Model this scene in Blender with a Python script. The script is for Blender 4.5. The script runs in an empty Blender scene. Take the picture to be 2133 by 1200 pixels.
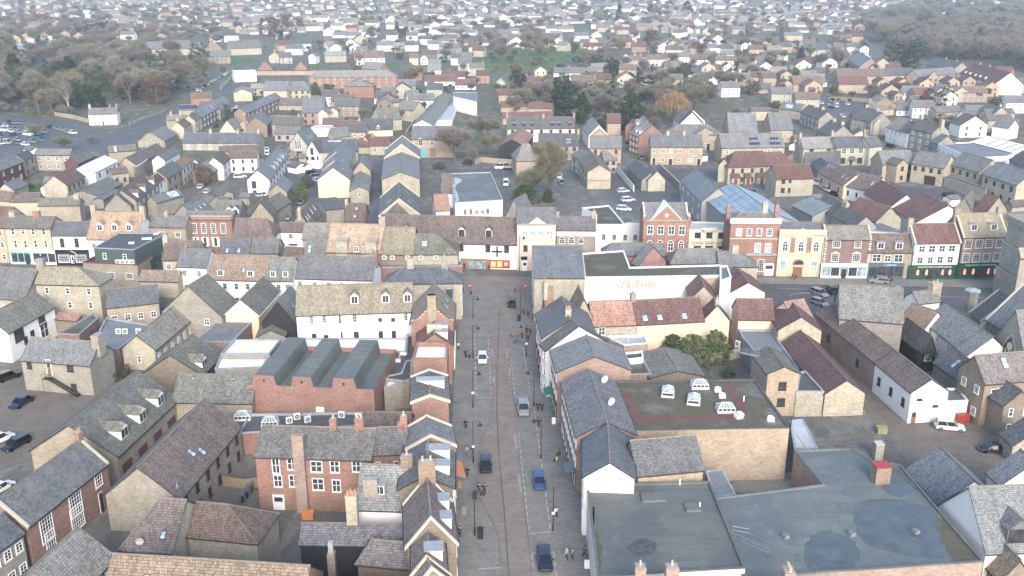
import bpy,math,random
from mathutils import Vector,Matrix
S=bpy.context.scene
COL=S.collection
rnd=random.Random(7)
# ---------------------------------------------------------------- camera, sky, sun, exposure
CAMH,FPX,PITCH=70.0,1980.0,math.radians(18.7)
cd=bpy.data.cameras.new('camera');cam=bpy.data.objects.new('camera',cd);COL.objects.link(cam)
cam.location=(0,0,CAMH);cam.rotation_euler=(math.pi/2-PITCH,0,0)
cd.sensor_width=36.0;cd.lens=36.0*FPX/2133.0;cd.clip_start=1.0;cd.clip_end=9000.0
S.camera=cam
SUN_EL,SUN_AZ=math.radians(28),math.radians(172)
W=bpy.data.worlds.new('World');S.world=W;W.use_nodes=True
nt=W.node_tree;bg=nt.nodes['Background'];sk=nt.nodes.new('ShaderNodeTexSky')
sk.sky_type='NISHITA';sk.sun_disc=False;sk.sun_elevation=SUN_EL;sk.sun_rotation=SUN_AZ
sk.air_density=1.0;sk.dust_density=1.8;sk.ozone_density=1.4
nt.links.new(sk.outputs[0],bg.inputs[0]);bg.inputs[1].default_value=0.15
sl=bpy.data.lights.new('sun','SUN');so=bpy.data.objects.new('sun',sl);COL.objects.link(so)
sl.energy=1.1;sl.angle=math.radians(22);sl.color=(1.0,0.94,0.85)
so.rotation_euler=(math.pi/2-SUN_EL,0,math.pi-SUN_AZ)
so.location=(60,-60,140)
S.view_settings.view_transform='Standard';S.view_settings.look='None';S.view_settings.gamma=1.0
S.view_settings.exposure=1.45
S.cycles.max_bounces=6;S.cycles.diffuse_bounces=3;S.cycles.glossy_bounces=2;S.cycles.volume_bounces=1
S.cycles.use_denoising=True
# ---------------------------------------------------------------- from a point of the photograph to a place on the ground
CP,SP=math.cos(PITCH),math.sin(PITCH)
CROPS=dict(Z=(0,0,1),A1=(0,0,3.95),A2=(530,0,3.95),A3=(1060,0,3.95),A4=(1590,0,3.93),C1=(0,190,5.2175),C2=(380,190,5.2175),
  C3=(760,190,5.2175),C4=(1140,190,5.2175),C5=(1500,190,5.2175),C6=(1800,190,5.216),D1=(0,400,5),D2=(380,400,5),D3=(760,400,5),
  D4=(1140,400,5),D5=(1520,400,5),D6=(1813,400,5),E1=(0,620,5.4556),E2=(340,620,5.453),E3=(640,620,5.453),E4=(930,540,3.75),
  E5=(1120,580,4.616),E6=(1520,580,3.75),E7=(1813,580,3.75),F1=(0,820,3.16),F2=(300,820,3.16),F3=(520,840,3.335),
  F4=(700,840,3.335),F5=(930,840,3.334),F6=(1180,740,3.75),F7=(1200,920,4.266),F8=(1640,860,3.529))
_k=(0,0,1)
def K(c):
  global _k;_k=CROPS[c]
def px(x,y): return (_k[0]+x/_k[2],_k[1]+y/_k[2])
def ray(x,y):
  X,Y=px(x,y);a=(X-1066.5)/FPX;b=(Y-600)/FPX
  return Vector((a,CP-SP*b,-SP-CP*b))
def at(x,y,z=0.0):
  d=ray(x,y);k=(z-CAMH)/d.z
  return Vector((d.x*k,d.y*k,z))
def proj(p):
  dx,dy,dz=p[0],p[1],p[2]-CAMH
  zc=dy*CP-dz*SP;up=dy*SP+dz*CP
  return (1066.5+FPX*dx/zc,600-FPX*up/zc)
def height_at(x,y,g):
  d=ray(x,y);k=g.y/d.y
  return CAMH+k*d.z
# ---------------------------------------------------------------- materials
MATS={}
def nodes(name):
  m=bpy.data.materials.new(name);m.use_nodes=True;t=m.node_tree
  return m,t,t.nodes['Principled BSDF']
def mixc(t,kind,fac,a,b):
  n=t.nodes.new('ShaderNodeMix');n.data_type='RGBA';n.blend_type=kind
  for s,v in ((n.inputs[0],fac),(n.inputs[6],a),(n.inputs[7],b)):
    if hasattr(v,'links'): t.links.new(v,s)
    elif isinstance(v,(int,float)): s.default_value=v
    else: s.default_value=(*v,1)
  return n.outputs[2]
def noise(t,scale,detail=4,coord='Object',rough=0.6,stretch=None):
  c=t.nodes.new('ShaderNodeTexCoord');n=t.nodes.new('ShaderNodeTexNoise')
  n.inputs['Scale'].default_value=scale;n.inputs['Detail'].default_value=detail;n.inputs['Roughness'].default_value=rough
  v=c.outputs[coord]
  if coord=='World':
    pass
  if stretch:
    mp=t.nodes.new('ShaderNodeMapping');mp.inputs['Scale'].default_value=stretch;t.links.new(v,mp.inputs[0]);v=mp.outputs[0]
  t.links.new(v,n.inputs['Vector']);return n.outputs['Fac']
def ramp(t,fac,a,b,lo=0.0,hi=1.0):
  r=t.nodes.new('ShaderNodeMapRange');t.links.new(fac,r.inputs[0]);r.clamp=True
  r.inputs[1].default_value=a;r.inputs[2].default_value=b;r.inputs[3].default_value=lo;r.inputs[4].default_value=hi
  return r.outputs[0]
def tint(t,c):
  o=t.nodes.new('ShaderNodeObjectInfo');return mixc(t,'MULTIPLY',1.0,c,o.outputs['Color'])
def M(name,color,kind='plain',rough=0.8,c2=None,amt=0.5,row=0.3,wid=0.3,sc=1.0,metal=0.0):
  if name in MATS: return MATS[name]
  m,t,b=nodes(name);b.inputs['Roughness'].default_value=rough;b.inputs['Metallic'].default_value=metal
  b.inputs['Specular IOR Level'].default_value=0.3
  lum=sum(color)/3;color=tuple(lum+(x-lum)*(.8 if kind in ('brick','tile') else 1) for x in color)
  if kind=='tile': color=tuple(min(.8,x*1.36) for x in color)
  c=color;d=tuple(x*0.72 for x in color);l=tuple(min(.92,x*1.22) for x in color)
  if kind in ('brick','tile'):
    uv=t.nodes.new('ShaderNodeTexCoord');br=t.nodes.new('ShaderNodeTexBrick');t.links.new(uv.outputs['UV'],br.inputs['Vector'])
    br.inputs['Scale'].default_value=1.0
    if kind=='brick':
      br.inputs['Brick Width'].default_value=0.45;br.inputs['Row Height'].default_value=0.15;br.inputs['Mortar Size'].default_value=0.014
      br.inputs['Color1'].default_value=(*tuple(x*0.78 for x in c),1);br.inputs['Color2'].default_value=(*tuple(min(.9,x*1.22) for x in c),1)
      br.inputs['Mortar'].default_value=(*tuple(x*0.7+0.10 for x in c),1)
    else:
      br.inputs['Brick Width'].default_value=wid;br.inputs['Row Height'].default_value=row;br.inputs['Mortar Size'].default_value=row*0.10
      br.inputs['Color1'].default_value=(*tuple(x*0.66 for x in c),1);br.inputs['Color2'].default_value=(*tuple(min(.9,x*1.36) for x in c),1)
      br.inputs['Mortar'].default_value=(*tuple(x*0.38 for x in c),1)
    br.inputs['Bias'].default_value=0.0
    n1=noise(t,0.35*sc,5);n2=noise(t,2.2*sc,4)
    c=mixc(t,'MIX',ramp(t,n1,.38,.66),br.outputs['Color'],mixc(t,'MULTIPLY',1.0,br.outputs['Color'],(.78,.79,.78)))
    c=mixc(t,'MIX',ramp(t,n2,.50,.72,0,amt),c,c2 or l)
    n3=noise(t,7.0,3,rough=.75);c=mixc(t,'MIX',ramp(t,n3,.60,.70,0,.5 if kind=='tile' else .25),c,tuple(min(.7,x*1.3+.10) for x in color))
    if kind=='tile': n4=noise(t,.9,4,'UV',stretch=(1,.16,1));c=mixc(t,'MULTIPLY',ramp(t,n4,.45,.68,0,.55),c,(.62,.64,.60))
    bp=t.nodes.new('ShaderNodeBump');bp.inputs['Strength'].default_value=0.35;bp.inputs['Distance'].default_value=0.03
    t.links.new(br.outputs['Fac'],bp.inputs['Height']);bp.invert=True;t.links.new(bp.outputs[0],b.inputs['Normal'])
  elif kind=='mottle':
    n1=noise(t,0.25*sc,6);n2=noise(t,1.6*sc,5,rough=.7);n3=noise(t,9*sc,3)
    c=mixc(t,'MIX',ramp(t,n1,.35,.65),d,color);c=mixc(t,'MIX',ramp(t,n2,.45,.65,0,amt),c,c2 or l)
    c=mixc(t,'MULTIPLY',ramp(t,n3,.3,.7,0,.35),c,(.6,.6,.6))
  elif kind=='render':
    n1=noise(t,0.5,5,stretch=(1,1,.35));n2=noise(t,4,4)
    c=mixc(t,'MIX',ramp(t,n1,.5,.8,0,.30),color,tuple(x*y for x,y in zip(color,(.72,.70,.64))))
    c=mixc(t,'MIX',ramp(t,n2,.4,.7,0,.12),c,d)
  c=tint(t,c) if not isinstance(c,tuple) else tint(t,c)
  t.links.new(c,b.inputs['Base Color'])
  MATS[name]=m;return m
for n,c in dict(cream=(.44,.385,.28),buff=(.39,.32,.225),tan=(.45,.335,.225),yellow=(.47,.43,.31),red=(.33,.165,.12),pinkred=(.35,.24,.195),
                 stone=(.34,.30,.235),tower=(.35,.315,.255),greyb=(.29,.265,.235),brownb=(.27,.20,.14),plum=(.25,.145,.125)).items(): M('wall_'+n,c,'brick',.9)
for n,c in dict(white=(.80,.79,.76),offwhite=(.70,.66,.57),peach=(.72,.56,.41),pink=(.70,.53,.44),bank=(.52,.47,.36),
                 grey2=(.34,.33,.31)).items(): M('wall_'+n,c,'render',.85)
for n,c in dict(black=(.028,.03,.035),maroon=(.13,.06,.065),green=(.075,.105,.095),navy=(.02,.022,.035)).items(): M('wall_'+n,c,'render',.7)
M('roof_slate',(.165,.165,.165),'tile',.6,(.22,.22,.21),.35,.25,.3)
M('roof_navy',(.11,.115,.126),'tile',.55,(.12,.13,.16),.25,.25,.3)
M('roof_dark',(.125,.12,.115),'tile',.75,(.15,.145,.12),.35,.3,.35)
M('roof_brown',(.165,.118,.10),'tile',.85,(.22,.19,.15),.4,.33,.3)
M('roof_maroon',(.165,.082,.072),'tile',.8,(.20,.12,.10),.3,.33,.3)
M('roof_red',(.33,.18,.135),'tile',.85,(.30,.20,.14),.4,.33,.3)
M('roof_orange',(.38,.26,.18),'tile',.85,(.33,.26,.14),.6,.33,.3)
M('roof_tan',(.29,.24,.165),'tile',.9,(.22,.20,.12),.75,.25,.25)
M('roof_moss',(.18,.17,.145),'tile',.9,(.13,.14,.05),.85,.3,.3,sc=.8)
M('roof_grey',(.225,.215,.195),'tile',.85,(.30,.29,.25),.6,.33,.33)
M('roof_purple',(.16,.145,.15),'tile',.7,(.20,.19,.19),.3,.3,.35)
M('roof_mottle',(.24,.17,.13),'tile',.9,(.36,.32,.24),.85,.3,.25,sc=1.8)
M('roof_lichen',(.25,.18,.13),'tile',.9,(.40,.32,.15),.5,.33,.3,sc=1.4)
M('roof_white',(.80,.81,.80),'render',.6);M('roof_pale',(.50,.53,.54),'mottle',.6)
M('roof_blue',(.36,.45,.54),'tile',.45,(.40,.48,.56),.3,2.0,.5);M('roof_greenish',(.38,.44,.40),'tile',.6,None,.4,2.0,.4)
M('felt_dark',(.10,.10,.097),'mottle',.6,(.14,.145,.145),.7)
M('felt_grey',(.22,.23,.24),'mottle',.7,(.28,.29,.29),.5)
def felt_mat():
  m,t,b=nodes('felt');uv=t.nodes.new('ShaderNodeTexCoord');br=t.nodes.new('ShaderNodeTexBrick');t.links.new(uv.outputs['UV'],br.inputs['Vector']);br.inputs['Scale'].default_value=1;br.inputs['Brick Width'].default_value=6;br.inputs['Row Height'].default_value=1.0;br.inputs['Mortar Size'].default_value=.03
  br.inputs['Color1'].default_value=(.135,.15,.137,1);br.inputs['Color2'].default_value=(.165,.182,.168,1);br.inputs['Mortar'].default_value=(.19,.205,.19,1)
  n1=noise(t,.13,6,rough=.65);n2=noise(t,.7,6,rough=.7);n3=noise(t,6,3);c=mixc(t,'MIX',ramp(t,n1,.47,.58,0,.8),br.outputs[0],(.115,.12,.118));c=mixc(t,'MIX',ramp(t,n2,.55,.66,0,.6),c,(.205,.225,.205));c=mixc(t,'MULTIPLY',ramp(t,n3,.35,.65,0,.4),c,(.65,.65,.65))
  t.links.new(tint(t,c),b.inputs['Base Color']);t.links.new(ramp(t,n1,.47,.58,.85,.45),b.inputs['Roughness']);b.inputs['Specular IOR Level'].default_value=.3;MATS['felt']=m
  m,t,b=nodes('moss_flat');n1=noise(t,.5,7,rough=.75);n2=noise(t,.16,4);n3=noise(t,2.6,5,rough=.8);c=mixc(t,'MIX',ramp(t,n1,.42,.58),(.085,.09,.05),(.12,.10,.07));c=mixc(t,'MIX',ramp(t,n2,.52,.62,0,.85),c,(.165,.16,.15));c=mixc(t,'MIX',ramp(t,n3,.50,.62,0,.8),c,(.05,.05,.038));t.links.new(tint(t,c),b.inputs['Base Color']);b.inputs['Roughness'].default_value=.95;MATS['moss_flat']=m
felt_mat()
M('ridge',(.26,.23,.19),'mottle',.9);M('gutter',(.035,.035,.037),rough=.5);M('trim_white',(.8,.8,.79),rough=.6);M('lead',(.36,.38,.40),'mottle',.5)
M('frame_white',(.82,.82,.80),rough=.5);M('frame_dark',(.045,.035,.03),rough=.5);M('blind',(.72,.72,.68),rough=.8)
M('stonetrim',(.55,.50,.40),'render');M('pot',(.50,.27,.16),rough=.8);M('pot_buff',(.58,.45,.28),rough=.8);M('red_paint',(.34,.045,.04),rough=.4)
M('door_wood',(.22,.12,.06),rough=.6);M('door_red',(.20,.05,.035),rough=.6);M('door_teal',(.30,.48,.42),rough=.5);M('door_dark',(.03,.03,.04),rough=.5)
M('shop_green',(.012,.085,.05),rough=.35);M('shop_navy',(.015,.016,.03),rough=.4);M('shop_grey',(.11,.135,.155),rough=.4);M('shop_white',(.76,.78,.78),rough=.4)
M('shop_teal',(.35,.62,.58),rough=.4);M('shop_blue',(.03,.16,.42),rough=.4);M('shop_red',(.24,.05,.045),rough=.5);M('ac_white',(.74,.74,.70),rough=.5)
M('steel',(.42,.43,.44),rough=.4,metal=.7);M('black_metal',(.022,.023,.025),rough=.45);M('wood',(.27,.21,.15),'mottle',.9);M('orange_c',(.55,.22,.09),rough=.6)
M('yellow_c',(.70,.50,.05),rough=.6);M('cyan_c',(.16,.36,.45),rough=.5);M('green_c',(.03,.17,.085),rough=.6);M('rubber',(.02,.02,.02),rough=.9)
def glass_mat(name,col,rough=.12,spec=.5):
  m,t,b=nodes(name);b.inputs['Roughness'].default_value=rough;b.inputs['Specular IOR Level'].default_value=spec
  n=noise(t,0.9,2);t.links.new(tint(t,mixc(t,'MIX',ramp(t,n,.4,.6),col,tuple(x*1.9 for x in col))),b.inputs['Base Color']);MATS[name]=m;return m
glass_mat('glass',(.035,.04,.045));glass_mat('glass_pale',(.20,.23,.24),.2);glass_mat('skylight',(.27,.33,.38),.15);glass_mat('solar',(.02,.028,.06),.2)
glass_mat('car_glass',(.03,.04,.045),.05,.8)
def emis(name,c,s):
  m,t,b=nodes(name);b.inputs['Base Color'].default_value=(*c,1);b.inputs['Emission Color'].default_value=(*c,1);b.inputs['Emission Strength'].default_value=s;MATS[name]=m
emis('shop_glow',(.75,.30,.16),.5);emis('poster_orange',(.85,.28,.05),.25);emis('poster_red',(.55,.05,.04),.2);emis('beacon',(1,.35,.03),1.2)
# ---------------------------------------------------------------- mesh builder
class MB:
  def __init__(s): s.v=[];s.f=[];s.m=[]
  def face(s,pts,m=0):
    n=len(s.v);s.v+=[tuple(p) for p in pts];s.f.append(tuple(range(n,n+len(pts))));s.m.append(m)
  def prism(s,top,t,m=0,ms=None):
    bot=[(p[0],p[1],p[2]-t) for p in top];s.face(top,m);s.face(bot[::-1],m if ms is None else ms)
    for i in range(len(top)):
      j=(i+1) % len(top);s.face([top[i],bot[i],bot[j],top[j]],m if ms is None else ms)
  def box(s,x0,x1,y0,y1,z0,z1,m=0):
    s.prism([(x0,y0,z1),(x1,y0,z1),(x1,y1,z1),(x0,y1,z1)],z1-z0,m)
  def tube(s,p,q,r0,r1=None,n=8,m=0,cap=True):
    p,q=Vector(p),Vector(q);r1=r0 if r1 is None else r1;d=q-p
    if d.length<1e-6: return
    d.normalize();a=d.orthogonal().normalized();b=d.cross(a)
    A=[p+(a*math.cos(6.28319*i/n)+b*math.sin(6.28319*i/n))*r0 for i in range(n)]
    B=[q+(a*math.cos(6.28319*i/n)+b*math.sin(6.28319*i/n))*r1 for i in range(n)]
    for i in range(n):
      j=(i+1) % n;s.face([A[i],A[j],B[j],B[i]],m)
    if cap: s.face(A[::-1],m);s.face(B,m)
  def lathe(s,prof,c=(0,0,0),n=12,m=0):
    for k in range(len(prof)-1):
      (r0,z0),(r1,z1)=prof[k],prof[k+1]
      for i in range(n):
        a,b=6.28319*i/n,6.28319*(i+1)/n
        P=[(r0*math.cos(a),r0*math.sin(a),z0),(r0*math.cos(b),r0*math.sin(b),z0),(r1*math.cos(b),r1*math.sin(b),z1),(r1*math.cos(a),r1*math.sin(a),z1)]
        s.face([(p[0]+c[0],p[1]+c[1],p[2]+c[2]) for p in P],m)
  def mesh(s,name,mats,smooth=False):
    me=bpy.data.meshes.new(name);me.from_pydata(s.v,[],s.f)
    for k in mats: me.materials.append(MATS[k] if isinstance(k,str) else k)
    me.polygons.foreach_set('material_index',s.m)
    uv=me.uv_layers.new(name='UVMap').data;co=s.v;k=0;out=[0.0]*(2*len(s.v))
    for fi,f in enumerate(s.f):
      n=me.polygons[fi].normal
      if abs(n.z)>.995: t=Vector((1,0,0));w=Vector((0,1,0))
      else: t=Vector((-n.y,n.x,0)).normalized();w=Vector(n).cross(t)
      for i in f:
        p=Vector(co[i]);out[2*k]=p.dot(t);out[2*k+1]=p.dot(w);k+=1
    uv.foreach_set('uv',out)
    if smooth: me.polygons.foreach_set('use_smooth',[True]*len(me.polygons))
    return me
  def build(s,name,mats,parent=None,loc=None,smooth=False):
    return link(name,s.mesh(name,mats,smooth),parent,loc)
def link(name,me,parent=None,loc=None,rz=0.0):
  o=bpy.data.objects.new(name,me);COL.objects.link(o)
  if parent: o.parent=parent
  if loc is not None: o.location=loc
  if rz: o.rotation_euler=(0,0,rz)
  return o
def tag(o,label=None,cat=None,group=None,kind=None):
  if label: o['label']=label
  if cat: o['category']=cat
  if group: o['group']=group
  if kind: o['kind']=kind
  return o
def thing(name,label,cat,loc,rz=0.0,group=None):
  o=bpy.data.objects.new(name,None);COL.objects.link(o);o.location=loc;o.rotation_euler=(0,0,rz);o.empty_display_size=.3
  return tag(o,label,cat,group)
def jit(o,a=.12):
  k=1+rnd.uniform(-a,a);w=rnd.uniform(-a,a)*.35;o.color=(k*(1+w),k,k*(1-w),1);return o
def dup(root,loc,rz=0.0,label=None,group=None,scale=None):
  r=root.copy();COL.objects.link(r);r.location=loc;r.rotation_euler=(0,0,rz)
  if scale is not None: r.scale=(scale,)*3 if isinstance(scale,(int,float)) else scale
  if label: r['label']=label
  if group: r['group']=group
  for ch in root.children:
    c=ch.copy();COL.objects.link(c);c.parent=r
    for g in ch.children:
      d=g.copy();COL.objects.link(d);d.parent=c
  return r
# ---------------------------------------------------------------- small building parts, meshes shared by size
_cache={}
def cached(key,fn):
  if key not in _cache: _cache[key]=fn()
  return _cache[key]
def window_mesh(w,h,st):
  w,h=max(.3,round(w,1)),max(.3,round(h,1))
  def mk():
    b=MB();x,z=w/2,h/2;f=min(.11,w*.14)
    fr={'w': 'frame_white','g': 'frame_white','b': 'frame_white','d': 'frame_dark','s': 'frame_white','a': 'frame_white','l': 'frame_white'}[st]
    b.box(-x,x,-.09,.0,z-f,z);b.box(-x,x,-.09,0,-z,-z+f);b.box(-x,-x+f,-.09,0,-z+f,z-f);b.box(x-f,x,-.09,0,-z+f,z-f)
    b.face([(-x+f,-.03,-z+f),(x-f,-.03,-z+f),(x-f,-.03,z-f),(-x+f,-.03,z-f)],1)
    b.box(-x-.08,x+.08,-.17,0,-z-.11,-z-.002,2)
    m=.04
    if st=='g':
      n=max(2,round(w/.45));k=max(2,round(h/.5))
      for i in range(1,n): q=-x+w*i/n;b.box(q-m/2,q+m/2,-.07,-.02,-z+f,z-f)
      for i in range(1,k): q=-z+h*i/k;b.box(-x+f,x-f,-.072,-.02,q-m/2,q+m/2)
    elif st in 'wdab':
      if w>1.0 or st=='d': b.box(-.04,.04,-.075,-.02,-z+f,z-f)
      if h>1.1: b.box(-x+f,x-f,-.077,-.02,.05,.12)
    if st=='a':
      N=8;pts=[(x*math.cos(math.pi*i/N),0,z+x*math.sin(math.pi*i/N)*.9) for i in range(N+1)]
      b.face([(p[0]*.8,-.035,z+(p[2]-z)*.8) for p in pts],1)
      for i in range(N):
        p,q=pts[i],pts[i+1];P=[(p[0],-.09,p[2]),(q[0],-.09,q[2]),(q[0]*.8,-.09,z+(q[2]-z)*.8),(p[0]*.8,-.09,z+(p[2]-z)*.8)]
        b.face(P,0);b.face([(c[0],0,c[2]) for c in P[:2]]+[P[1],P[0]],0)
    if st=='s':
      for sx in (-1,1): b.box(sx*(x+.28)-.24,sx*(x+.28)+.24,-.07,0,-z,z,0)
    return b.mesh('window',[fr,'glass_pale' if st=='b' else 'glass','stonetrim' if st !='d' else 'frame_dark'])
  return cached(('w',w,h,st),mk)
def door_mesh(w,h,mat):
  w,h=round(w,1),round(h,1)
  def mk():
    b=MB();x=w/2;b.box(-x,x,-.06,0,0,h,1);b.box(-x+.1,x-.1,-.09,-.06,0,h-.1,0)
    b.box(-x+.22,x-.22,-.1,-.09,h*.55,h*.85,2);b.box(x-.24,x-.18,-.14,-.09,h*.45,h*.5,3)
    return b.mesh('door',[mat,'frame_white','glass','steel'])
  return cached(('d',w,h,mat),mk)
def skylight_mesh(w,h,mat='skylight',fr='gutter'):
  w,h=round(w,1),round(h,1)
  def mk():
    b=MB();x,y=w/2,h/2;b.box(-x,x,-y,y,0,.12,0);b.face([(-x+.09,-y+.09,.125),(x-.09,-y+.09,.125),(x-.09,y-.09,.125),(-x+.09,y-.09,.125)],1)
    return b.mesh('skylight',[fr,mat])
  return cached(('sk',w,h,mat,fr),mk)
def solar_mesh(w,h):
  w,h=round(w,1),round(h,1)
  def mk():
    b=MB();x,y=w/2,h/2;b.box(-x,x,-y,y,.05,.12,1);n=max(1,round(w/1.0));k=max(1,round(h/1.5))
    for i in range(n):
      for j in range(k): b.box(-x+w*i/n+.04,-x+w*(i+1)/n-.04,-y+h*j/k+.04,-y+h*(j+1)/k-.04,.12,.135,0)
    return b.mesh('solar_panel',['solar','steel'])
  return cached(('so',w,h),mk)
def chimney_mesh(wx,wy,h,wall,pots):
  wx,wy,h=round(wx,1),round(wy,1),round(h,1)
  def mk():
    b=MB();x,y=wx/2,wy/2;b.box(-x,x,-y,y,-2.2,h-.3,0);b.box(-x-.06,x+.06,-y-.06,y+.06,h-.3,h-.14,0);b.box(-x-.02,x+.02,-y-.02,y+.02,h-.14,h,0)
    b.box(-x*.8,x*.8,-y*.8,y*.8,h,h+.04,2)
    for i in range(pots):
      t=(i+.5)/pots*2-1;c=(t*x*.95,0,h) if wx>=wy else (0,t*y*.95,h)
      b.lathe([(.12,0),(.15,.06),(.115,.12),(.10,.5),(.14,.54),(.14,.6),(.09,.6),(.09,.3)],c,8,1)
    return b.mesh('chimney',[wall,'pot' if (round(wx*10)+pots) % 2 else 'pot_buff','lead'])
  return cached(('ch',wx,wy,h,wall,pots),mk)
def ac_mesh():
  def mk():
    b=MB();b.box(-.5,.5,-.45,0,0,.8,0);b.lathe([(.0,0),(.33,0),(.36,.03),(.36,0)],(0,0,0),16,1)
    me=MB();me.box(-.5,.5,-.42,-.04,0,1.0,0)
    for z in ((.5,)):
      N=16
      me.face([(.36*math.cos(6.2832*i/N),-.423,z+.36*math.sin(6.2832*i/N)) for i in range(N)],1)
      me.tube((0,-.43,z),(0,-.42,z),.1,.1,8,0)
    for k in range(-3,4): me.box(-.34,.34,-.428,-.424,.5+k*.1-.008,.5+k*.1+.008,0)
    me.box(-.45,-.35,-.4,0,-.08,0,2);me.box(.35,.45,-.4,0,-.08,0,2)
    return me.mesh('air_conditioner',['ac_white','gutter','steel'])
  return cached('ac',mk)
def dish_mesh():
  def mk():
    b=MB();N=14;R=[(0,0),(.2,.025),(.38,.09),(.48,.15)]
    for k in range(3):
      for i in range(N):
        a,c=6.2832*i/N,6.2832*(i+1)/N;(r0,d0),(r1,d1)=R[k],R[k+1]
        b.face([(r0*math.cos(a),-d0,r0*math.sin(a)),(r0*math.cos(c),-d0,r0*math.sin(c)),(r1*math.cos(c),-d1,r1*math.sin(c)),(r1*math.cos(a),-d1,r1*math.sin(a))],0)
    b.tube((0,0,-.4),(0,-.5,-.1),.02,.02,6,1);b.tube((0,-.5,-.1),(0,-.58,-.08),.05,.05,6,1);b.tube((0,.05,0),(0,.12,-.6),.03,.03,6,1)
    return b.mesh('satellite_dish',['roof_pale','steel'])
  return cached('dish',mk)
# ---------------------------------------------------------------- buildings
class Bld: pass
HOUSE_N={k: c for c,s in dict(shop='shop_building cross_building corner_building',house='white_cottage terrace cottage brick_terrace stone_cottage almshouses bay_terrace brick_court rear_wing white_block tiled_cottage brick_wing',bank='bank_building',extension='lean_to',pub='public_house',outbuilding='long_range maroon_range garage_range store stone_range slate_garage',warehouse='blue_roofed_shed',fence='hoarding',greenhouse='greenhouse_range',building='rear_block brick_block',church='church_porch').items() for k in s.split()}
def slope(b,side,t,v):
  """Point on the roof, t along the ridge, v from eave (0) to ridge (1); also the turn of a thing laid there."""
  if b.kind=='g':
    y=t*b.D;hw=b.W/2
    if side in 'LF': return Vector((v*hw,y,b.h+v*b.rise)),(b.pit,-math.pi/2)
    return Vector((b.W-v*hw,y,b.h+v*b.rise)),(b.pit,math.pi/2)
  hw=b.D/2;x=t*b.W
  if side in 'LF': return Vector((x,v*hw,b.h+v*b.rise)),(b.pit,0.0)
  return Vector((x,b.D-v*hw,b.h+v*b.rise)),(b.pit,math.pi)
def lay(b,name,me,side,t,v,lift=.03):
  p,(pit,rz)=slope(b,side,t,v);o=link(name,me,b.roof)
  n=Vector((0,-math.sin(pit),math.cos(pit)));n.rotate(Matrix.Rotation(rz,3,'Z'))
  o.location=p+n*lift;o.rotation_mode='XYZ';o.rotation_euler=(pit,0,rz);return o
def roof_mb(b,hipL=0,hipR=0,ov=.28,gv=.18,th=.16,cope=False,mono=False):
  mb=MB();f=(lambda a,c,z: (a,c,z)) if b.kind !='g' else (lambda a,c,z: (c,a,z))
  L,C=(b.W,b.D) if b.kind !='g' else (b.D,b.W)
  hw=C/2;h,r=b.h,b.rise;k=r/hw;e=ov;zl=h-k*e;up=.10
  a0=-gv if not hipL else-e;a1=L+gv if not hipR else L+e
  r0=hipL if hipL else a0;r1=L-hipR if hipR else a1
  zr=h+r
  if mono:
    kk=r/C;mb.prism([f(a0,-e,h-kk*e+up),f(a1,-e,h-kk*e+up),f(a1,C+.1,h+r+up),f(a0,C+.1,h+r+up)],th,0,1);return mb
  mb.prism([f(a0,-e,zl+up),f(a1,-e,zl+up),f(r1,hw,zr+up),f(r0,hw,zr+up)],th,0,1)
  mb.prism([f(a1,C+e,zl+up),f(a0,C+e,zl+up),f(r0,hw,zr+up),f(r1,hw,zr+up)],th,0,1)
  if hipL: mb.prism([f(a0,C+e,zl+up),f(a0,-e,zl+up),f(r0,hw,zr+up)],th,0,1)
  if hipR: mb.prism([f(a1,-e,zl+up),f(a1,C+e,zl+up),f(r1,hw,zr+up)],th,0,1)
  def bar(p,q,s=.11,m=2,dz=.05):
    p,q=Vector(p)+Vector((0,0,dz)),Vector(q)+Vector((0,0,dz));mb.tube(p,q,s,s,6,m)
  bar(f(r0,hw,zr+up),f(r1,hw,zr+up))
  if hipL: bar(f(a0,-e,zl+up),f(r0,hw,zr+up),.08);bar(f(a0,C+e,zl+up),f(r0,hw,zr+up),.08)
  if hipR: bar(f(a1,-e,zl+up),f(r1,hw,zr+up),.08);bar(f(a1,C+e,zl+up),f(r1,hw,zr+up),.08)
  for c in (-e-.06,C+e+.06): mb.tube(f(a0,c,zl+.02),f(a1,c,zl+.02),.07,.07,6,1)
  if cope:
    for a in ([a0+.15] if not hipL else [])+([a1-.15] if not hipR else []):
      for c0,c1 in ((-e,hw),(C+e,hw)):
        p,q=Vector(f(a,c0,zl)),Vector(f(a,c1,zr));w=Vector(f(.18,0,0));u=Vector((0,0,.34))
        mb.prism([p-w+u,p+w+u,q+w+u,q-w+u],.4,3)
  return mb
def walls_mb(b,hipL,hipR,z0=0,mono=False):
  mb=MB();f=(lambda a,c,z: (a,c,z)) if b.kind !='g' else (lambda a,c,z: (c,a,z))
  L,C=(b.W,b.D) if b.kind !='g' else (b.D,b.W);h,zr=b.h,b.h+b.rise
  if mono:
    mb.face([f(0,0,z0),f(L,0,z0),f(L,0,h),f(0,0,h)]);mb.face([f(L,C,z0),f(0,C,z0),f(0,C,zr),f(L,C,zr)])
    mb.face([f(L,0,z0),f(L,C,z0),f(L,C,zr),f(L,0,h)]);mb.face([f(0,C,z0),f(0,0,z0),f(0,0,h),f(0,C,zr)]);return mb
  mb.face([f(0,0,z0),f(L,0,z0),f(L,0,h),f(0,0,h)]);mb.face([f(L,C,z0),f(0,C,z0),f(0,C,h),f(L,C,h)])
  mb.face([f(L,0,z0),f(L,C,z0),f(L,C,h)]+([] if hipR else [f(L,C/2,zr)])+[f(L,0,h)])
  mb.face([f(0,C,z0),f(0,0,z0),f(0,0,h)]+([] if hipL else [f(0,C/2,zr)])+[f(0,C,h)])
  return mb
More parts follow.
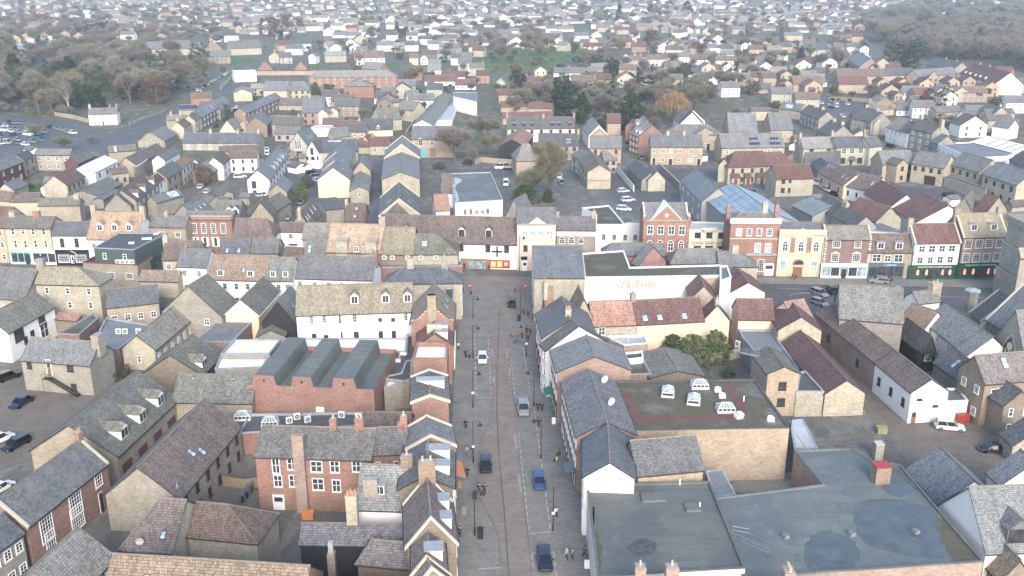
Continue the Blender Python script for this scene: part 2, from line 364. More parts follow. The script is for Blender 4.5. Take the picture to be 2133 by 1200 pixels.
def put(b,name,me,face,s,z,parent=None):
  """Hang a mesh on a wall face: F front, R right end, L left end, B back; s metres along it as seen from outside."""
  loc,rz={'F': ((s,0,z),0),'R': ((b.W,s,z),math.pi/2),'L': ((0,b.D-s,z),-math.pi/2),'B': ((b.W-s,b.D,z),math.pi)}[face]
  return link(name,me,parent or b.root,loc,rz)
def winrow(b,face,spec):
  rows,cols=spec[0],spec[1];st=spec[2] if len(spec)>2 else 'w';ww=spec[3] if len(spec)>3 else 1.0;zt=spec[4] if len(spec)>4 else b.h
  base=spec[5] if len(spec)>5 else 0
  Lf=b.W if face in 'FB' else b.D;sh=(zt-base)/rows;hh=min(1.45,sh*.5)
  for r in range(rows):
    for c in range(cols):
      z=base+sh*(r+.52)
      put(b,'window',window_mesh(min(ww,Lf/cols*.62),hh,st),face,Lf*(c+.5)/cols+rnd.uniform(-.05,.05),z)
def facade(b,x,y):
  """Pixel on the front wall -> (x, z) in the building's own frame."""
  d=ray(x,y);n=b.n;o=b.P1;k=((o.x*n.x+o.y*n.y))/(d.x*n.x+d.y*n.y);p=Vector((0,0,CAMH))+d*k
  return (p.x-o.x)*b.u.x+(p.y-o.y)*b.u.y,p.z
def wins(b,rects,st='w',face=None):
  for r in rects:
    x0,z1=facade(b,r[0],r[1]);x1,z0=facade(b,r[2],r[3])
    if b.kind=='p' and z1>b.h-.2: z0-=z1-b.h+.2;z1=b.h-.2
    if z0<.15: z0=.15
    put(b,'window',window_mesh(abs(x1-x0),abs(z1-z0),r[4] if len(r)>4 else st),'F',(x0+x1)/2,(z0+z1)/2)
def panel(b,name,r,mat,d=.12,parent=None,label=None):
  x0,z1=facade(b,r[0],r[1]);x1,z0=facade(b,r[2],r[3]);z0=max(z0,0)
  m=MB();m.box(x0,x1,-d,-.0,z0,z1,0);o=m.build(name,[mat],parent or b.root);tag(o,label);return o
def doorpx(b,r,mat='door_dark'):
  x0,z1=facade(b,r[0],r[1]);x1,_=facade(b,r[2],r[3]);return put(b,'door',door_mesh(max(.9,x1-x0),min(3,max(2,z1)),mat),'F',(x0+x1)/2,0)
def text_mesh(s,size,mat,depth=.02):
  cu=bpy.data.curves.new('lettering','FONT');cu.body=s;cu.size=size;cu.extrude=depth;cu.align_x='CENTER';cu.align_y='CENTER'
  o=bpy.data.objects.new('lettering',cu);COL.objects.link(o);dg=bpy.context.evaluated_depsgraph_get();me=bpy.data.meshes.new_from_object(o.evaluated_get(dg))
  COL.objects.unlink(o);bpy.data.objects.remove(o);me.name='lettering';me.materials.clear();me.materials.append(MATS[mat]);return me
def words_on(b,s,x,y,size,mat,wmax=None,d=.2,parent=None):
  cx,cz=facade(b,x,y);me=text_mesh(s,size,mat);o=link('lettering',me,parent or b.root,(cx,-d,cz));o.rotation_euler=(math.pi/2,0,0)
  if wmax:
    xs=[v.co.x for v in me.vertices];o.scale=(wmax/(max(xs)-min(xs)),1,1)
  return o
def shop(b,x0,x1,top,mat,panes=4,glass='glass',door=None,z_sign=None,base=None):
  """Shopfront part along the front wall between two pixel columns, its fascia top at pixel row top."""
  a,zt=facade(b,x0,top);c,_=facade(b,x1,top);m=MB();zt=min(max(zt,3.0),4.6);zf=zt-.75
  m.box(a,c,-.22,0,zf,zt,0);m.box(a-.02,c+.02,-.34,0,zt,zt+.1,0);w=c-a
  m.box(a,a+.3,-.18,0,0,zf,0);m.box(c-.3,c,-.18,0,0,zf,0);m.box(a+.3,c-.3,-.15,0,0,.55,0)
  for i in range(panes):
    p=a+.3+(w-.6)*i/panes;q=a+.3+(w-.6)*(i+1)/panes
    m.face([(p,-.05,.55),(q,-.05,.55),(q,-.05,zf),(p,-.05,zf)],1 if not (i % 2) else 2)
    if i: m.box(p-.06,p+.06,-.16,0,.55,zf,0)
  if door is not None:
    p=a+w*door;m.box(p-.55,p+.55,-.17,-.0,0,2.2,3)
  return m.build('shopfront',[mat,glass,'glass','door_dark'],b.root),zf,zt
def dormer(b,t,v0=.12,w=1.5,hh=1.5,kind='g',side='F',wall='wall_white',st='w',rm=None):
  p,(pit,rz)=slope(b,side,t,v0);tg=math.tan(pit);dep=hh/tg+(.0 if kind=='f' else 0)
  m=MB();x=w/2;zb=-.05
  m.face([(-x,0,zb),(x,0,zb),(x,0,hh),(-x,0,hh)],0)
  for sx in (-x,x): m.face([(sx,0,zb),(sx,dep,hh),(sx,0,hh)],0)
  if kind=='g':
    ap=w*.42;dr=(hh+ap)/tg;m.face([(-x,0,hh),(x,0,hh),(0,0,hh+ap)],0);e=.15;eh=e*ap/x
    m.prism([(-x-e,-.15,hh-eh+.05),(0,-.15,hh+ap+.05),(0,dr,hh+ap+.05),(-x-e,dep-.1,hh-eh+.05)],.1,1)
    m.prism([(0,-.15,hh+ap+.055),(x+e,-.15,hh-eh+.055),(x+e,dep-.1,hh-eh+.055),(0,dr,hh+ap+.055)],.1,1)
  else:
    m.prism([(-x-.12,-.18,hh+.1),(x+.12,-.18,hh+.1),(x+.12,dep+.2,hh+.14),(-x-.12,dep+.2,hh+.14)],.14,2)
  f=.12;m.box(-x+.1,x-.1,-.05,0,.12,hh-.06,3);m.face([(-x+.2,-.055,.24),(x-.2,-.055,.24),(x-.2,-.055,hh-.16),(-x+.2,-.055,hh-.16)],4)
  m.box(-.03,.03,-.07,-.05,.2,hh-.12,3)
  if st=='g':
    for q in (.33,.66): m.box(-x+.15,x-.15,-.07,-.05,hh*q-.02,hh*q+.02,3)
  o=m.build('dormer',[wall,rm or b.rm,'lead','frame_white' if st !='d' else 'frame_dark','glass'],b.roof);o.location=p;o.rotation_euler=(0,0,rz);return o
FOOT=[]
def finish(b,label,n,cat,wm,rm,w=None,w1=None,w2=None,wb=None,c=(),dm=(),s=(),sol=(),hipL=0,hipR=0,cope=False,group=None,z0=0,door=None,mono=False,dish=(),ov=.28,trim=None):
  b.root=thing(n,label,(cat or HOUSE_N.get(n) or n.split('_')[-1]).replace('_',' '),(b.P1.x,b.P1.y,0),math.atan2(b.u.y,b.u.x),group)
  cc=b.P1+b.u*b.W/2+b.n*b.D/2;FOOT.append((cc.x,cc.y,math.hypot(b.W,b.D)/2));b.wm=wm;b.rm=rm;b.pit=math.atan2(b.rise,(b.W if b.kind=='g' else b.D)/(1 if mono else 2));b.hipL,b.hipR=hipL,hipR
  b.wall=jit(walls_mb(b,hipL,hipR,z0,mono).build('wall',[wm],b.root),.07)
  b.roof=jit(roof_mb(b,hipL,hipR,cope=cope,mono=mono,ov=ov).build('roof',[rm,trim or 'gutter','ridge','stonetrim'],b.root),.14)
  for face,sp in (('F',w),('L',w1),('R',w2),('B',wb)):
    if sp:
      for q in (sp if isinstance(sp,list) else [sp]): winrow(b,face,q)
  for q in c:
    q=tuple(q)+(1.0,.7,1.3,2,'wall_buff')[len(q)-1:] if len(q)<6 else q
    p,_=slope(b,'F',q[0],1.0);wx,wy=(q[1],q[2]);jit(link('chimney',chimney_mesh(wx,wy,q[3],q[5],q[4]),b.roof,p))
  for q in dm:
    kw=q[1] if len(q)>1 else {};dormer(b,q[0],**kw)
  for q in s:
    lay(b,'skylight',skylight_mesh(*(q[3:5] if len(q)>4 else (.8,1.2))),q[0],q[1],q[2])
  for q in sol: lay(b,'solar_panel',solar_mesh(q[3],q[4]),q[0],q[1],q[2])
  for q in dish:
    p,_=slope(b,q[0],q[1],q[2]);o=link('satellite_dish',dish_mesh(),b.roof,p+Vector((0,0,.55)),q[3] if len(q)>3 else 0)
  if door:
    for q in (door if isinstance(door,list) else [door]): put(b,'door',door_mesh(1.0,2.1,q[2] if len(q)>2 else 'door_dark'),q[0],(b.W if q[0] in 'FB' else b.D)*q[1],0)
  return b
def frame_of(P1,P2):
  u=(P2-P1);u.z=0;Wd=u.length;u.normalize();return u,Vector((-u.y,u.x,0)),Wd
def P(label,x1,y1,x2,y2,r=None,h=None,yb=None,D=None,pitch=40,n='house',cat=None,wm='cream',rm='slate',mono=False,**kw):
  """House whose ridge runs along the wall between two eave corners; r is a point of the ridge."""
  b=Bld();b.kind='p'
  if yb is not None:
    mx,my=(x1+x2)/2,(y1+y2)/2;h=max(2.2,height_at(mx,my,at(mx,yb)))
  h=h or 5.5;b.h=h;b.P1,P2=at(x1,y1,h),at(x2,y2,h);b.u,b.n,b.W=frame_of(b.P1,P2);tp=math.tan(math.radians(pitch))
  if D is None:
    if not isinstance(r,(tuple,list)): r=((x1+x2)/2,r)
    lo,hi=.3,25.0
    for _ in range(40):
      m=(lo+hi)/2;q=at(r[0],r[1],h+m*tp)-b.P1;dist=q.dot(b.n)
      if dist>m: lo=m
      else: hi=m
    D=2*lo if not mono else lo
  b.D=D;b.rise=tp*(D if mono else D/2);b.P1.z=0
  return finish(b,label,n,cat,'wall_'+wm,rm if rm in MATS else 'roof_'+rm,mono=mono,**kw)
def G(label,x1,y1,x2,y2,ay,rx=None,ry=None,h=None,yb=None,L=None,n='house',cat=None,wm='cream',rm='slate',**kw):
  """House seen gable on: eave corners, row of the apex, far end of the ridge."""
  b=Bld();b.kind='g';mx,my=(x1+x2)/2,(y1+y2)/2
  if yb is not None: h=max(2.2,height_at(mx,my,at(mx,yb)))
  h=h or 5.5;b.h=h;A,B_=at(x1,y1,h),at(x2,y2,h);mid=(A+B_)/2;u,nn,Wd=frame_of(A,B_)
  b.rise=max(.3,height_at(mx,ay,Vector((mid.x,mid.y,0)))-h)
  if rx is not None:
    e=at(rx,ry,h+b.rise);d=e-mid;d.z=0
    if d.length<1.5 or d.dot(nn)<0: d=nn*(L or 8)
    Ld=d.length;nn=d.normalized();u=Vector((nn.y,-nn.x,0));Wd=abs((B_-A).dot(u))
  else: Ld=L
  b.u,b.n,b.W,b.D=u,nn,Wd,(L or Ld);b.P1=mid-u*Wd/2;b.P1.z=0
  return finish(b,label,n,cat,'wall_'+wm,rm if rm in MATS else 'roof_'+rm,**kw)
def after(b0,label,L,n='house',cat=None,wm='cream',rm='slate',dh=0,**kw):
  """A house that carries on behind b0 along the same ridge."""
  b=Bld();b.kind='g';b.h=b0.h+dh;b.rise=b0.rise;b.u,b.n,b.W,b.D=b0.u,b0.n,b0.W,L;b.P1=b0.P1+b0.n*(b0.D+.03)
  return finish(b,label,n,cat,'wall_'+wm,rm if rm in MATS else 'roof_'+rm,**kw)
def poly(pts,h): return [at(x,y,h) for x,y in pts]
def FLAT(label,pts,h,n='flat_roofed_building',cat='building',wm='cream',rm='felt',para=.3,pw=.25,pm=None,z0=0,group=None):
  """Flat roofed block over an outline."""
  b=Bld();Q=poly(pts,h);area=sum(Q[i].x*Q[(i+1) % len(Q)].y-Q[(i+1) % len(Q)].x*Q[i].y for i in range(len(Q)))
  if area<0: Q=Q[::-1]
  o=Q[0].copy();o.z=0;b.root=thing(n,label,cat,o,0,group);L=[q-o for q in Q];N=len(L);b.pts=L;b.h=h;b.o=o
  m=MB()
  for i in range(N):
    p,q=L[i],L[(i+1) % N];m.face([(p.x,p.y,z0),(q.x,q.y,z0),(q.x,q.y,h+para),(p.x,p.y,h+para)])
  b.wall=jit(m.build('wall',['wall_'+wm],b.root),.06);m=MB();m.face([(p.x,p.y,h) for p in L],0)
  inn=[]
  for i in range(N):
    p,a,q=L[i-1],L[i],L[(i+1) % N];d1=(a-p);d2=(q-a);d1.z=d2.z=0;d1.normalize();d2.normalize()
    n1,n2=Vector((-d1.y,d1.x,0)),Vector((-d2.y,d2.x,0));k=n1+n2;k=k/max(.3,k.length_squared)*2*pw/1.0;inn.append(a+k)
  for i in range(N):
    j=(i+1) % N;p,q,r_,s_=L[i],L[j],inn[j],inn[i];z=h+para
    out=lambda v,w: v+(v-w)*.25
    P_,Q_=out(p,s_),out(q,r_)
    m.face([(P_.x,P_.y,z+.05),(Q_.x,Q_.y,z+.05),(r_.x,r_.y,z+.05),(s_.x,s_.y,z+.05)],1);m.face([(s_.x,s_.y,z+.05),(r_.x,r_.y,z+.05),(r_.x,r_.y,h),(s_.x,s_.y,h)],1)
    m.face([(P_.x,P_.y,z-.12),(Q_.x,Q_.y,z-.12),(Q_.x,Q_.y,z+.05),(P_.x,P_.y,z+.05)],1)
  b.rm=rm;b.roof=jit(m.build('roof',[rm if rm in MATS else 'roof_'+rm,pm or 'lead'],b.root),.08)
  return b
def onroof(b,name,me,x,y,rz=0,dz=0,sc=None):
  p=at(x,y,b.h+dz)-b.o;o=link(name,me,b.roof,(p.x,p.y,b.h+dz),rz)
  if sc: o.scale=sc
  return o
def edge_wall(b,i):
  p,q=b.pts[i],b.pts[(i+1) % len(b.pts)];d=q-p;return p,d.length,math.atan2(d.y,d.x)
def edge_windows(b,i,rows,cols,st='w',ww=1.0,zt=None,base=0):
  p,L,a=edge_wall(b,i);zt=zt or b.h;sh=(zt-base)/rows;u=Vector((math.cos(a),math.sin(a),0))
  for r in range(rows):
    for c in range(cols): q=p+u*L*(c+.5)/cols;link('window',window_mesh(min(ww,L/cols*.7),min(1.4,sh*.5),st),b.root,(q.x,q.y,base+sh*(r+.52)),a)
# ---------------------------------------------------------------- ground
def ground_mat(name,cols,cell,rough=.95):
  m,t,b=nodes(name);c=t.nodes.new('ShaderNodeTexCoord');mp=t.nodes.new('ShaderNodeMapping');t.links.new(c.outputs['Object'],mp.inputs[0]);mp.inputs['Rotation'].default_value=(0,0,.35);mp.inputs['Scale'].default_value=(1/cell,.55/cell,1)
  v=t.nodes.new('ShaderNodeTexVoronoi');v.distance='CHEBYCHEV';t.links.new(mp.outputs[0],v.inputs['Vector']);v.inputs['Randomness'].default_value=.75
  sp=t.nodes.new('ShaderNodeSeparateColor');t.links.new(v.outputs['Color'],sp.inputs[0]);r=t.nodes.new('ShaderNodeValToRGB');r.color_ramp.interpolation='CONSTANT';t.links.new(sp.outputs[0],r.inputs[0]);e=r.color_ramp.elements
  e[0].position=0;e[0].color=(*cols[0],1);e[1].position=1/len(cols);e[1].color=(*cols[1],1)
  for i in range(2,len(cols)): q=e.new(i/len(cols));q.color=(*cols[i],1)
  n2=noise(t,.3,6);n3=noise(t,2.2,4);k=mixc(t,'MIX',ramp(t,n2,.45,.62,0,.8),r.outputs[0],cols[-1]);k=mixc(t,'MULTIPLY',ramp(t,n3,.3,.7,0,.55),k,(.6,.62,.58));t.links.new(k,b.inputs['Base Color']);b.inputs['Roughness'].default_value=rough;MATS[name]=m
ground_mat('ground',[(.10,.125,.055),(.15,.13,.10),(.085,.11,.045),(.20,.19,.17),(.13,.14,.07),(.12,.105,.08)],13)
M('asphalt',(.125,.126,.13),'mottle',.75,(.155,.155,.155),.5,sc=.5);M('paving_red',(.26,.205,.165),'brick',.75,(.25,.215,.185),.35);M('paving',(.235,.22,.19),'brick',.8,(.27,.255,.225),.45)
ground_mat('yard',[(.15,.145,.135),(.19,.175,.15),(.12,.12,.115),(.21,.20,.185),(.16,.15,.12),(.14,.135,.12)],11);M('kerb',(.235,.225,.21),'mottle',.8);M('paint',(.62,.61,.58),'mottle',.7,(.35,.34,.33),.5);M('paint_yellow',(.42,.36,.18),'mottle',.7)
M('grass',(.095,.16,.045),'mottle',.95,(.12,.18,.06),.6);M('soil',(.11,.085,.06),'mottle',.95);M('blockpave',(.19,.15,.115),'brick',.9,(.15,.125,.10),.5)
def sheet(name,pts,mat,z,holes=None,label=None):
  m=MB();m.face([(p.x,p.y,z) for p in pts]);o=m.build(name,[mat]);tag(o,label,kind='structure');return o
sheet('ground',[Vector((-2550,-150,0)),Vector((2550,-150,0)),Vector((2550,4150,0)),Vector((-2550,4150,0))],'ground',0.0,label='wide town ground of yards, gardens and soil')
_gz=[.004]
def pg(name,pts,mat,z=.02,label=None):
  _gz[0]+=.004;return sheet(name,[at(x,y,0) for x,y in pts],mat,_gz[0],label=label)
K('Z')
pg('town_yard',[(-300,1400),(2500,1400),(2500,560),(2133,420),(1800,330),(1340,330),(880,330),(600,330),(300,420),(-200,420)],'yard',.012,'worn tarmac and paved yards between the town buildings')
pg('high_street',[(-200,560),(960,575),(1110,577),(2300,606),(2300,660),(1960,668),(1700,700),(1560,640),(1540,612),(1118,600),(960,600),(-200,600)],'asphalt',.018,'tarmac high street crossing the far end of the shopping street')
pg('pavement',[(930,572),(1118,578),(1118,600),(1560,612),(1130,700),(1150,760),(1265,1300),(930,1300),(945,800),(958,640)],'paving',.022,'grey paved pavements of the shopping street')
# carriageway of the shopping street, red brick setts
L_=[(960,585),(1020,588),(1052,603),(1060,616),(1054,633),(1020,645),(1015,655),(1018,690),(1023,760),(1026,850),(1024,870),(1012,895),(1000,920),(994,960),(992,1000),(996,1030),(1012,1060),(1030,1095),(1040,1120),(1046,1200),(1050,1300)]
R_=[(1118,1300),(1110,1200),(1100,1110),(1087,1000),(1074,860),(1068,800),(1060,724),(1053,680),(1055,668),(1070,661),(1078,650),(1086,620),(1092,600),(1110,590),(1113,579),(960,575)]
pg('carriageway',L_+R_,'paving_red',.03,'red brick setts of the one way carriageway')
def strip(name,pts,w,mat,z,h=0,label=None):
  m=MB();Q=[at(x,y,0) for x,y in pts]
  for i in range(len(Q)-1):
    p,q=Q[i],Q[i+1];d=(q-p).normalized();n=Vector((-d.y,d.x,0))*w/2
    if h: m.prism([(p.x-n.x,p.y-n.y,z+h),(q.x-n.x,q.y-n.y,z+h),(q.x+n.x,q.y+n.y,z+h),(p.x+n.x,p.y+n.y,z+h)],h)
    else: m.face([(p.x-n.x,p.y-n.y,z),(q.x-n.x,q.y-n.y,z),(q.x+n.x,q.y+n.y,z),(p.x+n.x,p.y+n.y,z)])
  o=m.build(name,[mat]);return tag(o,label,kind='structure')
strip('kerb',L_[1:],.2,'kerb',.0,.12,'pale stone kerb along the carriageway');strip('kerb',R_[:12],.2,'kerb',.0,.12,'pale stone kerb beside the loading bays')
strip('gutter_line',[(1041,640),(1036,760),(1035,860),(1040,960),(1050,1060),(1060,1200),(1066,1300)],.18,'asphalt',0.026,0,'dark drain line along the setts')
def dashes(pts,n,w,mat='paint',z=.032,fill=.6,name='road_marking',label='white dashed bay marking'):
  m=MB();Q=[at(x,y,0) for x,y in pts];
  for i in range(len(Q)-1):
    p,q=Q[i],Q[i+1];d=(q-p)/n;u=d.normalized();s=Vector((-u.y,u.x,0))*w/2
    for k in range(n): a=p+d*k;c=a+d*fill;m.face([(a.x-s.x,a.y-s.y,z),(c.x-s.x,c.y-s.y,z),(c.x+s.x,c.y+s.y,z),(a.x+s.x,a.y+s.y,z)])
  return tag(m.build(name,[mat]),label,kind='structure')
for pts,n in (([(989,697),(992,829)],13),([(1017,697),(1024,829)],13),([(1061,724),(1073,827)],11),([(1090,724),(1105,825)],11),([(1080,905),(1102,1112)],16),([(1112,845),(1147,1108)],19),([(1108,1155),(1112,1210)],3),([(1153,1150),(1160,1210)],3)): dashes(pts,n,.14)
for a,c in (((989,697),(1017,697)),((992,829),(1024,829)),((1078,724),(1090,724)),((1073,827),(1105,825)),((1102,1112),(1147,1108)),((1108,1153),(1116,1152)),((1146,1151),(1153,1150)),((997,1185),(1044,1183))): dashes([a,c],1,.14,fill=1)
dashes([(953,1150),(1042,1147)],1,.2,'kerb',fill=1,label='pale paving strip');dashes([(953,1183),(1044,1181)],1,.2,'kerb',fill=1,label='pale paving strip')
def road_words(s,x,y,x2,y2,size):
  a,c=at(x,y,0),at(x2,y2,0);ang=math.atan2((c-a).y,(c-a).x);me=text_mesh(s,size,'paint',.001);o=link('road_lettering',me);mid=(a+c)/2;o.location=(mid.x,mid.y,.032);o.rotation_euler=(0,0,ang)
  xs=[v.co.x for v in me.vertices];o.scale=((c-a).length/(max(xs)-min(xs)),1,1);tag(o,'white painted road words along the loading bay',kind='structure')
road_words('LOADING ONLY',1072,906,1077,938,.75);road_words('LOADING ONLY',1081,988,1086,1026,.75)
road_words('LOADING',1056,727,1057,746,.6);road_words('ONLY',1061,768,1062,789,.6);road_words('LOADING',1024,745,1025,727,.6);road_words('ONLY',1029,797,1028,783,.6)
# roads, lanes, car parks further off
pg('road',[(880,352),(1500,352),(1530,362),(1480,380),(880,366)],'asphalt',.02,'back road crossing behind the shops')
pg('road',[(1480,352),(1700,366),(1850,372),(1850,384),(1480,372)],'asphalt',.021,'back road passing the cream public house')
pg('lane',[(762,470),(797,470),(800,340),(782,330),(770,340)],'asphalt',.02,'dark narrow alley beside the stepped stone gables')
pg('lane',[(880,350),(930,350),(905,460),(880,460)],'yard',.02,'service lane beside the white hall')
pg('lane',[(1160,370),(1195,372),(1240,410),(1310,450),(1310,470),(1240,440),(1190,420),(1165,400)],'yard',.022,'curved gravel drive into the yard')
pg('lane',[(905,330),(868,250),(874,240),(895,260),(925,330)],'yard',.02,'narrow walled path climbing beside the greenhouse')
pg('road',[(500,160),(640,118),(660,122),(520,168),(420,222),(300,272),(270,320),(195,330),(205,290),(340,236),(430,195)],'asphalt',.02,'long road sloping past the line of parked cars')
pg('road',[(0,236),(150,255),(260,285),(230,330),(170,300),(90,262),(0,248)],'asphalt',.021,'road mouth at the car park junction')
pg('car_park',[(-60,252),(120,250),(200,290),(160,330),(-60,330)],'asphalt',.017,'tarmac car park full of cars')
pg('car_park',[(1290,352),(1390,360),(1440,430),(1320,450),(1260,400)],'asphalt',.017,'tarmac yard behind the buff flats')
pg('car_park',[(1660,202),(1850,202),(1860,235),(1730,250),(1640,222)],'asphalt',.017,'far tarmac car park with white bays')
pg('car_park',[(1860,385),(2010,400),(2010,470),(1900,460)],'asphalt',.017,'tarmac court in front of the buff flats')
pg('car_park',[(610,330),(680,330),(690,430),(560,470),(590,360)],'asphalt',.017,'tarmac courtyard among the white gabled houses')
pg('court',[(0,735),(160,740),(230,830),(130,905),(60,960),(0,980),(-60,900)],'blockpave',.024,'brick paved parking court beside the stone house')
pg('lane',[(1700,640),(1740,700),(1860,860),(1990,960),(1880,1000),(1830,930),(1740,820),(1700,720)],'blockpave',.024,'narrow lane between the maroon hall and the white barn')
pg('court',[(1890,890),(2060,880),(2133,950),(2060,1010),(1930,960)],'blockpave',.026,'gravel yard with two parked cars')
pg('car_park',[(1690,872),(1815,868),(1850,930),(1700,936)],'yard',.025,'small yellow lined car yard')
for a,c in (((1672,880),(1700,918)),((1712,880),(1742,915)),((1750,878),(1780,912)),((1785,876),(1815,908)),((1742,915),(1815,908)),((1700,930),(1836,920)),((1698,920),(1836,912))): dashes([a,c],1,.08,'paint_yellow',.215,1,label='worn yellow bay line')
pg('paved_yard',[(1500,1030),(1535,1000),(1650,985),(1680,1010),(1600,1025)],'paving',.02,'mossy slabbed yard behind the sandy brick wall')
pg('lawn',[(985,140),(1000,110),(1060,100),(1120,96),(1215,98),(1200,118),(1150,140),(1060,150),(1010,150)],'grass',.02,'green playing field among bare trees')
pg('lawn',[(790,142),(830,128),(835,142)],'grass',.02,'small green lawn behind the red brick flats');pg('lawn',[(640,135),(670,135),(668,143),(640,143)],'grass',.02,'tiny lawn beside the pale fence')
pg('lawn',[(690,196),(760,190),(760,203),(700,206)],'grass',.02,'lawn in front of the red brick flats');pg('lawn',[(482,118),(528,120),(525,130),(484,134)],'grass',.02,'green verge beside the sloping road')
pg('lawn',[(58,385),(82,380),(84,398),(60,402)],'grass',.02,'small back lawn');pg('lawn',[(265,28),(360,22),(370,34),(270,38)],'grass',.02,'distant green playing field');pg('lawn',[(280,85),(320,80),(325,95),(290,100)],'grass',.02,'distant green bank')
pg('lawn',[(405,690),(440,684),(420,712),(390,712)],'grass',.03,'strip of lawn beside the yellow brick cottage')
strip('kerb',[(1643,618),(1655,612),(1690,611),(1715,620)],.3,'kerb',.0,.2,'oval traffic island edge');strip('kerb',[(1118,577),(1560,590),(1900,596),(2133,602)],.2,'kerb',.0,.12,'long kerb below the shops')
pg('pavement',[(1118,570),(1560,578),(1900,583),(2300,588),(2300,604),(1900,598),(1560,592),(1118,579)],'paving',.023,'pavement in front of the high street shops')
for pts in ([(1620,603),(1800,607)],[(1960,620),(2050,622)]): dashes(pts,1,.15,'paint',.21,1)
for pts in ([(205,300),(270,286)],[(240,318),(330,268)],[(330,262),(470,190)]): dashes(pts,5,.2,'paint',.21,.5,label='white centre line')
CROPS.update(G1=(780,540,6),G2=(1953,440,3.75),G3=(340,100,6.666),G4=(560,140,6.666),G5=(500,470,8),G6=(0,240,8.204),G7=(1093,940,4.6125),G8=(1560,100,7.06))
# ================================================================ left of the main street, from the bottom of the picture upwards
K('F4')
st1=G('brown tiled street house with two wide flat dormers and a coped gable',492,980,838,990,800,632,512,h=9,rm='brown',wm='brownb',cope=True,n='terraced_house',w2=(3,4),c=[(1.0,2.0,.9,2.2,2,'wall_brownb')],
  dm=[(.3,dict(side='R',kind='f',w=1.6,v0=.15)),(.72,dict(side='R',kind='f',w=1.6,v0=.15))])
st2=G('lowest brown tiled street house with one dormer, cut by the bottom edge',540,1165,760,1165,1085,632,812,h=9.3,rm='brown',wm='brownb',n='terraced_house',w2=(3,4),dm=[(.25,dict(side='R',kind='f',w=1.6,v0=.15))])
st3=G('dark tiled street house with two pale faced dormers beside the grey slate coped gable',440,600,812,585,505,640,262,h=9,rm='dark',wm='brownb',n='terraced_house',w2=(3,4),dm=[(.35,dict(side='R',kind='f',w=1.5,v0=.15)),(.8,dict(side='R',kind='f',w=1.5,v0=.15))])
st4=G('grey slate street house with a stone coped gable and an orange side awning',490,312,828,308,230,630,95,h=9,rm='slate',wm='red',cope=True,n='terraced_house',w2=(3,3))
st0=G('brown roofed street house whose gable top just enters the bottom of the picture',505,1300,838,1300,1150,632,1075,h=9,rm='dark',wm='brownb',cope=True,n='terraced_house')
rw1=P('white rendered rear wing with a mottled tile roof and a small box dormer',140,728,462,738,(345,432),h=6.2,rm='grey',wm='white',n='rear_wing',c=[(1.0,1.5,.8,1.6,1,'wall_brownb')],dm=[(.48,dict(kind='f',w=1.3,hh=1.4,v0=.3,wall='lead'))])
m=MB();x,z=facade(rw1,225,600);m.box(x-.9,x+.9,1.0,1.9,6.2,9.6,0);jit(m.build('chimney',['wall_stone'],rw1.roof))
sk_=P('flat roofed dark dormer extension beside the white rendered rear wing',330,795,440,795,(385,735),h=3.3,pitch=12,rm='felt',wm='black',n='lean_to',mono=True,w=(1,3,'w',.5))
K('Z')
bw=P('long tiled outbuilding with a black boarded wall below the tall yellow brick chimney',625,1131,846,1134,(735,1092),h=5.2,rm='purple',wm='black',n='boarded_outbuilding')
K('F3');m=MB();p,q=facade(bw,700,960);m.box(p-.65,p+.65,1.6,2.6,5,10.4,0);m.box(p-.72,p+.72,1.53,2.67,10.4,10.65,0)
for i in range(4): m.lathe([(.13,0),(.15,.05),(.11,.5),(.14,.55),(.1,.55)],(p-.4+.27*i,1.9+.35*(i%2),10.65),8,1)
jit(m.build('chimney',['wall_cream','pot'],bw.roof))
x,z=facade(bw,575,1060);m=MB();m.box(x-.45,x+.45,-.9,0,0,z+.8,0);m.box(x-.3,x+.3,-.7,-.1,z+.8,z+2.2,1);tag(m.build('flue_stack',['wall_buff','roof_pale'],bw.root),'yellow brick flue with a pale metal top')
K('Z')
P('small hipped purple tile roof between the black boarded wall and the street houses',745,1172,850,1182,(805,1128),h=5.0,rm='purple',wm='brownb',n='rear_wing',hipL=1.2)
P('long lichen covered orange tiled roof running along the bottom edge of the picture',205,1268,622,1296,(420,1166),h=6.2,rm='lichen',wm='red',n='terraced_house',s=[('F',.2,.55,.7,1.3)])
P('tall chimneyed brick house cut off by the bottom edge below the black boarded wall',600,1290,850,1300,(715,1215),h=6.0,rm='brown',wm='red',n='terraced_house')
# chimneys of that row stand up into the picture
K('F1')
tim=P('half timbered house with a grey brown tile roof in the bottom corner',420,1424,752,1072,(500,893),h=6.0,rm='grey',wm='white',n='half_timbered_house')
m=MB()
for i in range(9): q=tim.W*i/8;m.box(q-.09,q+.09,-.06,0,0,tim.h,0)
for z in (.1,2.9,tim.h-.15): m.box(0,tim.W,-.062,0,z-.1,z+.1,0)
m.build('timber_frame',['frame_dark'],tim.root)
ht=P('red brick house with large white georgian windows and a long slate roof',178,872,702,458,(485,335),h=6.2,rm='slate',wm='red',n='brick_house',c=[(1.0,.9,.7,1.2,2,'wall_red')],cope=True)
wins(ht,[(245,800,358,905),(440,645,545,740),(612,510,672,565),(290,925,375,1015),(455,770,560,850)],'g');doorpx(ht,(640,640,680,700),'door_dark')
P('pale brown brick house with a navy slate roof at the corner of the picture',-160,1135,148,915,(-5,800),h=6.0,rm='navy',wm='greyb',n='brick_house',w=(2,4,'g',1.2))
K('Z')
mw=P('long grey stone tiled range with three big pitched dormers and brown garage doors',243,950,372,830,(122,903),h=4.4,rm='moss',wm='buff',n='garage_range',pitch=34)
for t in (.22,.50,.80): dormer(mw,t,.14,2.1,1.7,'g','F','wall_white','w')
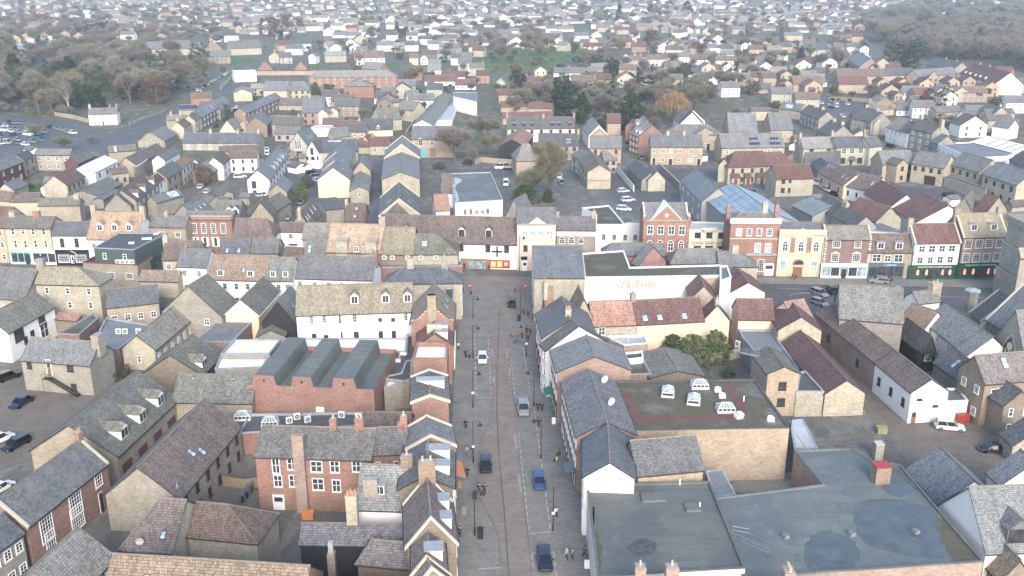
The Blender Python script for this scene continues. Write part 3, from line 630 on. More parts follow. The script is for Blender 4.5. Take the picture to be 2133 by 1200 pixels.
for t in (.12,.36,.6,.84):
  m=MB();m.box(-1.3,1.3,-.05,0,0,2.4,0);put(mw,'garage_door',m.mesh('garage_door',['wall_maroon']),'F',t*mw.W,0)
P('grey stone tiled cross range joining the garage range to the brick factory wall',360,836,524,838,(445,781),h=4.4,rm='moss',wm='buff',n='garage_range',s=[('F',.2,.85,.5,.5),('F',.72,.85,.5,.5)])
K('E2')
P('grey stone tiled range with one broad pitched dormer behind the white factory roofs',442,880,672,638,(238,508),h=4.2,rm='moss',wm='brownb',n='garage_range',pitch=34,dm=[(.3,dict(w=2.2,hh=1.3))])
K('F2')
bt=P('long brown pantiled terrace with two blue skylights and stone walls round a courtyard',232,692,632,216,(408,28),h=5.4,rm='brown',wm='stone',n='terraced_house',w=(2,6,'d',.9),s=[('F',.42,.42,.9,1.3),('F',.5,.28,.9,1.3)],dish=[('F',.05,.15,.6)])
P('brown hipped tile roofed house facing the walled courtyard',285,932,742,977,(480,728),h=4.2,rm='brown',wm='stone',n='courtyard_house',hipR=5.0)
K('Z')
P('brown tiled house with a left hip and a single skylight below the long pantiled terrace',252,1143,358,1150,(315,1038),h=4.4,rm='brown',wm='cream',n='courtyard_house',hipL=3.0,s=[('F',.75,.3,.7,1.0)],dish=[('F',.35,.1,.3)])
K('F3')
rb=P('three storey red brick terrace with white windows and a tall outside chimney breast',38,366,838,392,(400,168),yb=748,rm='dark',wm='red',n='brick_terrace',pitch=30,c=[(.63,.9,.9,1.5,1,'wall_red'),(.86,1.2,.7,1.7,2,'wall_red')])
wins(rb,[(148,365,215,475),(255,370,330,450),(420,398,508,480),(555,396,628,482),(708,396,775,478),(163,497,232,580),(270,497,345,580),(432,520,520,603),(570,528,637,617)],'w')
doorpx(rb,(158,632,250,760),'frame_white')
for r in ((285,640,360,715),(450,665,540,740),(568,675,632,750)):
  x0,z1=facade(rb,r[0],r[1]);x1,z0=facade(rb,r[2],r[3]);z0=max(z0,.1);m=MB()
  for i in range(7): m.box(x0,x1,-.08,-.04,z0+(z1-z0)*i/6-.03,z0+(z1-z0)*i/6+.03);
  for i in range(5): q=x0+(x1-x0)*i/4;m.box(q-.03,q+.03,-.11,-.08,z0,z1)
  m.build('trellis',['wood'],rb.root)
x0,_=facade(rb,322,500);x1,_=facade(rb,398,500);m=MB();m.box(x0,x1,-.7,0,0,rb.h+3.4,0);m.box(x0-.08,x1+.08,-.76,.06,rb.h+3.4,rb.h+3.6,0)
tag(m.build('chimney_breast',['wall_pinkred'],rb.root),'pink brick chimney breast rising above the eaves')
K('F4')
P('red brick rear extension with one tall window beside the coped slate gable',222,352,478,342,(350,172),h=rb.h,rm='dark',wm='red',n='rear_wing',w=(2,2,'w',.8),c=[(.98,.9,.9,1.8,1,'wall_red'),(.9,.9,.9,.8,1,'wall_red')])
P('low brown tile roof with a dark wall behind the red brick terrace',182,182,512,186,(400,66),h=6.0,rm='brown',wm='maroon',n='outbuilding')
K('Z')
# brick factory with raised roof bays
def factory():
  h=6.6;A,B_=at(514,801,h),at(779,812,h);b=Bld();b.kind='p';u,n,Wd=frame_of(A,B_);far=at(735,722,h);far2=at(592,722,h)
  d=((far+far2)/2-(A+B_)/2);D=d.dot(n);b.u,b.n,b.W,b.h,b.D=u,n,Wd,h,D;b.P1=A.copy();b.P1.z=0
  b.root=thing('brick_factory','red brick factory with a stepped front wall and three raised flat roof bays','factory',(b.P1.x,b.P1.y,0),math.atan2(u.y,u.x))
  m=MB();bays=[]
  for x0,x1 in ((532,568),(612,645),(697,734)):
    a,_=facade(b,x0,795);c,_=facade(b,x1,795);bays.append((a,c))
  H=1.7;top=[(0,0,h)]
  pts=[(0,0,0),(0,0,h)]
  for a,c in bays: pts+=[(a-.5,0,h),(a-.2,0,h+H),(c+.2,0,h+H),(c+.6,0,h)]
  pts+=[(Wd,0,h),(Wd,0,0)]
  m.face(pts[::-1]);m.face([(p[0],.35,p[2]) for p in pts])
  for i in range(1,len(pts)-2):
    p,q=pts[i],pts[i+1];m.face([p,q,(q[0],.35,q[2]),(p[0],.35,p[2])],1)
  m.face([(Wd,0,0),(Wd,D,0),(Wd,D,h),(Wd,0,h)]);m.face([(0,D,0),(0,0,0),(0,0,h),(0,D,h)]);m.face([(Wd,D,0),(0,D,0),(0,D,h),(Wd,D,h)])
  b.wall=m.build('wall',['wall_red','felt'],b.root);m=MB();m.box(.02,Wd-.02,.36,D,h-1.0,h-.8,0)
  sh=((far2-A).dot(u)-( (at(532,795,h)-A).dot(u)))*0.0
  for a,c in bays:
    S4=[(a-.45,h-.8),(a-.15,h+H-.1),(c+.15,h+H-.1),(c+.6,h-.8)]
    for i in range(3): (xa,za),(xb,zb)=S4[i],S4[i+1];m.face([(xa,.36,za),(xb,.36,zb),(xb,D,zb),(xa,D,za)],0)
    m.face([(x,D,z) for x,z in S4][::-1],0)
    for j in range(1,9): y=D*j/9;m.box(a-.2,c+.2,y-.06,y+.06,h+H-.1,h+H-.05,0)
  b.roof=m.build('roof',['felt'],b.root)
  for a,c in bays:
    w_=MB();w_.box(-.16,.16,-.05,0,-.2,.2);put(b,'air_vent',w_.mesh('air_vent',['gutter']),'F',(a+c)/2,h+.8)
  w_=MB();w_.box(-.65,.65,-.3,0,0,3.2,0);put(b,'white_duct',w_.mesh('white_duct',['roof_white']),'F',Wd*.57,0)
  return b
fac=factory()
fy2=FLAT('dark felt roof cluttered with white units behind the red brick terrace',[(498,906),(756,890),(758,862),(520,866)],3.4,'felt_roofed_building',wm='red',rm='felt_dark')
for x,y in ((618,872),(640,878),(602,880),(713,868),(748,872)): onroof(fy2,'air_conditioner',ac_mesh(),x,y,rnd.uniform(-.5,.5))
fac_lantern_xy=((563,884),(506,872))
FLAT('white flat factory roof slope next to the raised brown roof bays',[(461,740),(562,740),(586,709),(488,711)],6.2,'white_roofed_shed','factory',wm='greyb',rm='roof_white')
FLAT('lower white factory roof with a dark edge beside the stone tiled cross range',[(448,772),(548,768),(563,741),(461,741)],5.4,'white_roofed_shed','factory',wm='greyb',rm='roof_white')
FLAT('white flat roof strip in front of the white block with three roof dormers',[(588,730),(846,736),(848,708),(590,708)],5.0,'white_roofed_shed','factory',wm='white',rm='roof_white')
FLAT('dark felt roof with a roof hatch between the factory and the street houses',[(776,790),(868,800),(868,700),(848,700),(846,737),(796,740)],4.6,'felt_roofed_building','building',wm='brownb',rm='felt_dark')
hb=FLAT('white box shaped rooflight hatch on the dark felt roof',[(817,748),(834,748),(832,733),(819,733)],5.2,'roof_hatch','roof hatch',wm='white',rm='felt_dark',para=.05,z0=4.6)
FLAT('white sheeted lean-to roof against the brick gable near the street',[(800,812),(858,792),(858,752),(846,755),(836,780),(808,786)],4.4,'white_roofed_shed','factory',wm='stone',rm='roof_white')
FLAT('white sloped street roof behind a red brick parapet',[(859,756),(931,756),(934,722),(868,722)],8.2,'street_building','building',wm='red',rm='roof_white',para=.8,pm='wall_red')
K('E3')
st5=G('street house with a dark mansard roof and pale coping below an orange brick wall',1190,1190,1605,1190,1120,1385,832,h=8.4,rm='dark',wm='red',cope=True,n='terraced_house',dm=[(.5,dict(side='R',kind='f',w=1.3,v0=.2))])
K('G1')
st6=G('orange brick street house with curved dutch gable and a chimney up its middle',460,800,985,800,545,745,300,h=9.2,rm='mottle',wm='red',n='dutch_gabled_house',s=[('R',.4,.4,.7,1.3),('R',.7,.4,.7,1.3)])
m=MB();m.box(st6.W/2-.75,st6.W/2+.75,-.35,.5,0,st6.h+st6.rise+1.5,0);m.box(st6.W/2-.9,st6.W/2+.9,-.45,.6,st6.h+st6.rise+1.3,st6.h+st6.rise+1.5,0);jit(m.build('chimney',['wall_buff'],st6.roof))
m=MB()
for sx in (0,1):
  for i in range(8):
    a=i/8;x=a*st6.W/2;x2=(i+1)/8*st6.W/2;f0=(st6.rise*(a**1.7));z=st6.h+f0+.5;xa,xb=(x,x2) if sx==0 else (st6.W-x2,st6.W-x);m.box(xa,xb,-.12,.25,st6.h-.3,z,0);m.box(xa,xb,-.17,.3,z,z+.1,1)
m.build('gable_parapet',['wall_red','stonetrim'],st6.root)
G('lower maroon tiled street house with pale dormers in front of the dutch gable',540,1080,965,1060,930,752,770,h=7.6,rm='maroon',wm='red',n='terraced_house',dm=[(.25,dict(side='R',kind='f',w=1.6,v0=.25)),(.8,dict(side='R',kind='f',w=1.6,v0=.25))],c=[(.35,2.6,.8,.9,0,'wall_cream')])
K('Z')
wb_=P('long white rendered block with a tan tile roof and three white dormers',617,656,859,648,(738,593),h=8.2,rm='tan',wm='white',n='white_block',pitch=42,dm=[(.50,dict(hh=1.7,v0=.3)),(.77,dict(hh=1.7,v0=.3)),(.96,dict(hh=1.7,v0=.3))],cope=False)
K('E3');wins(wb_,[(22,200,75,295),(165,198,222,288),(510,175,568,268),(1093,170,1146,262)],'g');wins(wb_,[(52,410,105,475),(190,425,240,475),(528,388,588,475),(810,380,862,470),(958,380,1010,470),(805,232,850,265),(952,230,998,265),(360,182,380,270),(380,390,405,470)],'d')
K('G1')
P('blue slate hipped roof with yellow brick chimneys at the street corner',130,300,1085,288,(600,100),h=8.2,rm='navy',wm='cream',n='corner_building',hipL=4,hipR=4,w2=(3,3,'w'),c=[(.33,1.3,.8,1.9,0,'wall_cream'),(.78,1.3,.8,2.2,1,'wall_stone')])
m=MB()
FLAT('low white and glass roof extension beside the blue slate corner roof',[(870,560),(990,560),(990,370),(880,370)],7.4,'roof_terrace','extension',wm='cream',rm='moss_flat')
K('D3')
ml=P('olive brown tiled rear block with three air conditioners on its brick wall',138,642,492,648,(300,368),h=7.2,rm='tan',wm='brownb',n='rear_block')
mr=P('mossy hipped tile roof with a double skylight beside the white building with the cross',482,645,965,642,(640,440),h=7.2,rm='moss',wm='cream',n='rear_block',hipR=5.0,s=[('F',.28,.5,1.3,1.6)])
for b,xs in ((ml,(205,290,448)),(mr,(585,742))):
  for x in xs:
    q,z=facade(b,x,700);put(b,'air_conditioner',ac_mesh(),'F',q,max(4.9,z))
K('Z')
FLAT('grey flat roof strip below the wall with the row of air conditioners',[(775,560),(963,556),(963,545),(786,545)],4.6,'felt_roofed_building','building',wm='red',rm='felt_grey')
ob=P('orange tiled house with two broad stone chimney breasts on its front slope',680,524,790,527,(733,467),h=7.6,rm='orange',wm='stone',n='stone_house',c=[(.97,1.5,1.2,1.5,3,'wall_stone')])
for t in (.3,.85):
  m=MB();m.box(t*ob.W-1.3,t*ob.W+1.3,-.3,1.6,0,ob.h+2.7,0);m.prism([(t*ob.W-1.3,-.3,ob.h+2.7),(t*ob.W+1.3,-.3,ob.h+2.7),(t*ob.W+1.3,2.6,ob.h+2.9),(t*ob.W-1.3,2.6,ob.h+2.9)],.2,0);tag(m.build('chimney_breast',['wall_cream'],ob.root),'broad yellow brick chimney breast')
put(ob,'window',window_mesh(1.2,1.2,'w'),'F',ob.W*.57,ob.h+.8)
P('low yellow brick rear range with dark wall timbers below the orange tiled house',680,533,790,534,(735,520),h=5.6,rm='tan',wm='cream',n='rear_block',w=(1,4,'d',.6))
K('D2')
P('white fronted house with lichen mottled tiles and two grey box dormers',262,905,850,920,(600,662),h=6.4,rm='mottle',wm='white',n='white_cottage',w=(2,5,'w',1.0),dm=[(.22,dict(kind='f',hh=1.4,w=1.4)),(.75,dict(kind='f',hh=1.4,w=1.4))],s=[('F',.6,.4,.7,1.2)])
P('white fronted house with mossy mottled tiles and two white dormer windows',855,920,1140,922,(1010,685),h=6.4,rm='moss',wm='white',n='white_cottage',w=(2,3,'g',1.0),dm=[(.3,dict(kind='f',hh=1.5,w=1.2)),(.75,dict(kind='f',hh=1.5,w=1.2))])
P('white walled house with a pale streaked slate roof left of the long dark slate one',1145,892,1452,902,(1350,672),h=6.2,rm='slate',wm='white',n='white_cottage',w=(2,2,'g',1.0))
P('white walled house with a long dark slate roof behind the white dormered block',1460,902,1975,915,(1740,676),h=6.2,rm='purple',wm='white',n='white_cottage',w=(2,4,'g',1.0),c=[(1.0,1.0,1.4,1.6,2,'wall_red')])
P('white gable windowed house with a pale slate roof and a red potted chimney',-62,772,245,782,(110,595),h=6.6,rm='slate',wm='white',n='white_cottage',w=(2,2,'g',1.0),c=[(.15,.8,.8,.6,1,'wall_red')])
P('purple slate roof with two bright skylights behind the mottled tile house',385,645,690,642,(600,485),h=6.0,rm='purple',wm='brownb',n='slate_roofed_house',s=[('F',.25,.2,.8,1.3),('F',.65,.2,.8,1.3)])
P('lichen speckled grey slate roof with a stone end gable next to the purple slate roof',682,632,992,632,(860,478),h=6.0,rm='slate',wm='stone',n='slate_roofed_house',c=[(.97,.8,.6,.7,0,'wall_stone')])
P('little brown hipped roof between the grey slates and the white cottage front',1040,690,1262,700,(1180,582),h=5.0,rm='brown',wm='brownb',n='slate_roofed_house')
P('blue grey slate roof with a tall rooflight beside the orange tiled house',1270,658,1490,660,(1390,486),h=6.0,rm='slate',wm='grey2',n='slate_roofed_house',s=[('F',.2,.35,.9,2.2)])
P('brown tile roof with a white lean-to light in front of the red brick shuttered shop',-140,640,165,640,(0,512),h=6.0,rm='brown',wm='white',n='tiled_house',w2=(1,1))
K('Z')
G('mossy gabled stone house with a white window in its end wall',352,640,447,668,596,432,572,h=5.6,rm='moss',wm='stone',n='gabled_house',w=(1,2,'w',1.1,5.6,2.6))
G('dark mossy gabled hall with white bargeboards over a peach end wall',469,655,538,656,626,548,578,h=5.6,rm='moss',wm='peach',n='gabled_hall',trim='trim_white')
FLAT('grey lead flat roof in front of the gabled hall with white bargeboards',[(405,712),(484,712),(540,656),(470,655)],4.0,'flat_roofed_building','building',wm='brownb',rm='felt_grey',para=.05)
G('small mossy gabled store under the black boarded gable',532,712,596,690,688,574,660,h=3.6,rm='moss',wm='stone',n='store')
G('slate roofed house with a black boarded gable beside the white dormered block',545,672,618,672,628,606,596,h=5.4,rm='slate',wm='black',n='boarded_house',s=[('R',.4,.5,.7,1.3)])
lc=P('long yellow brick cottage with a lichen grey roof and white cottage windows',322,728,412,652,(287,697),h=4.2,rm='grey',wm='cream',n='cottage',w=(1,7,'g',.9),w1=(1,1,'w',.6),door=('F',.42))
K('E1')
sh=P('stone house with an outside black iron stair and a big end chimney',238,702,1018,765,(700,480),yb=1085,rm='slate',wm='stone',n='stone_house',pitch=38,c=[(.99,1.4,2.0,1.6,0,'wall_buff')])
sh_d=doorpx(sh,(525,735,595,880),'door_wood');sh_d.location.z=facade(sh,560,885)[1]
wins(sh,[(755,752,840,840),(300,712,365,800),(805,975,880,1060)],'d')
def iron_stair(b,xa,ya,xb,yb_):
  x0,z0=facade(b,xa,ya);x1,_=facade(b,xb,yb_);n=14;m=MB()
  for i in range(n):
    x=x0+(x1-x0)*(i+.5)/n;z=z0*(1-(i+.5)/n);m.box(x-.16,x+.16,-1.1,-.15,z,z+.04)
  for y in (-1.1,-.15):
    m.prism([(x0,y-.03,z0+.1),(x0,y+.03,z0+.1),(x1,y+.03,.1),(x1,y-.03,.1)],.22)
  m.box(x0-1.3,x0+.1,-1.15,-.1,z0-.05,z0+.05)
  for i in range(9):
    x=x0+(x1-x0)*i/8;z=z0*(1-i/8);m.tube((x,-1.1,z),(x,-1.1,z+1.0),.03,.03,5)
  m.tube((x0,-1.1,z0+1.0),(x1,-1.1,1.0),.03,.03,5);m.tube((x0,-1.1,z0+.5),(x1,-1.1,.5),.03,.03,5)
  for x in (x0-1.25,x0-.6,x0): m.tube((x,-1.12,0 if x<x0-1 else z0),(x,-1.12,z0+1.0),.04,.04,5)
  m.tube((x0-1.25,-1.12,z0+1.0),(x0,-1.12,z0+1.0),.03,.03,5)
  o=m.build('stair',['black_metal'],b.root);tag(o,'black iron outside staircase')
print('SH',sh.W,sh.D,sh.h,sh.rise)
iron_stair(sh,600,905,940,1130)
K('E1')
wl=P('white painted house with a bay window and a lichen tile roof at the picture edge',88,400,612,106,(380,-60),yb=585,rm='moss',wm='white',n='white_house')
wins(wl,[(150,370,280,450),(425,205,515,265),(340,385,395,450),(268,455,318,510)],'d');wins(wl,[(445,310,560,425)],'w')
K('D1')
P('large yellow brick block with a hipped red and brown tile roof',368,952,1025,968,(700,788),h=9.0,rm='tan',wm='cream',n='brick_block',hipR=5.5,c=[(.0,1.6,1.2,1.8,0,'wall_stone')],w=(3,3,'w',.9))
P('dark slate roofed house beside the tall stone chimney at the picture edge',-180,1092,250,1120,(60,790),h=6.5,rm='slate',wm='cream',n='slate_roofed_house')
hut1=FLAT('square yellow brick building with a red coping and a row of air conditioners',[(865,745),(1430,775),(1560,690),(1030,660)],5.6,'square_brick_building','building',wm='buff',rm='felt_dark',pm='shop_red',para=.3)
for k in range(4):
  p=at(1225+k*50,742,5.9)-hut1.o;link('air_conditioner',ac_mesh(),hut1.roof,(p.x,p.y+.4,5.7))
edge_windows(hut1,0,1,3,'g',1.8,5.2,1.0)
hut2=FLAT('dark green clad rooftop storey with an overhanging roof and three white vents',[(975,585),(1395,605),(1745,432),(1240,432)],9.0,'rooftop_storey','building',wm='green',rm='felt_dark',para=.1,z0=5.6)
edge_windows(hut2,0,1,2,'w',.9,8.8,5.6)
for x,y,s in ((1370,537,1.0),(1530,492,1.8),(1625,443,.9)): onroof(hut2,'roof_vent',cached('rv',lambda: (lambda m: (m.box(-.6,.6,-.35,.35,0,.35,0),m.mesh('roof_vent',['roof_white']))[1])(MB())),x,y,.2,sc=(s,1,1))
P('small mottled tile roof below the pink pole sign and parasol',1450,918,1850,928,(1650,822),h=4.0,rm='mottle',wm='cream',n='tiled_house')
P('brown tile roof with two chimney pots next to the dark green rooftop storey',1690,705,2060,700,(1860,512),h=7.0,rm='brown',wm='cream',n='tiled_house',w=(2,3,'g',1.2),c=[(.0,1.1,.9,1.0,3,'wall_cream')])
K('Z')
P('wide shallow slate roof with white gable windows above the flat roofed yard',222,642,330,630,(340,592),h=5.0,rm='slate',wm='buff',n='slate_roofed_hall',pitch=18,w=(1,4,'w',1.1))
y1=FLAT('dark grey flat roofed yard building with three air conditioners on top',[(205,735),(250,728),(318,680),(222,664),(208,690)],3.4,'flat_roofed_building','building',wm='brownb',rm='felt_grey')
for x in (248,262,290): onroof(y1,'air_conditioner',ac_mesh(),x,694,.1)
FLAT('dark mossy green flat roof with two white vents beside the white house',[(120,698),(165,700),(205,665),(195,655)],3.6,'flat_roofed_building','building',wm='red',rm='moss_flat')
P('red tile lean-to roof against the big yellow brick block',105,664,160,668,(140,653),h=3.6,pitch=20,rm='red',wm='brownb',n='lean_to',mono=True)
# ================================================================ right of the main street
K('Z')
R1=P('blue grey roofed corner building with a yellow brick side wall at the junction',1113,579,1217,579,(1165,513),h=9.5,pitch=16,rm='slate',wm='cream',n='corner_building',w1=(3,4,'w'))
MR=FLAT('white walled building with a mossy flat roof and a faded pink painted patch',[(1218,580),(1446,577),(1502,576),(1500,554),(1312,559),(1299,524),(1212,530)],9.4,'moss_roofed_building','building',wm='white',rm='moss_flat',pm='trim_white',para=.25)
def frontof(b,i):
  p,L,a=edge_wall(b,i);b.u=Vector((math.cos(a),math.sin(a),0));b.n=Vector((-b.u.y,b.u.x,0));b.P1=b.o+p;b.P1.z=0
  o=bpy.data.objects.new('x',None);return a
def fpanel(b,name,r,mat,d=.06,z=None):
  a=math.atan2(b.u.y,b.u.x);x0,z1=facade(b,r[0],r[1]);x1,z0=facade(b,r[2],r[3]);z0=max(z0,0);m=MB();m.box(x0,x1,-d,0,z0,z1);o=m.build(name,[mat],b.root);o.location=b.P1-b.o;o.rotation_euler=(0,0,a);return o
frontof(MR,0)
def patch_mat():
  m,t,b=nodes('faded_paint');n=noise(t,1.6,8,rough=.8);n2=noise(t,.35,2)
  c=mixc(t,'MIX',ramp(t,n,.42,.52),(.80,.79,.76),(.58,.30,.25));t.links.new(c,b.inputs['Base Color']);MATS['faded_paint']=m
patch_mat();fpanel(MR,'painted_patch',(1285,582,1368,600),'faded_paint',.02)
fpanel(MR,'brick_panel',(1447,579,1499,628),'wall_tan',.05)
FLAT('tall white rendered stair block with two slit windows beside the mossy flat roof',[(1500,588),(1523,580),(1515,556),(1500,556)],9.8,'stair_block','building',wm='white',rm='felt',pm='trim_white')
K('D4')
P('grey slate roof with a flat top behind the mossy flat roof',585,652,1225,655,(800,537),h=8.0,rm='slate',wm='red',n='slate_roofed_house',hipL=2)
G('slate roofed rear wing with a pale valley in front of the red brick gabled bank',905,742,1285,738,572,1040,545,h=7.4,rm='slate',wm='red',n='rear_wing')
P('broad grey slate roof with small ridge tiles in front of the white stone bank',1290,742,1800,735,(1500,595),h=7.2,rm='slate',wm='cream',n='slate_roofed_house',hipL=2)
P('hipped slate roof with a stubby chimney in front of the tall orange brick house',1790,770,2190,775,(2000,625),h=7.0,rm='slate',wm='cream',n='slate_roofed_house',hipR=4,c=[(.45,1.4,1.0,1.6,0,'wall_cream')])
K('E5')
rt=P('bright red tiled cottage range with one white window',535,455,955,437,(700,220),h=6.4,rm='red',wm='cream',n='cottage',c=[(1.0,.9,1.1,1.4,2,'wall_stone')])
wins(rt,[(585,472,648,545)],'w')
bq=P('brown tiled range with three skylights and a long cream rendered wall',958,440,1600,405,(1300,196),h=6.4,rm='maroon',wm='peach',n='cottage',s=[('F',.13,.22,1.1,1.3),('F',.35,.22,1.1,1.3),('F',.72,.22,1.1,1.3)])
G('cream gable end with a pale chimney beside the three skylight roof',1592,402,1845,402,262,1690,190,h=6.4,rm='maroon',wm='peach',n='gabled_house',c=[(.15,.7,.9,1.2,1,'wall_cream')])
G('small dark pyramid roof in front of the brown brick panel',1480,185,1705,190,75,1590,55,h=7.6,rm='maroon',wm='buff',n='gabled_house')
G('mottled tile gable squeezed behind the blue slate street house',340,400,540,395,200,450,190,h=7.2,rm='mottle',wm='stone',n='rear_wing')
K('Z')
G('red tiled street house peak behind the blue slate street house',1100,648,1168,645,600,1150,598,h=9,rm='red',wm='plum',n='terraced_house',c=[(.0,1.2,.7,1.2,3,'wall_cream')])
r5=G('blue slate street house with a cream rendered end gable',1132,708,1240,698,667,1170,618,h=8.8,rm='navy',wm='peach',n='terraced_house',w1=(3,4,'w'),c=[(.2,1.0,.8,1.2,3,'wall_cream')])
G('narrow dark slate street house squeezed in front of the cream gable',1136,727,1272,718,680,1192,667,h=8.6,rm='dark',wm='white',n='terraced_house',w1=(3,2,'w'))
r7=G('slate roofed street house with a pinkish brick end gable',1162,778,1313,768,743,1222,699,h=9.0,rm='slate',wm='pinkred',n='terraced_house',w1=(3,4,'w'))
K('F6')
r8=G('dark roofed street building carrying two white satellite dishes',88,650,532,606,524,172,113,h=8.8,rm='purple',wm='plum',n='terraced_house',w1=(3,9,'w'),dish=[('R',.35,.62,.5),('R',.8,.55,.5)])
for o in r8.roof.children:
  if o.name.startswith('satellite'): o.scale=(1.35,)*3;o.location.z+=.4
r9=G('blue slate street building with a plain white end gable',138,972,528,940,840,320,530,h=8.6,rm='navy',wm='white',n='terraced_house',w1=(3,4,'w'))
r10=P('purple grey slate rear wing with a white valley line and orange brick wall',560,935,1068,888,(760,650),h=7.4,rm='navy',wm='tan',n='rear_wing')
K('Z')
mf=FLAT('flat mossy roof with white glazed lanterns and red strips over sandy brick',[(1316,898),(1644,893),(1572,792),(1279,796)],8.2,'lantern_roofed_building','building',wm='tan',rm='moss_flat',para=.18,pm='felt_dark')
mstrip=MB()
for q in ([(1298,815),(1312,815),(1335,868),(1318,868)],[(1318,868),(1540,864),(1540,876),(1322,878)],[(1510,800),(1520,798),(1560,858),(1545,862)]):
  mstrip.prism([(p.x-mf.o.x,p.y-mf.o.y,8.215) for p in poly(q,8.2)],.03)
MATS.get('red_felt') or M('red_felt',(.20,.085,.075),'mottle',.8);mstrip.build('felt_strip',['red_felt'],mf.roof)
def lantern_mesh():
  m=MB();x,y=1.15,.8;m.box(-x-.12,x+.12,-y-.12,y+.12,0,.3,0)
  m.box(-x,x,-y,y,.3,.75,1)
  for sx in range(5):
    q=-x+2*x*sx/4
    for yy in (-y,y): m.box(q-.04,q+.04,yy-.03,yy+.03,.3,.75,0)
  for yy in (-y,y): m.box(-x,x,yy-.035,yy+.035,.72,.8,0)
  for xx in (-x,x): m.box(xx-.035,xx+.035,-y,y,.722,.802,0)
  A=[(-x,-y,.8),(x,-y,.8),(x,y,.8),(-x,y,.8)];r0,r1=(-x*.45,0,1.4),(x*.45,0,1.4)
  m.face([A[0],A[1],r1,r0],2);m.face([A[2],A[3],r0,r1],2);m.face([A[1],A[2],r1],2);m.face([A[3],A[0],r0],2);m.tube(r0,r1,.05,.05,5,0)
  for a,r in zip(A,(r0,r1,r1,r0)): m.tube(a,r,.04,.04,5,0)
  for t in (-.4,.0,.4): m.tube((t*x,-y,.8),(t*x*.5,0,1.4),.025,.025,4,0);m.tube((t*x,y,.8),(t*x*.5,0,1.4),.025,.025,4,0)
  return m.mesh('roof_lantern',['trim_white','glass','glass_pale'])
LM=lantern_mesh()
for x,y in fac_lantern_xy: onroof(fy2,'roof_lantern',LM,x,y,.1)
for x,y,rz in ((1391,821,1.4),(1457,806,0),(1445,837,1.35),(1511,855,0)): onroof(mf,'roof_lantern',LM,x,y,rz,sc=(1.05,1.05,.95))
def fanmesh():
  m=MB();m.box(-.5,.5,-.5,.5,0,.15,0);m.lathe([(.5,.15),(.52,.5),(.4,.62),(.3,.5),(0,.48)],n=16,m=1);return m.mesh('roof_fan',['roof_white','roof_white'])
FM=fanmesh()
for x,y in ((1495,815),(1504,827),(1605,876)): onroof(mf,'roof_fan',FM,x,y)
m=MB();m.box(-.5,.5,-.5,.5,0,.5,0);m.box(-.35,.35,-.9,.1,.5,1.0,0);onroof(mf,'roof_cowl',m.mesh('roof_cowl',['roof_white']),1538,870,.3)
K('E6')
G('narrow yellow brick tower house with a mossy gabled roof and outside steel steps',296,742,545,742,690,297,530,yb=1075,rm='moss',wm='tan',n='tower_house',w=(2,1,'d',1.3,6.8,1.0))
maroon=G('cream brick hall with a long maroon tile roof',738,892,1066,902,795,553,410,yb=1075,rm='maroon',wm='cream',n='maroon_roofed_hall')
FLAT('dark flat roof in front of the cream brick hall',[(520,895),(735,895),(590,735),(545,742)],4.2,'flat_roofed_building','building',wm='cream',rm='felt_dark')
P('maroon tiled cream house with a red ridge behind the flat roof',70,316,345,320,(250,163),h=6.4,rm='maroon',wm='peach',n='cream_house')
P('maroon tiled roof end with a red ridge next to the road',500,330,648,305,(560,166),h=6.4,rm='red',wm='peach',n='cream_house')
G('maroon tiled cream brick wing facing the narrow lane',384,402,716,405,302,480,170,h=6.2,rm='maroon',wm='cream',n='cream_house')
fy=FLAT('grey flat roof with two stacked air conditioners at its corner',[(100,470),(190,580),(300,540),(540,720),(385,505),(335,412),(68,410)],4.2,'flat_roofed_building','building',wm='greyb',rm='felt_grey')
for dz in (0,1.05):
  p=at(70,500,3.2)-fy.o;link('air_conditioner',ac_mesh(),fy.root,(p.x,p.y,1.5+dz),-.9)
K('D5')
G('white rendered gable house with brown tiles in front of the zebra island',5,1045,368,1045,945,62,782,h=6.0,rm='maroon',wm='white',n='white_gabled_house')
K('Z')
gt=P('tall grey brick building with a big lichen grey tile roof beside the lane',1749,662,1881,672,(1802,596),h=7.6,rm='grey',wm='greyb',n='tall_brick_building',w1=(1,2,'w',.5),pitch=44)
wbn=G('white painted barn end with a wooden door and a long dark tile roof',1898,816,1975,814,790.5,1862,730,yb=880,rm='brown',wm='white',n='white_barn',door=[('F',.15,'door_wood')],w1=(1,3,'d',.9))
for x,z in ((.25,4.2),(.72,2.9)): put(wbn,'window',window_mesh(.9,.35,'d'),'F',x*wbn.W,z)
after(wbn,'brick part of the long barn behind its white painted end',24,n='brick_barn',wm='pinkred',rm='brown',w1=(1,2,'d',.9))
FLAT('low white extension with a green felt roof beside the white barn',[(1970,840),(2016,838),(1996,812),(1972,812)],3.2,'low_extension','extension',wm='white',rm='felt',pm='trim_white')
K('E7')
bg_=G('small black timber gable with a white lattice window',382,545,548,595,455,286,308,h=3.8,rm='dark',wm='black',n='black_gabled_house');put(bg_,'window',window_mesh(1.4,1.3,'g'),'F',bg_.W*.45,2.6)
P('white walled cottage with a long grey tiled roof near the church',411,325,757,600,(566,178),h=5.6,rm='grey',wm='white',n='white_cottage',w=(2,4,'g',.8))
P('tile roofed cottage with a pale blue gable by the road',375,195,545,175,(440,95),h=4.6,rm='grey',wm='white',n='tiled_cottage',c=[(1.0,2.2,1.6,1.6,2,'wall_cream')])
P('mottled dark tile roof behind the tall grey brick building',205,350,400,420,(290,185),h=5.0,rm='mottle',wm='white',n='tiled_cottage')
P('low stone range with a purple slate roof and a bright skylight',498,652,702,800,(662,562),h=3.6,rm='purple',wm='stone',n='stone_range',s=[('F',.5,.5,1.0,2.0)])
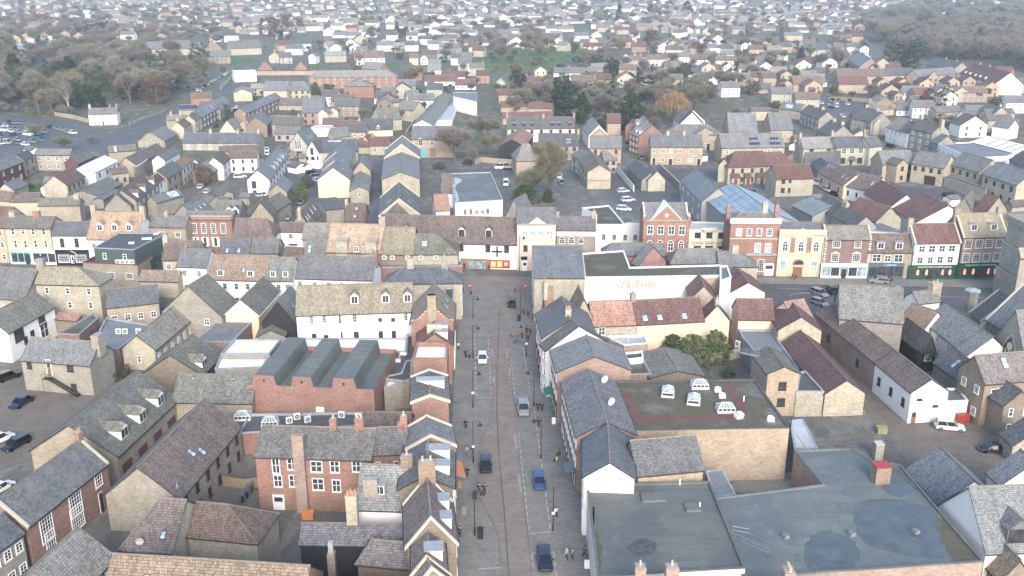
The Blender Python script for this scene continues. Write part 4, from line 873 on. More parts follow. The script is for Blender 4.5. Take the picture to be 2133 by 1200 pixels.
bh=P('tall brown brick house with a purple roof and white windows in its end wall',898,818,1340,780,(1020,590),h=7.6,rm='purple',wm='brownb',n='brick_house',w=(2,3,'w',1.0),w1=[(2,2,'g',1.2)],s=[('F',.45,.65,1.0,2.0)],pitch=45)
bw2=G('brown brick lower wing with a dark slate roof and white windows',1058,1000,1270,965,880,985,755,h=5.4,rm='dark',wm='brownb',n='brick_wing',w=(2,2,'w',.8),s=[('L',.6,.6,1.2,1.4)])
# church
def church():
  K('E7');b=P('grey stone church with steep slate roofs and a pointed traceried window',915,318,1260,530,(1330,180),h=8.0,D=18,pitch=48,rm='slate',wm='tower',n='church',cope=True)
  m=MB();N=10
  def arch(x,z0,w,h,y=-.05,mat=1,seg=8):
    pts=[(x-w/2,y,z0),(x+w/2,y,z0),(x+w/2,y,z0+h*.6)]
    for i in range(1,seg): t=i/seg;pts.append((x+w/2*(1-t)**.8 if t<1 else x,y,z0+h*.6+h*.4*t**.75))
    pts.append((x,y,z0+h))
    for i in range(seg-1,0,-1): t=i/seg;pts.append((x-w/2*(1-t)**.8,y,z0+h*.6+h*.4*t**.75))
    pts.append((x-w/2,y,z0+h*.6));m.face(pts,mat)
  for x in (4.2,):
    arch(x,2.0,2.2,4.0,-.06,2);arch(x,2.2,1.8,3.6,-.08,1)
    for q in (-.3,.3): m.box(x+q-.06,x+q+.06,-.12,-.07,2.2,4.6,2)
  m.build('window',['wall_tower','glass','stonetrim'],b.root)
  m=MB()
  for x in (-.1,7.2): m.box(x-.5,x+.5,-1.2,0,0,6.5,0);m.prism([(x-.5,-1.2,6.5),(x+.5,-1.2,6.5),(x+.5,0,7.6),(x-.5,0,7.6)],.3,0)
  m.build('buttress',['wall_tower'],b.root)
  m=MB();x0,x1=8.5,17.0;xm=(x0+x1)/2;y=-3.5;hz=8.0;ap=14.5
  m.face([(x0,y,0),(x1,y,0),(x1,y,hz),(xm,y,ap),(x0,y,hz)],0);m.face([(x0,6,0),(x0,y,0),(x0,y,hz),(x0,6,hz)],0);m.face([(x1,y,0),(x1,6,0),(x1,6,hz),(x1,y,hz)],0)
  m.prism([(x0-.2,y-.2,hz-.2),(xm,y-.2,ap+.15),(xm,8,ap+.15),(x0-.2,8,hz-.2)],.15,3);m.prism([(xm,y-.2,ap+.151),(x1+.2,y-.2,hz-.2),(x1+.2,8,hz-.2),(xm,8,ap+.151)],.15,3)
  y0=y;
  def arch2(w,h,z0,yy,mat):
    pts=[(xm-w/2,yy,z0),(xm+w/2,yy,z0),(xm+w/2,yy,z0+h*.55)]
    for i in range(1,9): t=i/8;pts.append((xm+w/2*(1-t**1.7),yy,z0+h*.55+h*.45*t))
    for i in range(7,0,-1): t=i/8;pts.append((xm-w/2*(1-t**1.7),yy,z0+h*.55+h*.45*t))
    pts.append((xm-w/2,yy,z0+h*.55));m.face(pts,mat)
  arch2(4.2,8.2,2.0,y-.05,2);arch2(3.6,7.6,2.2,y-.09,1)
  for q in (-.9,0,.9): m.box(xm+q-.09,xm+q+.09,y-.16,y-.1,2.2,7.2,2)
  m.tube((xm,y-.2,7.9),(xm,y-.1,7.9),.7,.7,12,2)
  m.build('transept',['wall_tower','glass','stonetrim','roof_slate'],b.root)
  return b
ch=church()
K('G2')
pb=P('dark slate church porch roof with a pale stone verge and an octagonal turret',258,790,345,860,(420,578),h=4.6,rm='dark',wm='tower',n='church_porch',cope=True,pitch=44)
def turret():
  p=at(240,840,0);t=thing('stone_turret','small octagonal stone turret with a lead cap beside the church porch','turret',p);m=MB()
  m.lathe([(1.5,0),(1.5,1.2),(1.25,1.6),(1.25,5.6),(1.5,5.8),(1.5,6.2)],n=8,m=0);m.build('shaft',['wall_tower'],t);m=MB();m.lathe([(1.6,6.2),(1.6,6.4),(0,6.9)],n=8,m=0);m.build('cap',['roof_pale'],t)
turret()
def tower():
  K('Z');p=at(2150,636,0);t=thing('church_tower','grey stone church tower with lancet openings at the edge of the picture','church tower',(p.x+1,p.y,0),.0);m=MB();h=17;w=5.0
  for k,(a,b_) in enumerate(((0,6),(6,12),(12,h))):
    q=w-.25*k;m.box(-q,q,0,2*q,a,b_,0);m.box(-q-.12,q+.12,-.12,2*q+.12,b_-.2,b_,1)
  for sx in (-1,1):
    m.box(sx*w-.9 if sx>0 else-w-1.0,sx*w+1.0 if sx>0 else-w+.9,-1.2,.6,0,11,0);m.prism([((sx*w)-.95,-1.2,11),((sx*w)+.95,-1.2,11),((sx*w)+.95,.4,13),((sx*w)-.95,.4,13)],.3,0)
  m.build('shaft',['wall_tower','stonetrim'],t);m=MB()
  for x in (-2.6,-1.4,1.4,2.6): m.box(x-.32,x+.32,.1,.48,9.0,11.3,0);m.box(x-.2,x+.2,.05,.45,11.3,11.7,0)
  m.build('belfry_opening',['frame_dark'],t);m=MB();m.box(-5.2,5.2,-.1,9,h,h+1.2,0);m.build('parapet',['wall_tower'],t)
tower()
# bottom right
K('F8')
wh=P('white rendered house with a grey slate roof and a slate hung dormer',1462,1022,1960,1000,(1560,542),h=5.4,rm='slate',wm='white',n='white_house',pitch=46,dm=[(.5,dict(w=3.0,hh=2.0,v0=.1,wall='roof_slate',st='d'))]);wins(wh,[(1535,1065,1660,1130)],'d')
P('grey slate garage range beside the flat roof with puddles',884,412,1118,668,(1102,232),h=3.4,rm='slate',wm='white',n='slate_garage',pitch=38)
P('grey slate roofed white house behind the dark blue saloon',1476,437,1570,530,(1700,260),h=5.0,rm='slate',wm='white',n='slate_roofed_house')
P('dark slate lean-to corner below the brown brick wing',1570,150,1660,240,(1760,30),h=3.0,rm='dark',wm='stone',n='slate_garage')
G('lichen brown tiled roof poking into the corner under the white house',1570,1225,1800,1215,1085,h=3.5,L=6,rm='mottle',wm='brownb',n='tiled_house')
K('Z')
ff=FLAT('huge grey green felt roofed shop building along the main street',[(1245,1204),(1552,1186),(1478,1006),(1222,1012)],6.4,'felt_roofed_shop','shop',wm='offwhite',rm='felt',para=.25,pm='felt')
fr=FLAT('wide lower felt roof with rain puddles and a red capped brick stack',[(1548,1206),(2048,1172),(1876,972),(1855,966),(1838,975),(1772,936),(1654,940),(1714,1012),(1484,1040)],5.6,'felt_roofed_store','shop',wm='pinkred',rm='felt',para=.2,pm='felt')
def puddle_mat():
  m,t,b=nodes('puddle');n=noise(t,.5,6);c=mixc(t,'MIX',ramp(t,n,.35,.65),(.07,.082,.088),(.11,.122,.123));t.links.new(c,b.inputs['Base Color']);b.inputs['Roughness'].default_value=.09;b.inputs['Specular IOR Level'].default_value=.5;MATS['puddle']=m
puddle_mat()
def blob(b,pts,mat,name,lift=.015):
  Q=[p-b.o for p in poly(pts,b.h)];N=len(Q);out=[]
  for i in range(N):
    p0,p1,p2,p3=Q[i-1],Q[i],Q[(i+1)%N],Q[(i+2)%N]
    for k in range(6):
      t=k/6;q=0.5*((2*p1)+(-p0+p2)*t+(2*p0-5*p1+4*p2-p3)*t*t+(-p0+3*p1-3*p2+p3)*t**3);w_=.12 if 'moss' in mat or name=='puddle' else .05;ph=3.1*i+k*1.05;out.append(Vector((q.x+rnd.uniform(-w_,w_)+.13*math.sin(ph*2.3)*(w_>.1),q.y+rnd.uniform(-w_,w_)+.11*math.cos(ph*3.1)*(w_>.1),b.h+lift)))
  m=MB();m.face(out);return m.build(name,[mat],b.roof)
blob(fr,[(1790,1045),(1870,1040),(1945,1065),(1955,1110),(1965,1160),(1900,1160),(1800,1130),(1780,1080)],'puddle','puddle')
blob(fr,[(1680,1130),(1720,1105),(1780,1130),(1790,1170),(1740,1190),(1680,1180)],'puddle','puddle')
blob(fr,[(1845,990),(1880,985),(1905,1020),(1870,1035),(1840,1020)],'puddle','puddle')
blob(fr,[(1950,1080),(1985,1095),(2030,1165),(1985,1165),(1965,1130)],'moss_flat','moss_patch',.02)
blob(fr,[(1850,975),(1870,978),(1910,1020),(1895,1010)],'moss_flat','moss_patch',.02)
blob(ff,[(1305,1140),(1335,1122),(1365,1130),(1362,1150),(1330,1160)],'felt_dark','damp_patch',.02)
blob(ff,[(1232,1062),(1240,1060),(1238,1085),(1250,1120),(1252,1180),(1244,1180),(1238,1110)],'moss_flat','moss_patch',.02)
for pts in ([(1334,1032),(1382,1030),(1388,1046),(1338,1048)],[(1423,1052),(1455,1050),(1460,1067),(1430,1068)]):
  m=MB();m.prism([(p.x-ff.o.x,p.y-ff.o.y,6.75) for p in poly(pts,6.4)],.35);m.build('roof_hatch',['felt'],ff.roof)
def pipe(b,x,y,h=.9,r=.09,mat='roof_white'):
  m=MB();m.tube((0,0,0),(0,0,h),r,r,8);onroof(b,'vent_pipe',m.mesh('vent_pipe',[mat]),x,y)
pipe(ff,1416,1010);pipe(ff,1457,1060);pipe(mf,1549,836);pipe(mf,1646,893,1.6,.1,'black_metal')
for x,y in ((1907,1110),(1773,1115),(1636,1120)):
  m=MB();m.box(-.35,.35,-.35,.35,0,.45);onroof(fr,'roof_vent',m.mesh('roof_vent',['felt_grey']),x,y,.4)
m=MB();m.box(-1,1,-.8,.8,0,2.4,0);m.box(-1.08,1.08,-.88,.88,2.4,2.55,1);onroof(fr,'brick_stack',m.mesh('brick_stack',['wall_brownb','red_paint']),1832,1003,.1)
FLAT('concrete flat roof between the slate rear wing and the paved yard',[(1488,1036),(1532,1030),(1505,978),(1470,982)],4.0,'flat_roofed_building','building',wm='pinkred',rm='felt_grey',para=.02)
FLAT('corrugated pale walkway roof beside the yellow lined car yard',[(1655,935),(1704,934),(1672,873),(1645,876)],3.0,'walkway_roof','shelter',wm='greyb',rm='roof_pale',para=.02)
# roof top railing
def railing(pts,z,label,name='metal_railing',cat='railing',h=1.05,mat='steel',bars=2,posts=True,base=0):
  Q=[at(x,y,z) for x,y in pts];o=Q[0];t=thing(name,label,cat,(o.x,o.y,z));m=MB();pm=MB()
  for i in range(len(Q)-1):
    p,q=Q[i]-o,Q[i+1]-o;L=(q-p).length
    for k in range(1,bars+1): m.tube(p+Vector((0,0,h*k/bars)),q+Vector((0,0,h*k/bars)),.02,.02,5)
    n=max(1,int(L/1.6))
    for k in range(n+1): r=p+(q-p)*k/n;pm.tube(r,r+Vector((0,0,h)),.024,.024,5)
  m.build('rail',[mat],t);pm.build('post',[mat],t)
railing([(1525,1112),(1560,1118),(1660,1165),(1700,1200)],5.6,'thin steel handrail crossing the puddled felt roof')
railing([(1524,1125),(1600,1160),(1640,1190)],5.6,'second thin steel handrail closer to the chimney pots on the felt roof')
# houses below the bottom edge whose chimneys rise into view
K('Z')
P('brown tiled house with two pot topped chimneys in front of the felt roofed shop',1290,1315,1450,1315,(1370,1222),h=5.5,rm='grey',wm='cream',n='brick_house',c=[(.3,1.1,1.0,2.6,1,'wall_pinkred'),(.72,1.3,1.0,2.6,1,'wall_pinkred')])
P('yellow brick house front with a flat lead roof below the felt roofed shop',1345,1232,1556,1222,(1450,1200),h=4.6,D=4,rm='felt',wm='cream',n='brick_house',pitch=4)
P('tiled house with a four pot chimney below the puddled felt roof',1580,1330,1760,1330,(1670,1236),h=5.0,rm='brown',wm='cream',n='brick_house',c=[(.4,1.1,1.4,2.9,3,'wall_pinkred')])
# sheds and low roofs behind the street
G('moss streaked corrugated shed with a shallow double pitched roof',1356,788,1466,783,773,1383,724,h=3.2,rm='moss',wm='wood' if 'wall_wood' in MATS else 'brownb',n='corrugated_shed')
FLAT('low moss covered flat roof beside the corrugated shed',[(1312,783),(1356,782),(1340,752),(1306,754)],3.2,'moss_roofed_lean_to','extension',wm='pinkred',rm='moss_flat')
FLAT('upper moss covered flat roof with a white edge behind the pinkish brick gable',[(1306,752),(1340,748),(1338,734),(1300,738)],4.0,'moss_roofed_lean_to','extension',wm='white',rm='moss_flat',pm='trim_white')
pr=FLAT('pale flat roof with white safety rails below the red tiled cottage',[(1300,722),(1350,718),(1342,700),(1262,703)],4.6,'pale_flat_roof','extension',wm='pinkred',rm='roof_pale',pm='trim_white')
railing([(1272,716),(1310,720),(1306,704)],4.8,'white safety rail round the pale flat roof',mat='trim_white',bars=3)
def stairs_steel():
  K('E6');a=at(190,780,6.5);t=thing('steel_stair','galvanised outside stair with railings up to the tower house','stair',(a.x,a.y,0));d=at(70,800,3.0)-a;d.z=0;L=d.length;u=d/L;n=Vector((-u.y,u.x,0));m=MB()
  for i in range(10):
    c=u*L*i/10;z=8.2+2.2*(1-i/10);q=[c-n*.5,c+n*.5,c+u*.25+n*.5,c+u*.25-n*.5];m.prism([(p.x,p.y,z) for p in q],.05)
  m.build('tread',['steel'],t);m=MB()
  for s in (-.5,.5):
    for i in range(8): c=u*L*i/8+n*s;z=8.2+2.2*(1-i/8);m.tube((c.x,c.y,z),(c.x,c.y,z+1),.025,.025,5)
    for dz in (.5,1.0): m.tube((n*s)+Vector((0,0,10.4+dz)),u*L+n*s+Vector((0,0,8.2+dz)),.03,.03,5)
  m.build('handrail',['steel'],t)
stairs_steel()
# ================================================================ the shops along the far side of the high street
K('D1')
P('pale brick shop cut by the picture edge beside the cream three storey shop',-150,362,40,372,(-60,150),yb=735,rm='brown',wm='tan',n='shop_building',w=(3,2,'w'))
s2=P('cream brick three storey shop pair with teal and white shopfronts under a mossy roof',45,372,518,378,(290,255),yb=752,rm='moss',wm='yellow',n='shop_building',pitch=32,c=[(.05,1.4,.8,1.0,2,'wall_cream'),(.6,1.6,.9,1.4,2,'wall_red')])
wins(s2,[(108,375,158,440),(218,390,262,440),(320,378,368,440),(430,378,480,440),(140,500,186,580),(245,505,290,582),(348,500,396,580),(458,503,500,580)])
o,zf,zt=shop(s2,100,320,605,'shop_teal',3,door=.8);o,zf,zt=shop(s2,325,580,605,'shop_white',3,door=.3)
words_on(s2,'BON BON TEA',205,632,.5,'black_metal',4.6,.24);words_on(s2,'FIVE AND DIME',430,632,.5,'black_metal',4.6,.24)
s3=P('white shop with a dark navy ground floor and two tall dark windows',540,450,905,450,(735,312),yb=765,rm='navy',wm='white',n='shop_building')
wins(s3,[(618,483,676,572),(770,483,828,572)],'d');shop(s3,572,925,605,'shop_navy',2);wins(s3,[(605,655,730,730),(785,655,905,730)],'g');doorpx(s3,(735,660,780,735),'shop_white')
m=MB();[m.prism([(x,-.4,z),(x+.35,-.4,z-.06),(x+.35,-.25,z-.06),(x,-.25,z)],.12) for x,z in [(facade(s3,740,612)[0]+.3*i,facade(s3,740,612)[1]-.05*i*i) for i in range(5)]];tag(m.build('hanging_sign',['shop_white'],s3.root),'white curved sign on the dark fascia')
P('orange tiled shop with three white dormers beside the dark navy shop',905,487,1420,490,(1180,205),h=7.4,rm='orange',wm='white',n='shop_building',w=(2,4,'g'),pitch=44,c=[(.0,1.2,1.0,1.6,0,'wall_buff'),(1.0,1.2,1.0,1.4,0,'wall_buff')],
  dm=[(.23,dict(hh=1.7,v0=.28)),(.53,dict(hh=1.7,v0=.28)),(.82,dict(hh=1.7,v0=.28))])
P('beige house with a grey slate roof and two barred windows beside the red shuttered shop',1432,357,1928,364,(1690,250),h=8.4,rm='slate',wm='buff',n='shop_building',w=(2,3,'g',1.4),c=[(.55,.9,.7,1.0,1,'wall_buff')])
K('D2')
s6=P('bright red brick shop with two rows of white shuttered windows',20,288,510,290,(270,205),h=9.2,rm='slate',wm='red',n='shop_building',pitch=25)
m=MB();m.box(0,s6.W,-.05,.35,s6.h-.1,s6.h+.9,0);m.box(-.1,s6.W+.1,-.25,.4,s6.h-.25,s6.h-.05,1);m.box(-.05,s6.W+.05,-.12,.42,s6.h+.9,s6.h+1.0,1);m.build('parapet',['wall_red','stonetrim'],s6.root)
wins(s6,[(88,325,155,430),(190,325,255,430),(290,328,355,432),(392,328,460,430)],'g');wins(s6,[(120,470,160,565),(215,470,262,565),(325,470,370,568)],'s')
P('plain brown tiled shop between the red shuttered shop and the narrow alley',527,470,945,470,(700,278),h=6.6,rm='brown',wm='white',n='shop_building',w=(2,4,'w'),hipR=2.5)
s8=P('narrow white cottage front with one lattice window at the end of the alley',1000,408,1248,412,(1125,322),h=6.2,rm='brown',wm='white',n='white_cottage')
wins(s8,[(1103,432,1155,490)],'g');m=MB();x,z=facade(s8,1155,540);m.box(x-1.1,x+1.1,-.7,0,z-.1,z,0);m.build('canopy',['gutter'],s8.root)
G('brown tiled barn with a row of five skylights running back from the white cottage',1110,390,1345,330,215,1345,72,h=5.4,rm='brown',wm='stone',n='barn',s=[('R',.12,.45,1.0,1.7),('R',.28,.45,1.0,1.7),('R',.55,.5,1.0,1.7),('R',.8,.5,1.0,1.7)],c=[(.0,.8,.8,1.4,0,'wall_cream')])
P('green grey slate shop roof beside the narrow white cottage',1250,488,1520,490,(1385,325),h=6.6,rm='grey',wm='cream',n='shop_building')
# the building with the cross
K('D3')
cx_=P('long white building with a dark cross on its wall and a steep brown roof',140,505,1592,545,(850,252),yb=790,rm='brown',wm='white',n='cross_building',pitch=48,dm=[(.2,dict(w=1.7,hh=1.9,v0=.22,st='d')),(.597,dict(w=1.7,hh=1.9,v0=.22,st='d')),(.79,dict(w=1.7,hh=1.9,v0=.22,st='d'))])
wins(cx_,[(1255,540,1308,620),(1450,545,1503,625),(985,535,1030,610)],'d')
m=MB();x,z=facade(cx_,1378,620);
m.box(x-.18,x+.18,-.2,0,z-1.15,z+1.15,0);m.box(x-1.15,x+1.15,-.202,-.002,z-.18,z+.18,0)
for dx,dz in ((1.15,0),(-1.15,0),(0,1.15),(0,-1.15)): m.tube((x+dx,-.2,z+dz),(x+dx,0,z+dz),.2,.2,10,0)
tag(m.build('cross_sign',['black_metal'],cx_.root),'large dark cross fixed to the white wall')
x0,z1=facade(cx_,995,690);x1,_=facade(cx_,1300,690);m=MB();m.box(x0,x1,-.1,0,0,z1,0);m.build('brick_front',['wall_red'],cx_.root)
x0,z1=facade(cx_,1075,705);x1,_=facade(cx_,1262,705);m=MB();m.box(x0,x1,-.14,-.1,0,z1,0)
for i in range(7): q=x0+(x1-x0)*i/6;m.box(q-.06,q+.06,-.2,-.14,0,z1,1)
m.box(x0,x1,-.2,-.141,z1-.12,z1,1);m.build('shopfront',['glass_pale','shop_grey'],cx_.root)
x0,z1=facade(cx_,1302,710);x1,z0=facade(cx_,1505,790);m=MB();m.box(x0-.1,x1+.1,-.12,0,max(.2,z0-.1),z1+.1,0);m.build('poster_frame',['shop_red'],cx_.root)
for k,(a,c,mt) in enumerate(((1310,1368,'poster_orange'),(1377,1432,'yellow_c'),(1442,1500,'poster_red'))):
  x0,z1=facade(cx_,a,718);x1,z0=facade(cx_,c,782);z0=max(.3,z0);m=MB();m.box(x0,x1,-.16,-.12,z0,z1,0);xm,zm=(x0+x1)/2,(z0+z1)/2;w=(x1-x0)*.3
  if k==0: m.lathe([(0,0),(w,0)],(xm,0,zm),12,1);
  m.box(xm-w,xm+w,-.18,-.161,zm+.15,zm+.4,1);m.box(xm-w,xm+w,-.18,-.161,zm-.35,zm-.1,1);tag(m.build('poster',[mt,'shop_white'],cx_.root),('orange','yellow','red')[k]+' window poster')
bb=P('pinkish cream shop with blank white windows and a small pediment',1588,330,1988,328,(1790,170),yb=818,rm='slate',wm='pink',n='shop_building',pitch=36)
m=MB();m.box(-.1,bb.W+.1,-.35,0,bb.h-.35,bb.h-.05,0);x,z=facade(bb,1795,320);m.face([(x-2.1,-.1,bb.h),(x+2.1,-.1,bb.h),(x,-.1,bb.h+1.3)],0);m.face([(x-2.1,-.1,bb.h),(x,-.1,bb.h+1.3),(x,1.6,bb.h+1.3)],0);m.face([(x+2.1,-.1,bb.h),(x,-.1,bb.h+1.3),(x,1.6,bb.h+1.3)],0)
_,z=facade(bb,1790,490);m.box(-.05,bb.W+.05,-.15,0,z-.12,z+.12,0);m.build('cornice',['wall_pink'],bb.root)
wins(bb,[(1640,400,1700,485),(1725,400,1785,485),(1808,400,1868,485),(1892,400,1955,485)],'b');wins(bb,[(1650,555,1695,615)],'d');doorpx(bb,(1640,720,1690,800),'shop_white');panel(bb,'fascia',(1625,672,1692,705),'shop_navy')
K('D4')
s13=P('low white banded house with arched windows under a dark slate roof',100,393,500,397,(300,258),h=7.4,rm='purple',wm='stone',n='shop_building',c=[(.0,1.2,.9,1.2,0,'wall_buff'),(.97,1.1,.9,1.4,1,'wall_buff')])
panel(s13,'white_band',(98,394,502,462),'wall_white',.05);wins(s13,[(125,490,182,540),(222,490,280,540),(325,495,375,540)],'a')
s14=FLAT('white parapet fronted shop with four small paned windows and a mossy flat roof',[(505,350),(1005,348),(845,330),(800,340),(640,150),(360,175),(510,250)],8.2,'shop_building','shop',wm='white',rm='moss_flat',pm='trim_white')
frontof(s14,0);
for r in ((566,436,608,502),(675,438,718,502),(790,440,832,505),(893,440,938,505)):
  x0,z1=facade(s14,r[0],r[1]);x1,z0=facade(s14,r[2],r[3]);a=math.atan2(s14.u.y,s14.u.x);p=s14.P1-s14.o+s14.u*(x0+x1)/2;link('window',window_mesh(x1-x0,z1-z0,'g'),s14.root,(p.x,p.y,(z0+z1)/2),a)
s15=P('orange red brick bank building with a central gable and stone window heads',1018,292,1468,294,(1245,118),yb=872,rm='slate',wm='red',n='bank_building',pitch=30,cope=True)
m=MB();xg0,_=facade(s15,1085,280);xg1,_=facade(s15,1400,280);xm=(xg0+xg1)/2;hz=s15.h;ap=3.4
m.face([(xg0,-.06,hz-.1),(xg1,-.06,hz-.1),(xm,-.06,hz+ap)],0)
m.prism([(xg0-.3,-.2,hz-.1),(xm,-.2,hz+ap+.2),(xm,6,hz+ap+.2),(xg0-.3,3,hz-.1)],.15,1);m.prism([(xm,-.2,hz+ap+.201),(xg1+.3,-.2,hz-.1),(xg1+.3,3,hz-.1),(xm,6,hz+ap+.201)],.15,1)
m.tube((xm,-.14,hz+1.2),(xm,-.06,hz+1.2),.42,.42,14,2);m.build('front_gable',['wall_red','trim_white','stonetrim'],s15.root)
m=MB();m.box(-.1,s15.W+.1,-.3,0,hz-.3,hz,0)
for q in (.0,.5,1.0): m.box(q*s15.W-.3,q*s15.W+.3,-.12,0,0,hz-.3,1)
_,z=facade(s15,1240,470);m.box(-.05,s15.W+.05,-.1,0,z-.1,z+.1,1)
for q in (-.2,s15.W+.2): m.box(q-.35,q+.35,-.35,.35,hz-.3,hz+.9,1);m.lathe([(.3,hz+.9),(.35,hz+1.1),(.1,hz+1.5),(.2,hz+1.7),(0,hz+1.9)],(q,0,0),8,0)
m.build('cornice',['stonetrim','wall_red'],s15.root)
wins(s15,[(1042,350,1102,440),(1150,350,1212,442),(1262,352,1322,444),(1372,352,1432,446)],'w');wins(s15,[(1042,525,1092,590),(1148,525,1200,590),(1255,530,1310,615),(1365,530,1418,600)],'a')
s16=FLAT('white stone bank front with carved letters and three square dark windows',[(1480,400),(1915,404),(1900,330),(1500,320)],8.6,'bank_building','bank',wm='offwhite',rm='roof_pale',pm='stonetrim')
frontof(s16,0);a16=math.atan2(s16.u.y,s16.u.x);m=MB()
for r in (540,):
  _,z=facade(s16,1700,515);m.box(-.1,14,-.35,0,z-.15,z+.1,0)
for r in ((1538,420,1598,475),(1658,420,1718,478),(1782,422,1842,478),(1525,560,1600,588),(1645,560,1722,588),(1765,562,1842,590)):
  x0,z1=facade(s16,r[0],r[1]);x1,z0=facade(s16,r[2],r[3]);p=s16.P1-s16.o+s16.u*(x0+x1)/2;link('window',window_mesh(x1-x0,z1-z0,'d'),s16.root,(p.x,p.y,(z0+z1)/2),a16)
for s_,x_ in (('LLOYDS',1565),('BANK',1690),('LIMITED',1825)):
  cx,cz=facade(s16,x_,540);o=link('lettering',text_mesh(s_,.75,'black_metal'),s16.root);p=s16.P1-s16.o+s16.u*cx-s16.n*.05;o.location=(p.x,p.y,cz);o.rotation_euler=(math.pi/2,0,a16)
m2=MB();pp=[];x0,zc=facade(s16,1490,515);x1,_=facade(s16,1905,515);m2.box(x0,x1,-.3,0,zc-.12,zc+.12,0);xm,zt_=facade(s16,1685,385);m2.box(xm-2,xm+2,-.15,.3,8.6,9.3,0);m2.lathe([(1.2,0),(1.9,0)],(xm,-.1,8.9),16,0)
for x in (1600,1655,1720,1780): q,zq=facade(s16,x,470);m2.box(q-.25,q+.25,-.25,0,zc+.15,zc+.9,0)
o=m2.build('cornice',['stonetrim'],s16.root);p=s16.P1-s16.o;o.location=p;o.rotation_euler=(0,0,a16)
K('D5')
s17=P('tall orange brick house with a white cornice and red shutters',15,322,528,325,(270,215),yb=868,rm='slate',wm='red',n='bank_building',cat='house',pitch=20,hipL=3,hipR=3,c=[(.0,1.0,.9,1.6,1,'wall_red'),(.75,1.2,.9,2.4,2,'wall_cream'),(1.0,1.0,.9,1.8,1,'wall_red')])
m=MB();m.box(-.2,s17.W+.2,-.3,.3,s17.h-.2,s17.h+1.1,0);_,z=facade(s17,250,485);m.box(-.05,s17.W+.05,-.12,0,z-.1,z+.1,1);_,z=facade(s17,350,648);m.box(s17.W*.35,s17.W+.05,-.4,0,z-.3,z+.3,2);m.build('cornice',['trim_white','stonetrim','lead'],s17.root)
def shut(b,rects,mat):
  for r in rects:
    x0,z1=facade(b,r[0],r[1]);x1,z0=facade(b,r[2],r[3]);m=MB()
    for xx in (x0-.4,x1+.05): m.box(xx,xx+.36,-.07,0,z0,z1)
    m.build('shutter',[mat],b.root)
M('shutter_red',(.38,.17,.16),rough=.6)
r17=[(72,378,122,455),(180,378,228,455),(285,378,332,455),(390,380,440,458),(265,530,318,628),(370,532,425,630)];wins(s17,r17[1:4],'g');wins(s17,[r17[0],r17[4],r17[5]],'b');shut(s17,r17,'shutter_red');wins(s17,[(295,697,348,828)],'g');doorpx(s17,(365,730,450,868),'frame_white')
s18=P('ornate cream stone bank with arched windows and a big round wooden door',520,440,1003,446,(760,318),yb=882,rm='slate',wm='bank',n='bank_building',pitch=18)
m=MB();m.box(-.1,s18.W+.1,-.3,.35,s18.h-.1,s18.h+1.2,0);m.box(-.2,s18.W+.2,-.45,0,s18.h-.4,s18.h-.1,0);x,_=facade(s18,760,400);h0=s18.h+.1;m.prism([(x-2.2,-.5,h0),(x+2.2,-.5,h0),(x+2.2,.2,h0),(x-2.2,.2,h0)],.15,0);m.face([(x-2.1,-.45,h0),(x+2.1,-.45,h0),(x,-.45,h0+1.4)],0);m.prism([(x-2.2,-.5,h0),(x,-.5,h0+1.5),(x,.2,h0+1.5),(x-2.2,.2,h0)],.12,0);m.prism([(x,-.5,h0+1.501),(x+2.2,-.5,h0),(x+2.2,.2,h0),(x,.2,h0+1.501)],.12,0)
_,z=facade(s18,750,640);m.box(-.05,s18.W+.05,-.25,0,z-.35,z+.1,0)
for k in range(6): zz=.35+k*.55;m.box(-.02,s18.W+.02,-.06,0,zz,zz+.42,0)
for q in (655,825):
  x0,z1=facade(s18,q-18,478);x1,z0=facade(s18,q+18,632);m.box(x0,x1,-.05,0,z0,z1,1)
  for k in range(5): zz=z0+(z1-z0)*k/5;m.box(x0-.12,x0+.1,-.09,0,zz,zz+.28,0);m.box(x1-.1,x1+.12,-.09,0,zz,zz+.28,0)
m.build('stone_dressing',['wall_bank','wall_red'],s18.root)
wins(s18,[(552,535,602,618),(715,540,767,622),(873,542,925,622)],'a');wins(s18,[(527,718,580,818),(850,722,905,822)],'w')
for r in ((530,720,578,758),(853,724,902,764)): panel(s18,'window_poster',r,'cyan_c',.14)
m=MB();x0,z1=facade(s18,665,740);x1,_=facade(s18,762,740);xm=(x0+x1)/2;r_=(x1-x0)/2;m.box(x0,x1,-.12,0,0,z1-.2,0);N=12;m.face([(xm+r_*math.cos(math.pi*i/N),-.12,z1-.2+r_*math.sin(math.pi*i/N)) for i in range(N+1)],1)
for i in range(N): a,c=math.pi*i/N,math.pi*(i+1)/N;m.prism([(xm+r_*math.cos(a),-.3,z1-.2+r_*math.sin(a)),(xm+r_*1.25*math.cos(a),-.3,z1-.2+r_*1.25*math.sin(a)),(xm+r_*1.25*math.cos(c),-.3,z1-.2+r_*1.25*math.sin(c)),(xm+r_*math.cos(c),-.3,z1-.2+r_*math.sin(c))],.05,2)
m.box(x0,x1,-.16,-.12,z1-.9,z1-.5,2);m.build('door',['door_wood','glass','wall_bank'],s18.root)
s19=P('plum brick shop with cream quoins over a white ground floor',1008,490,1470,494,(1230,352),yb=896,rm='grey',wm='plum',n='shop_building',cope=True)
wins(s19,[(1075,508,1150,580),(1303,508,1368,582),(1060,640,1132,725),(1280,640,1355,728)],'g');shop(s19,955,1440,745,'shop_white',5,'glass_pale',.5)
m=MB()
for k in range(9):
  zz=3.8+k*(s19.h-3.8)/9
  for x in (0,s19.W): m.box(x-(.3 if k%2 else .2),x+(.3 if k%2 else .2),-.06,.0,zz,zz+.4)
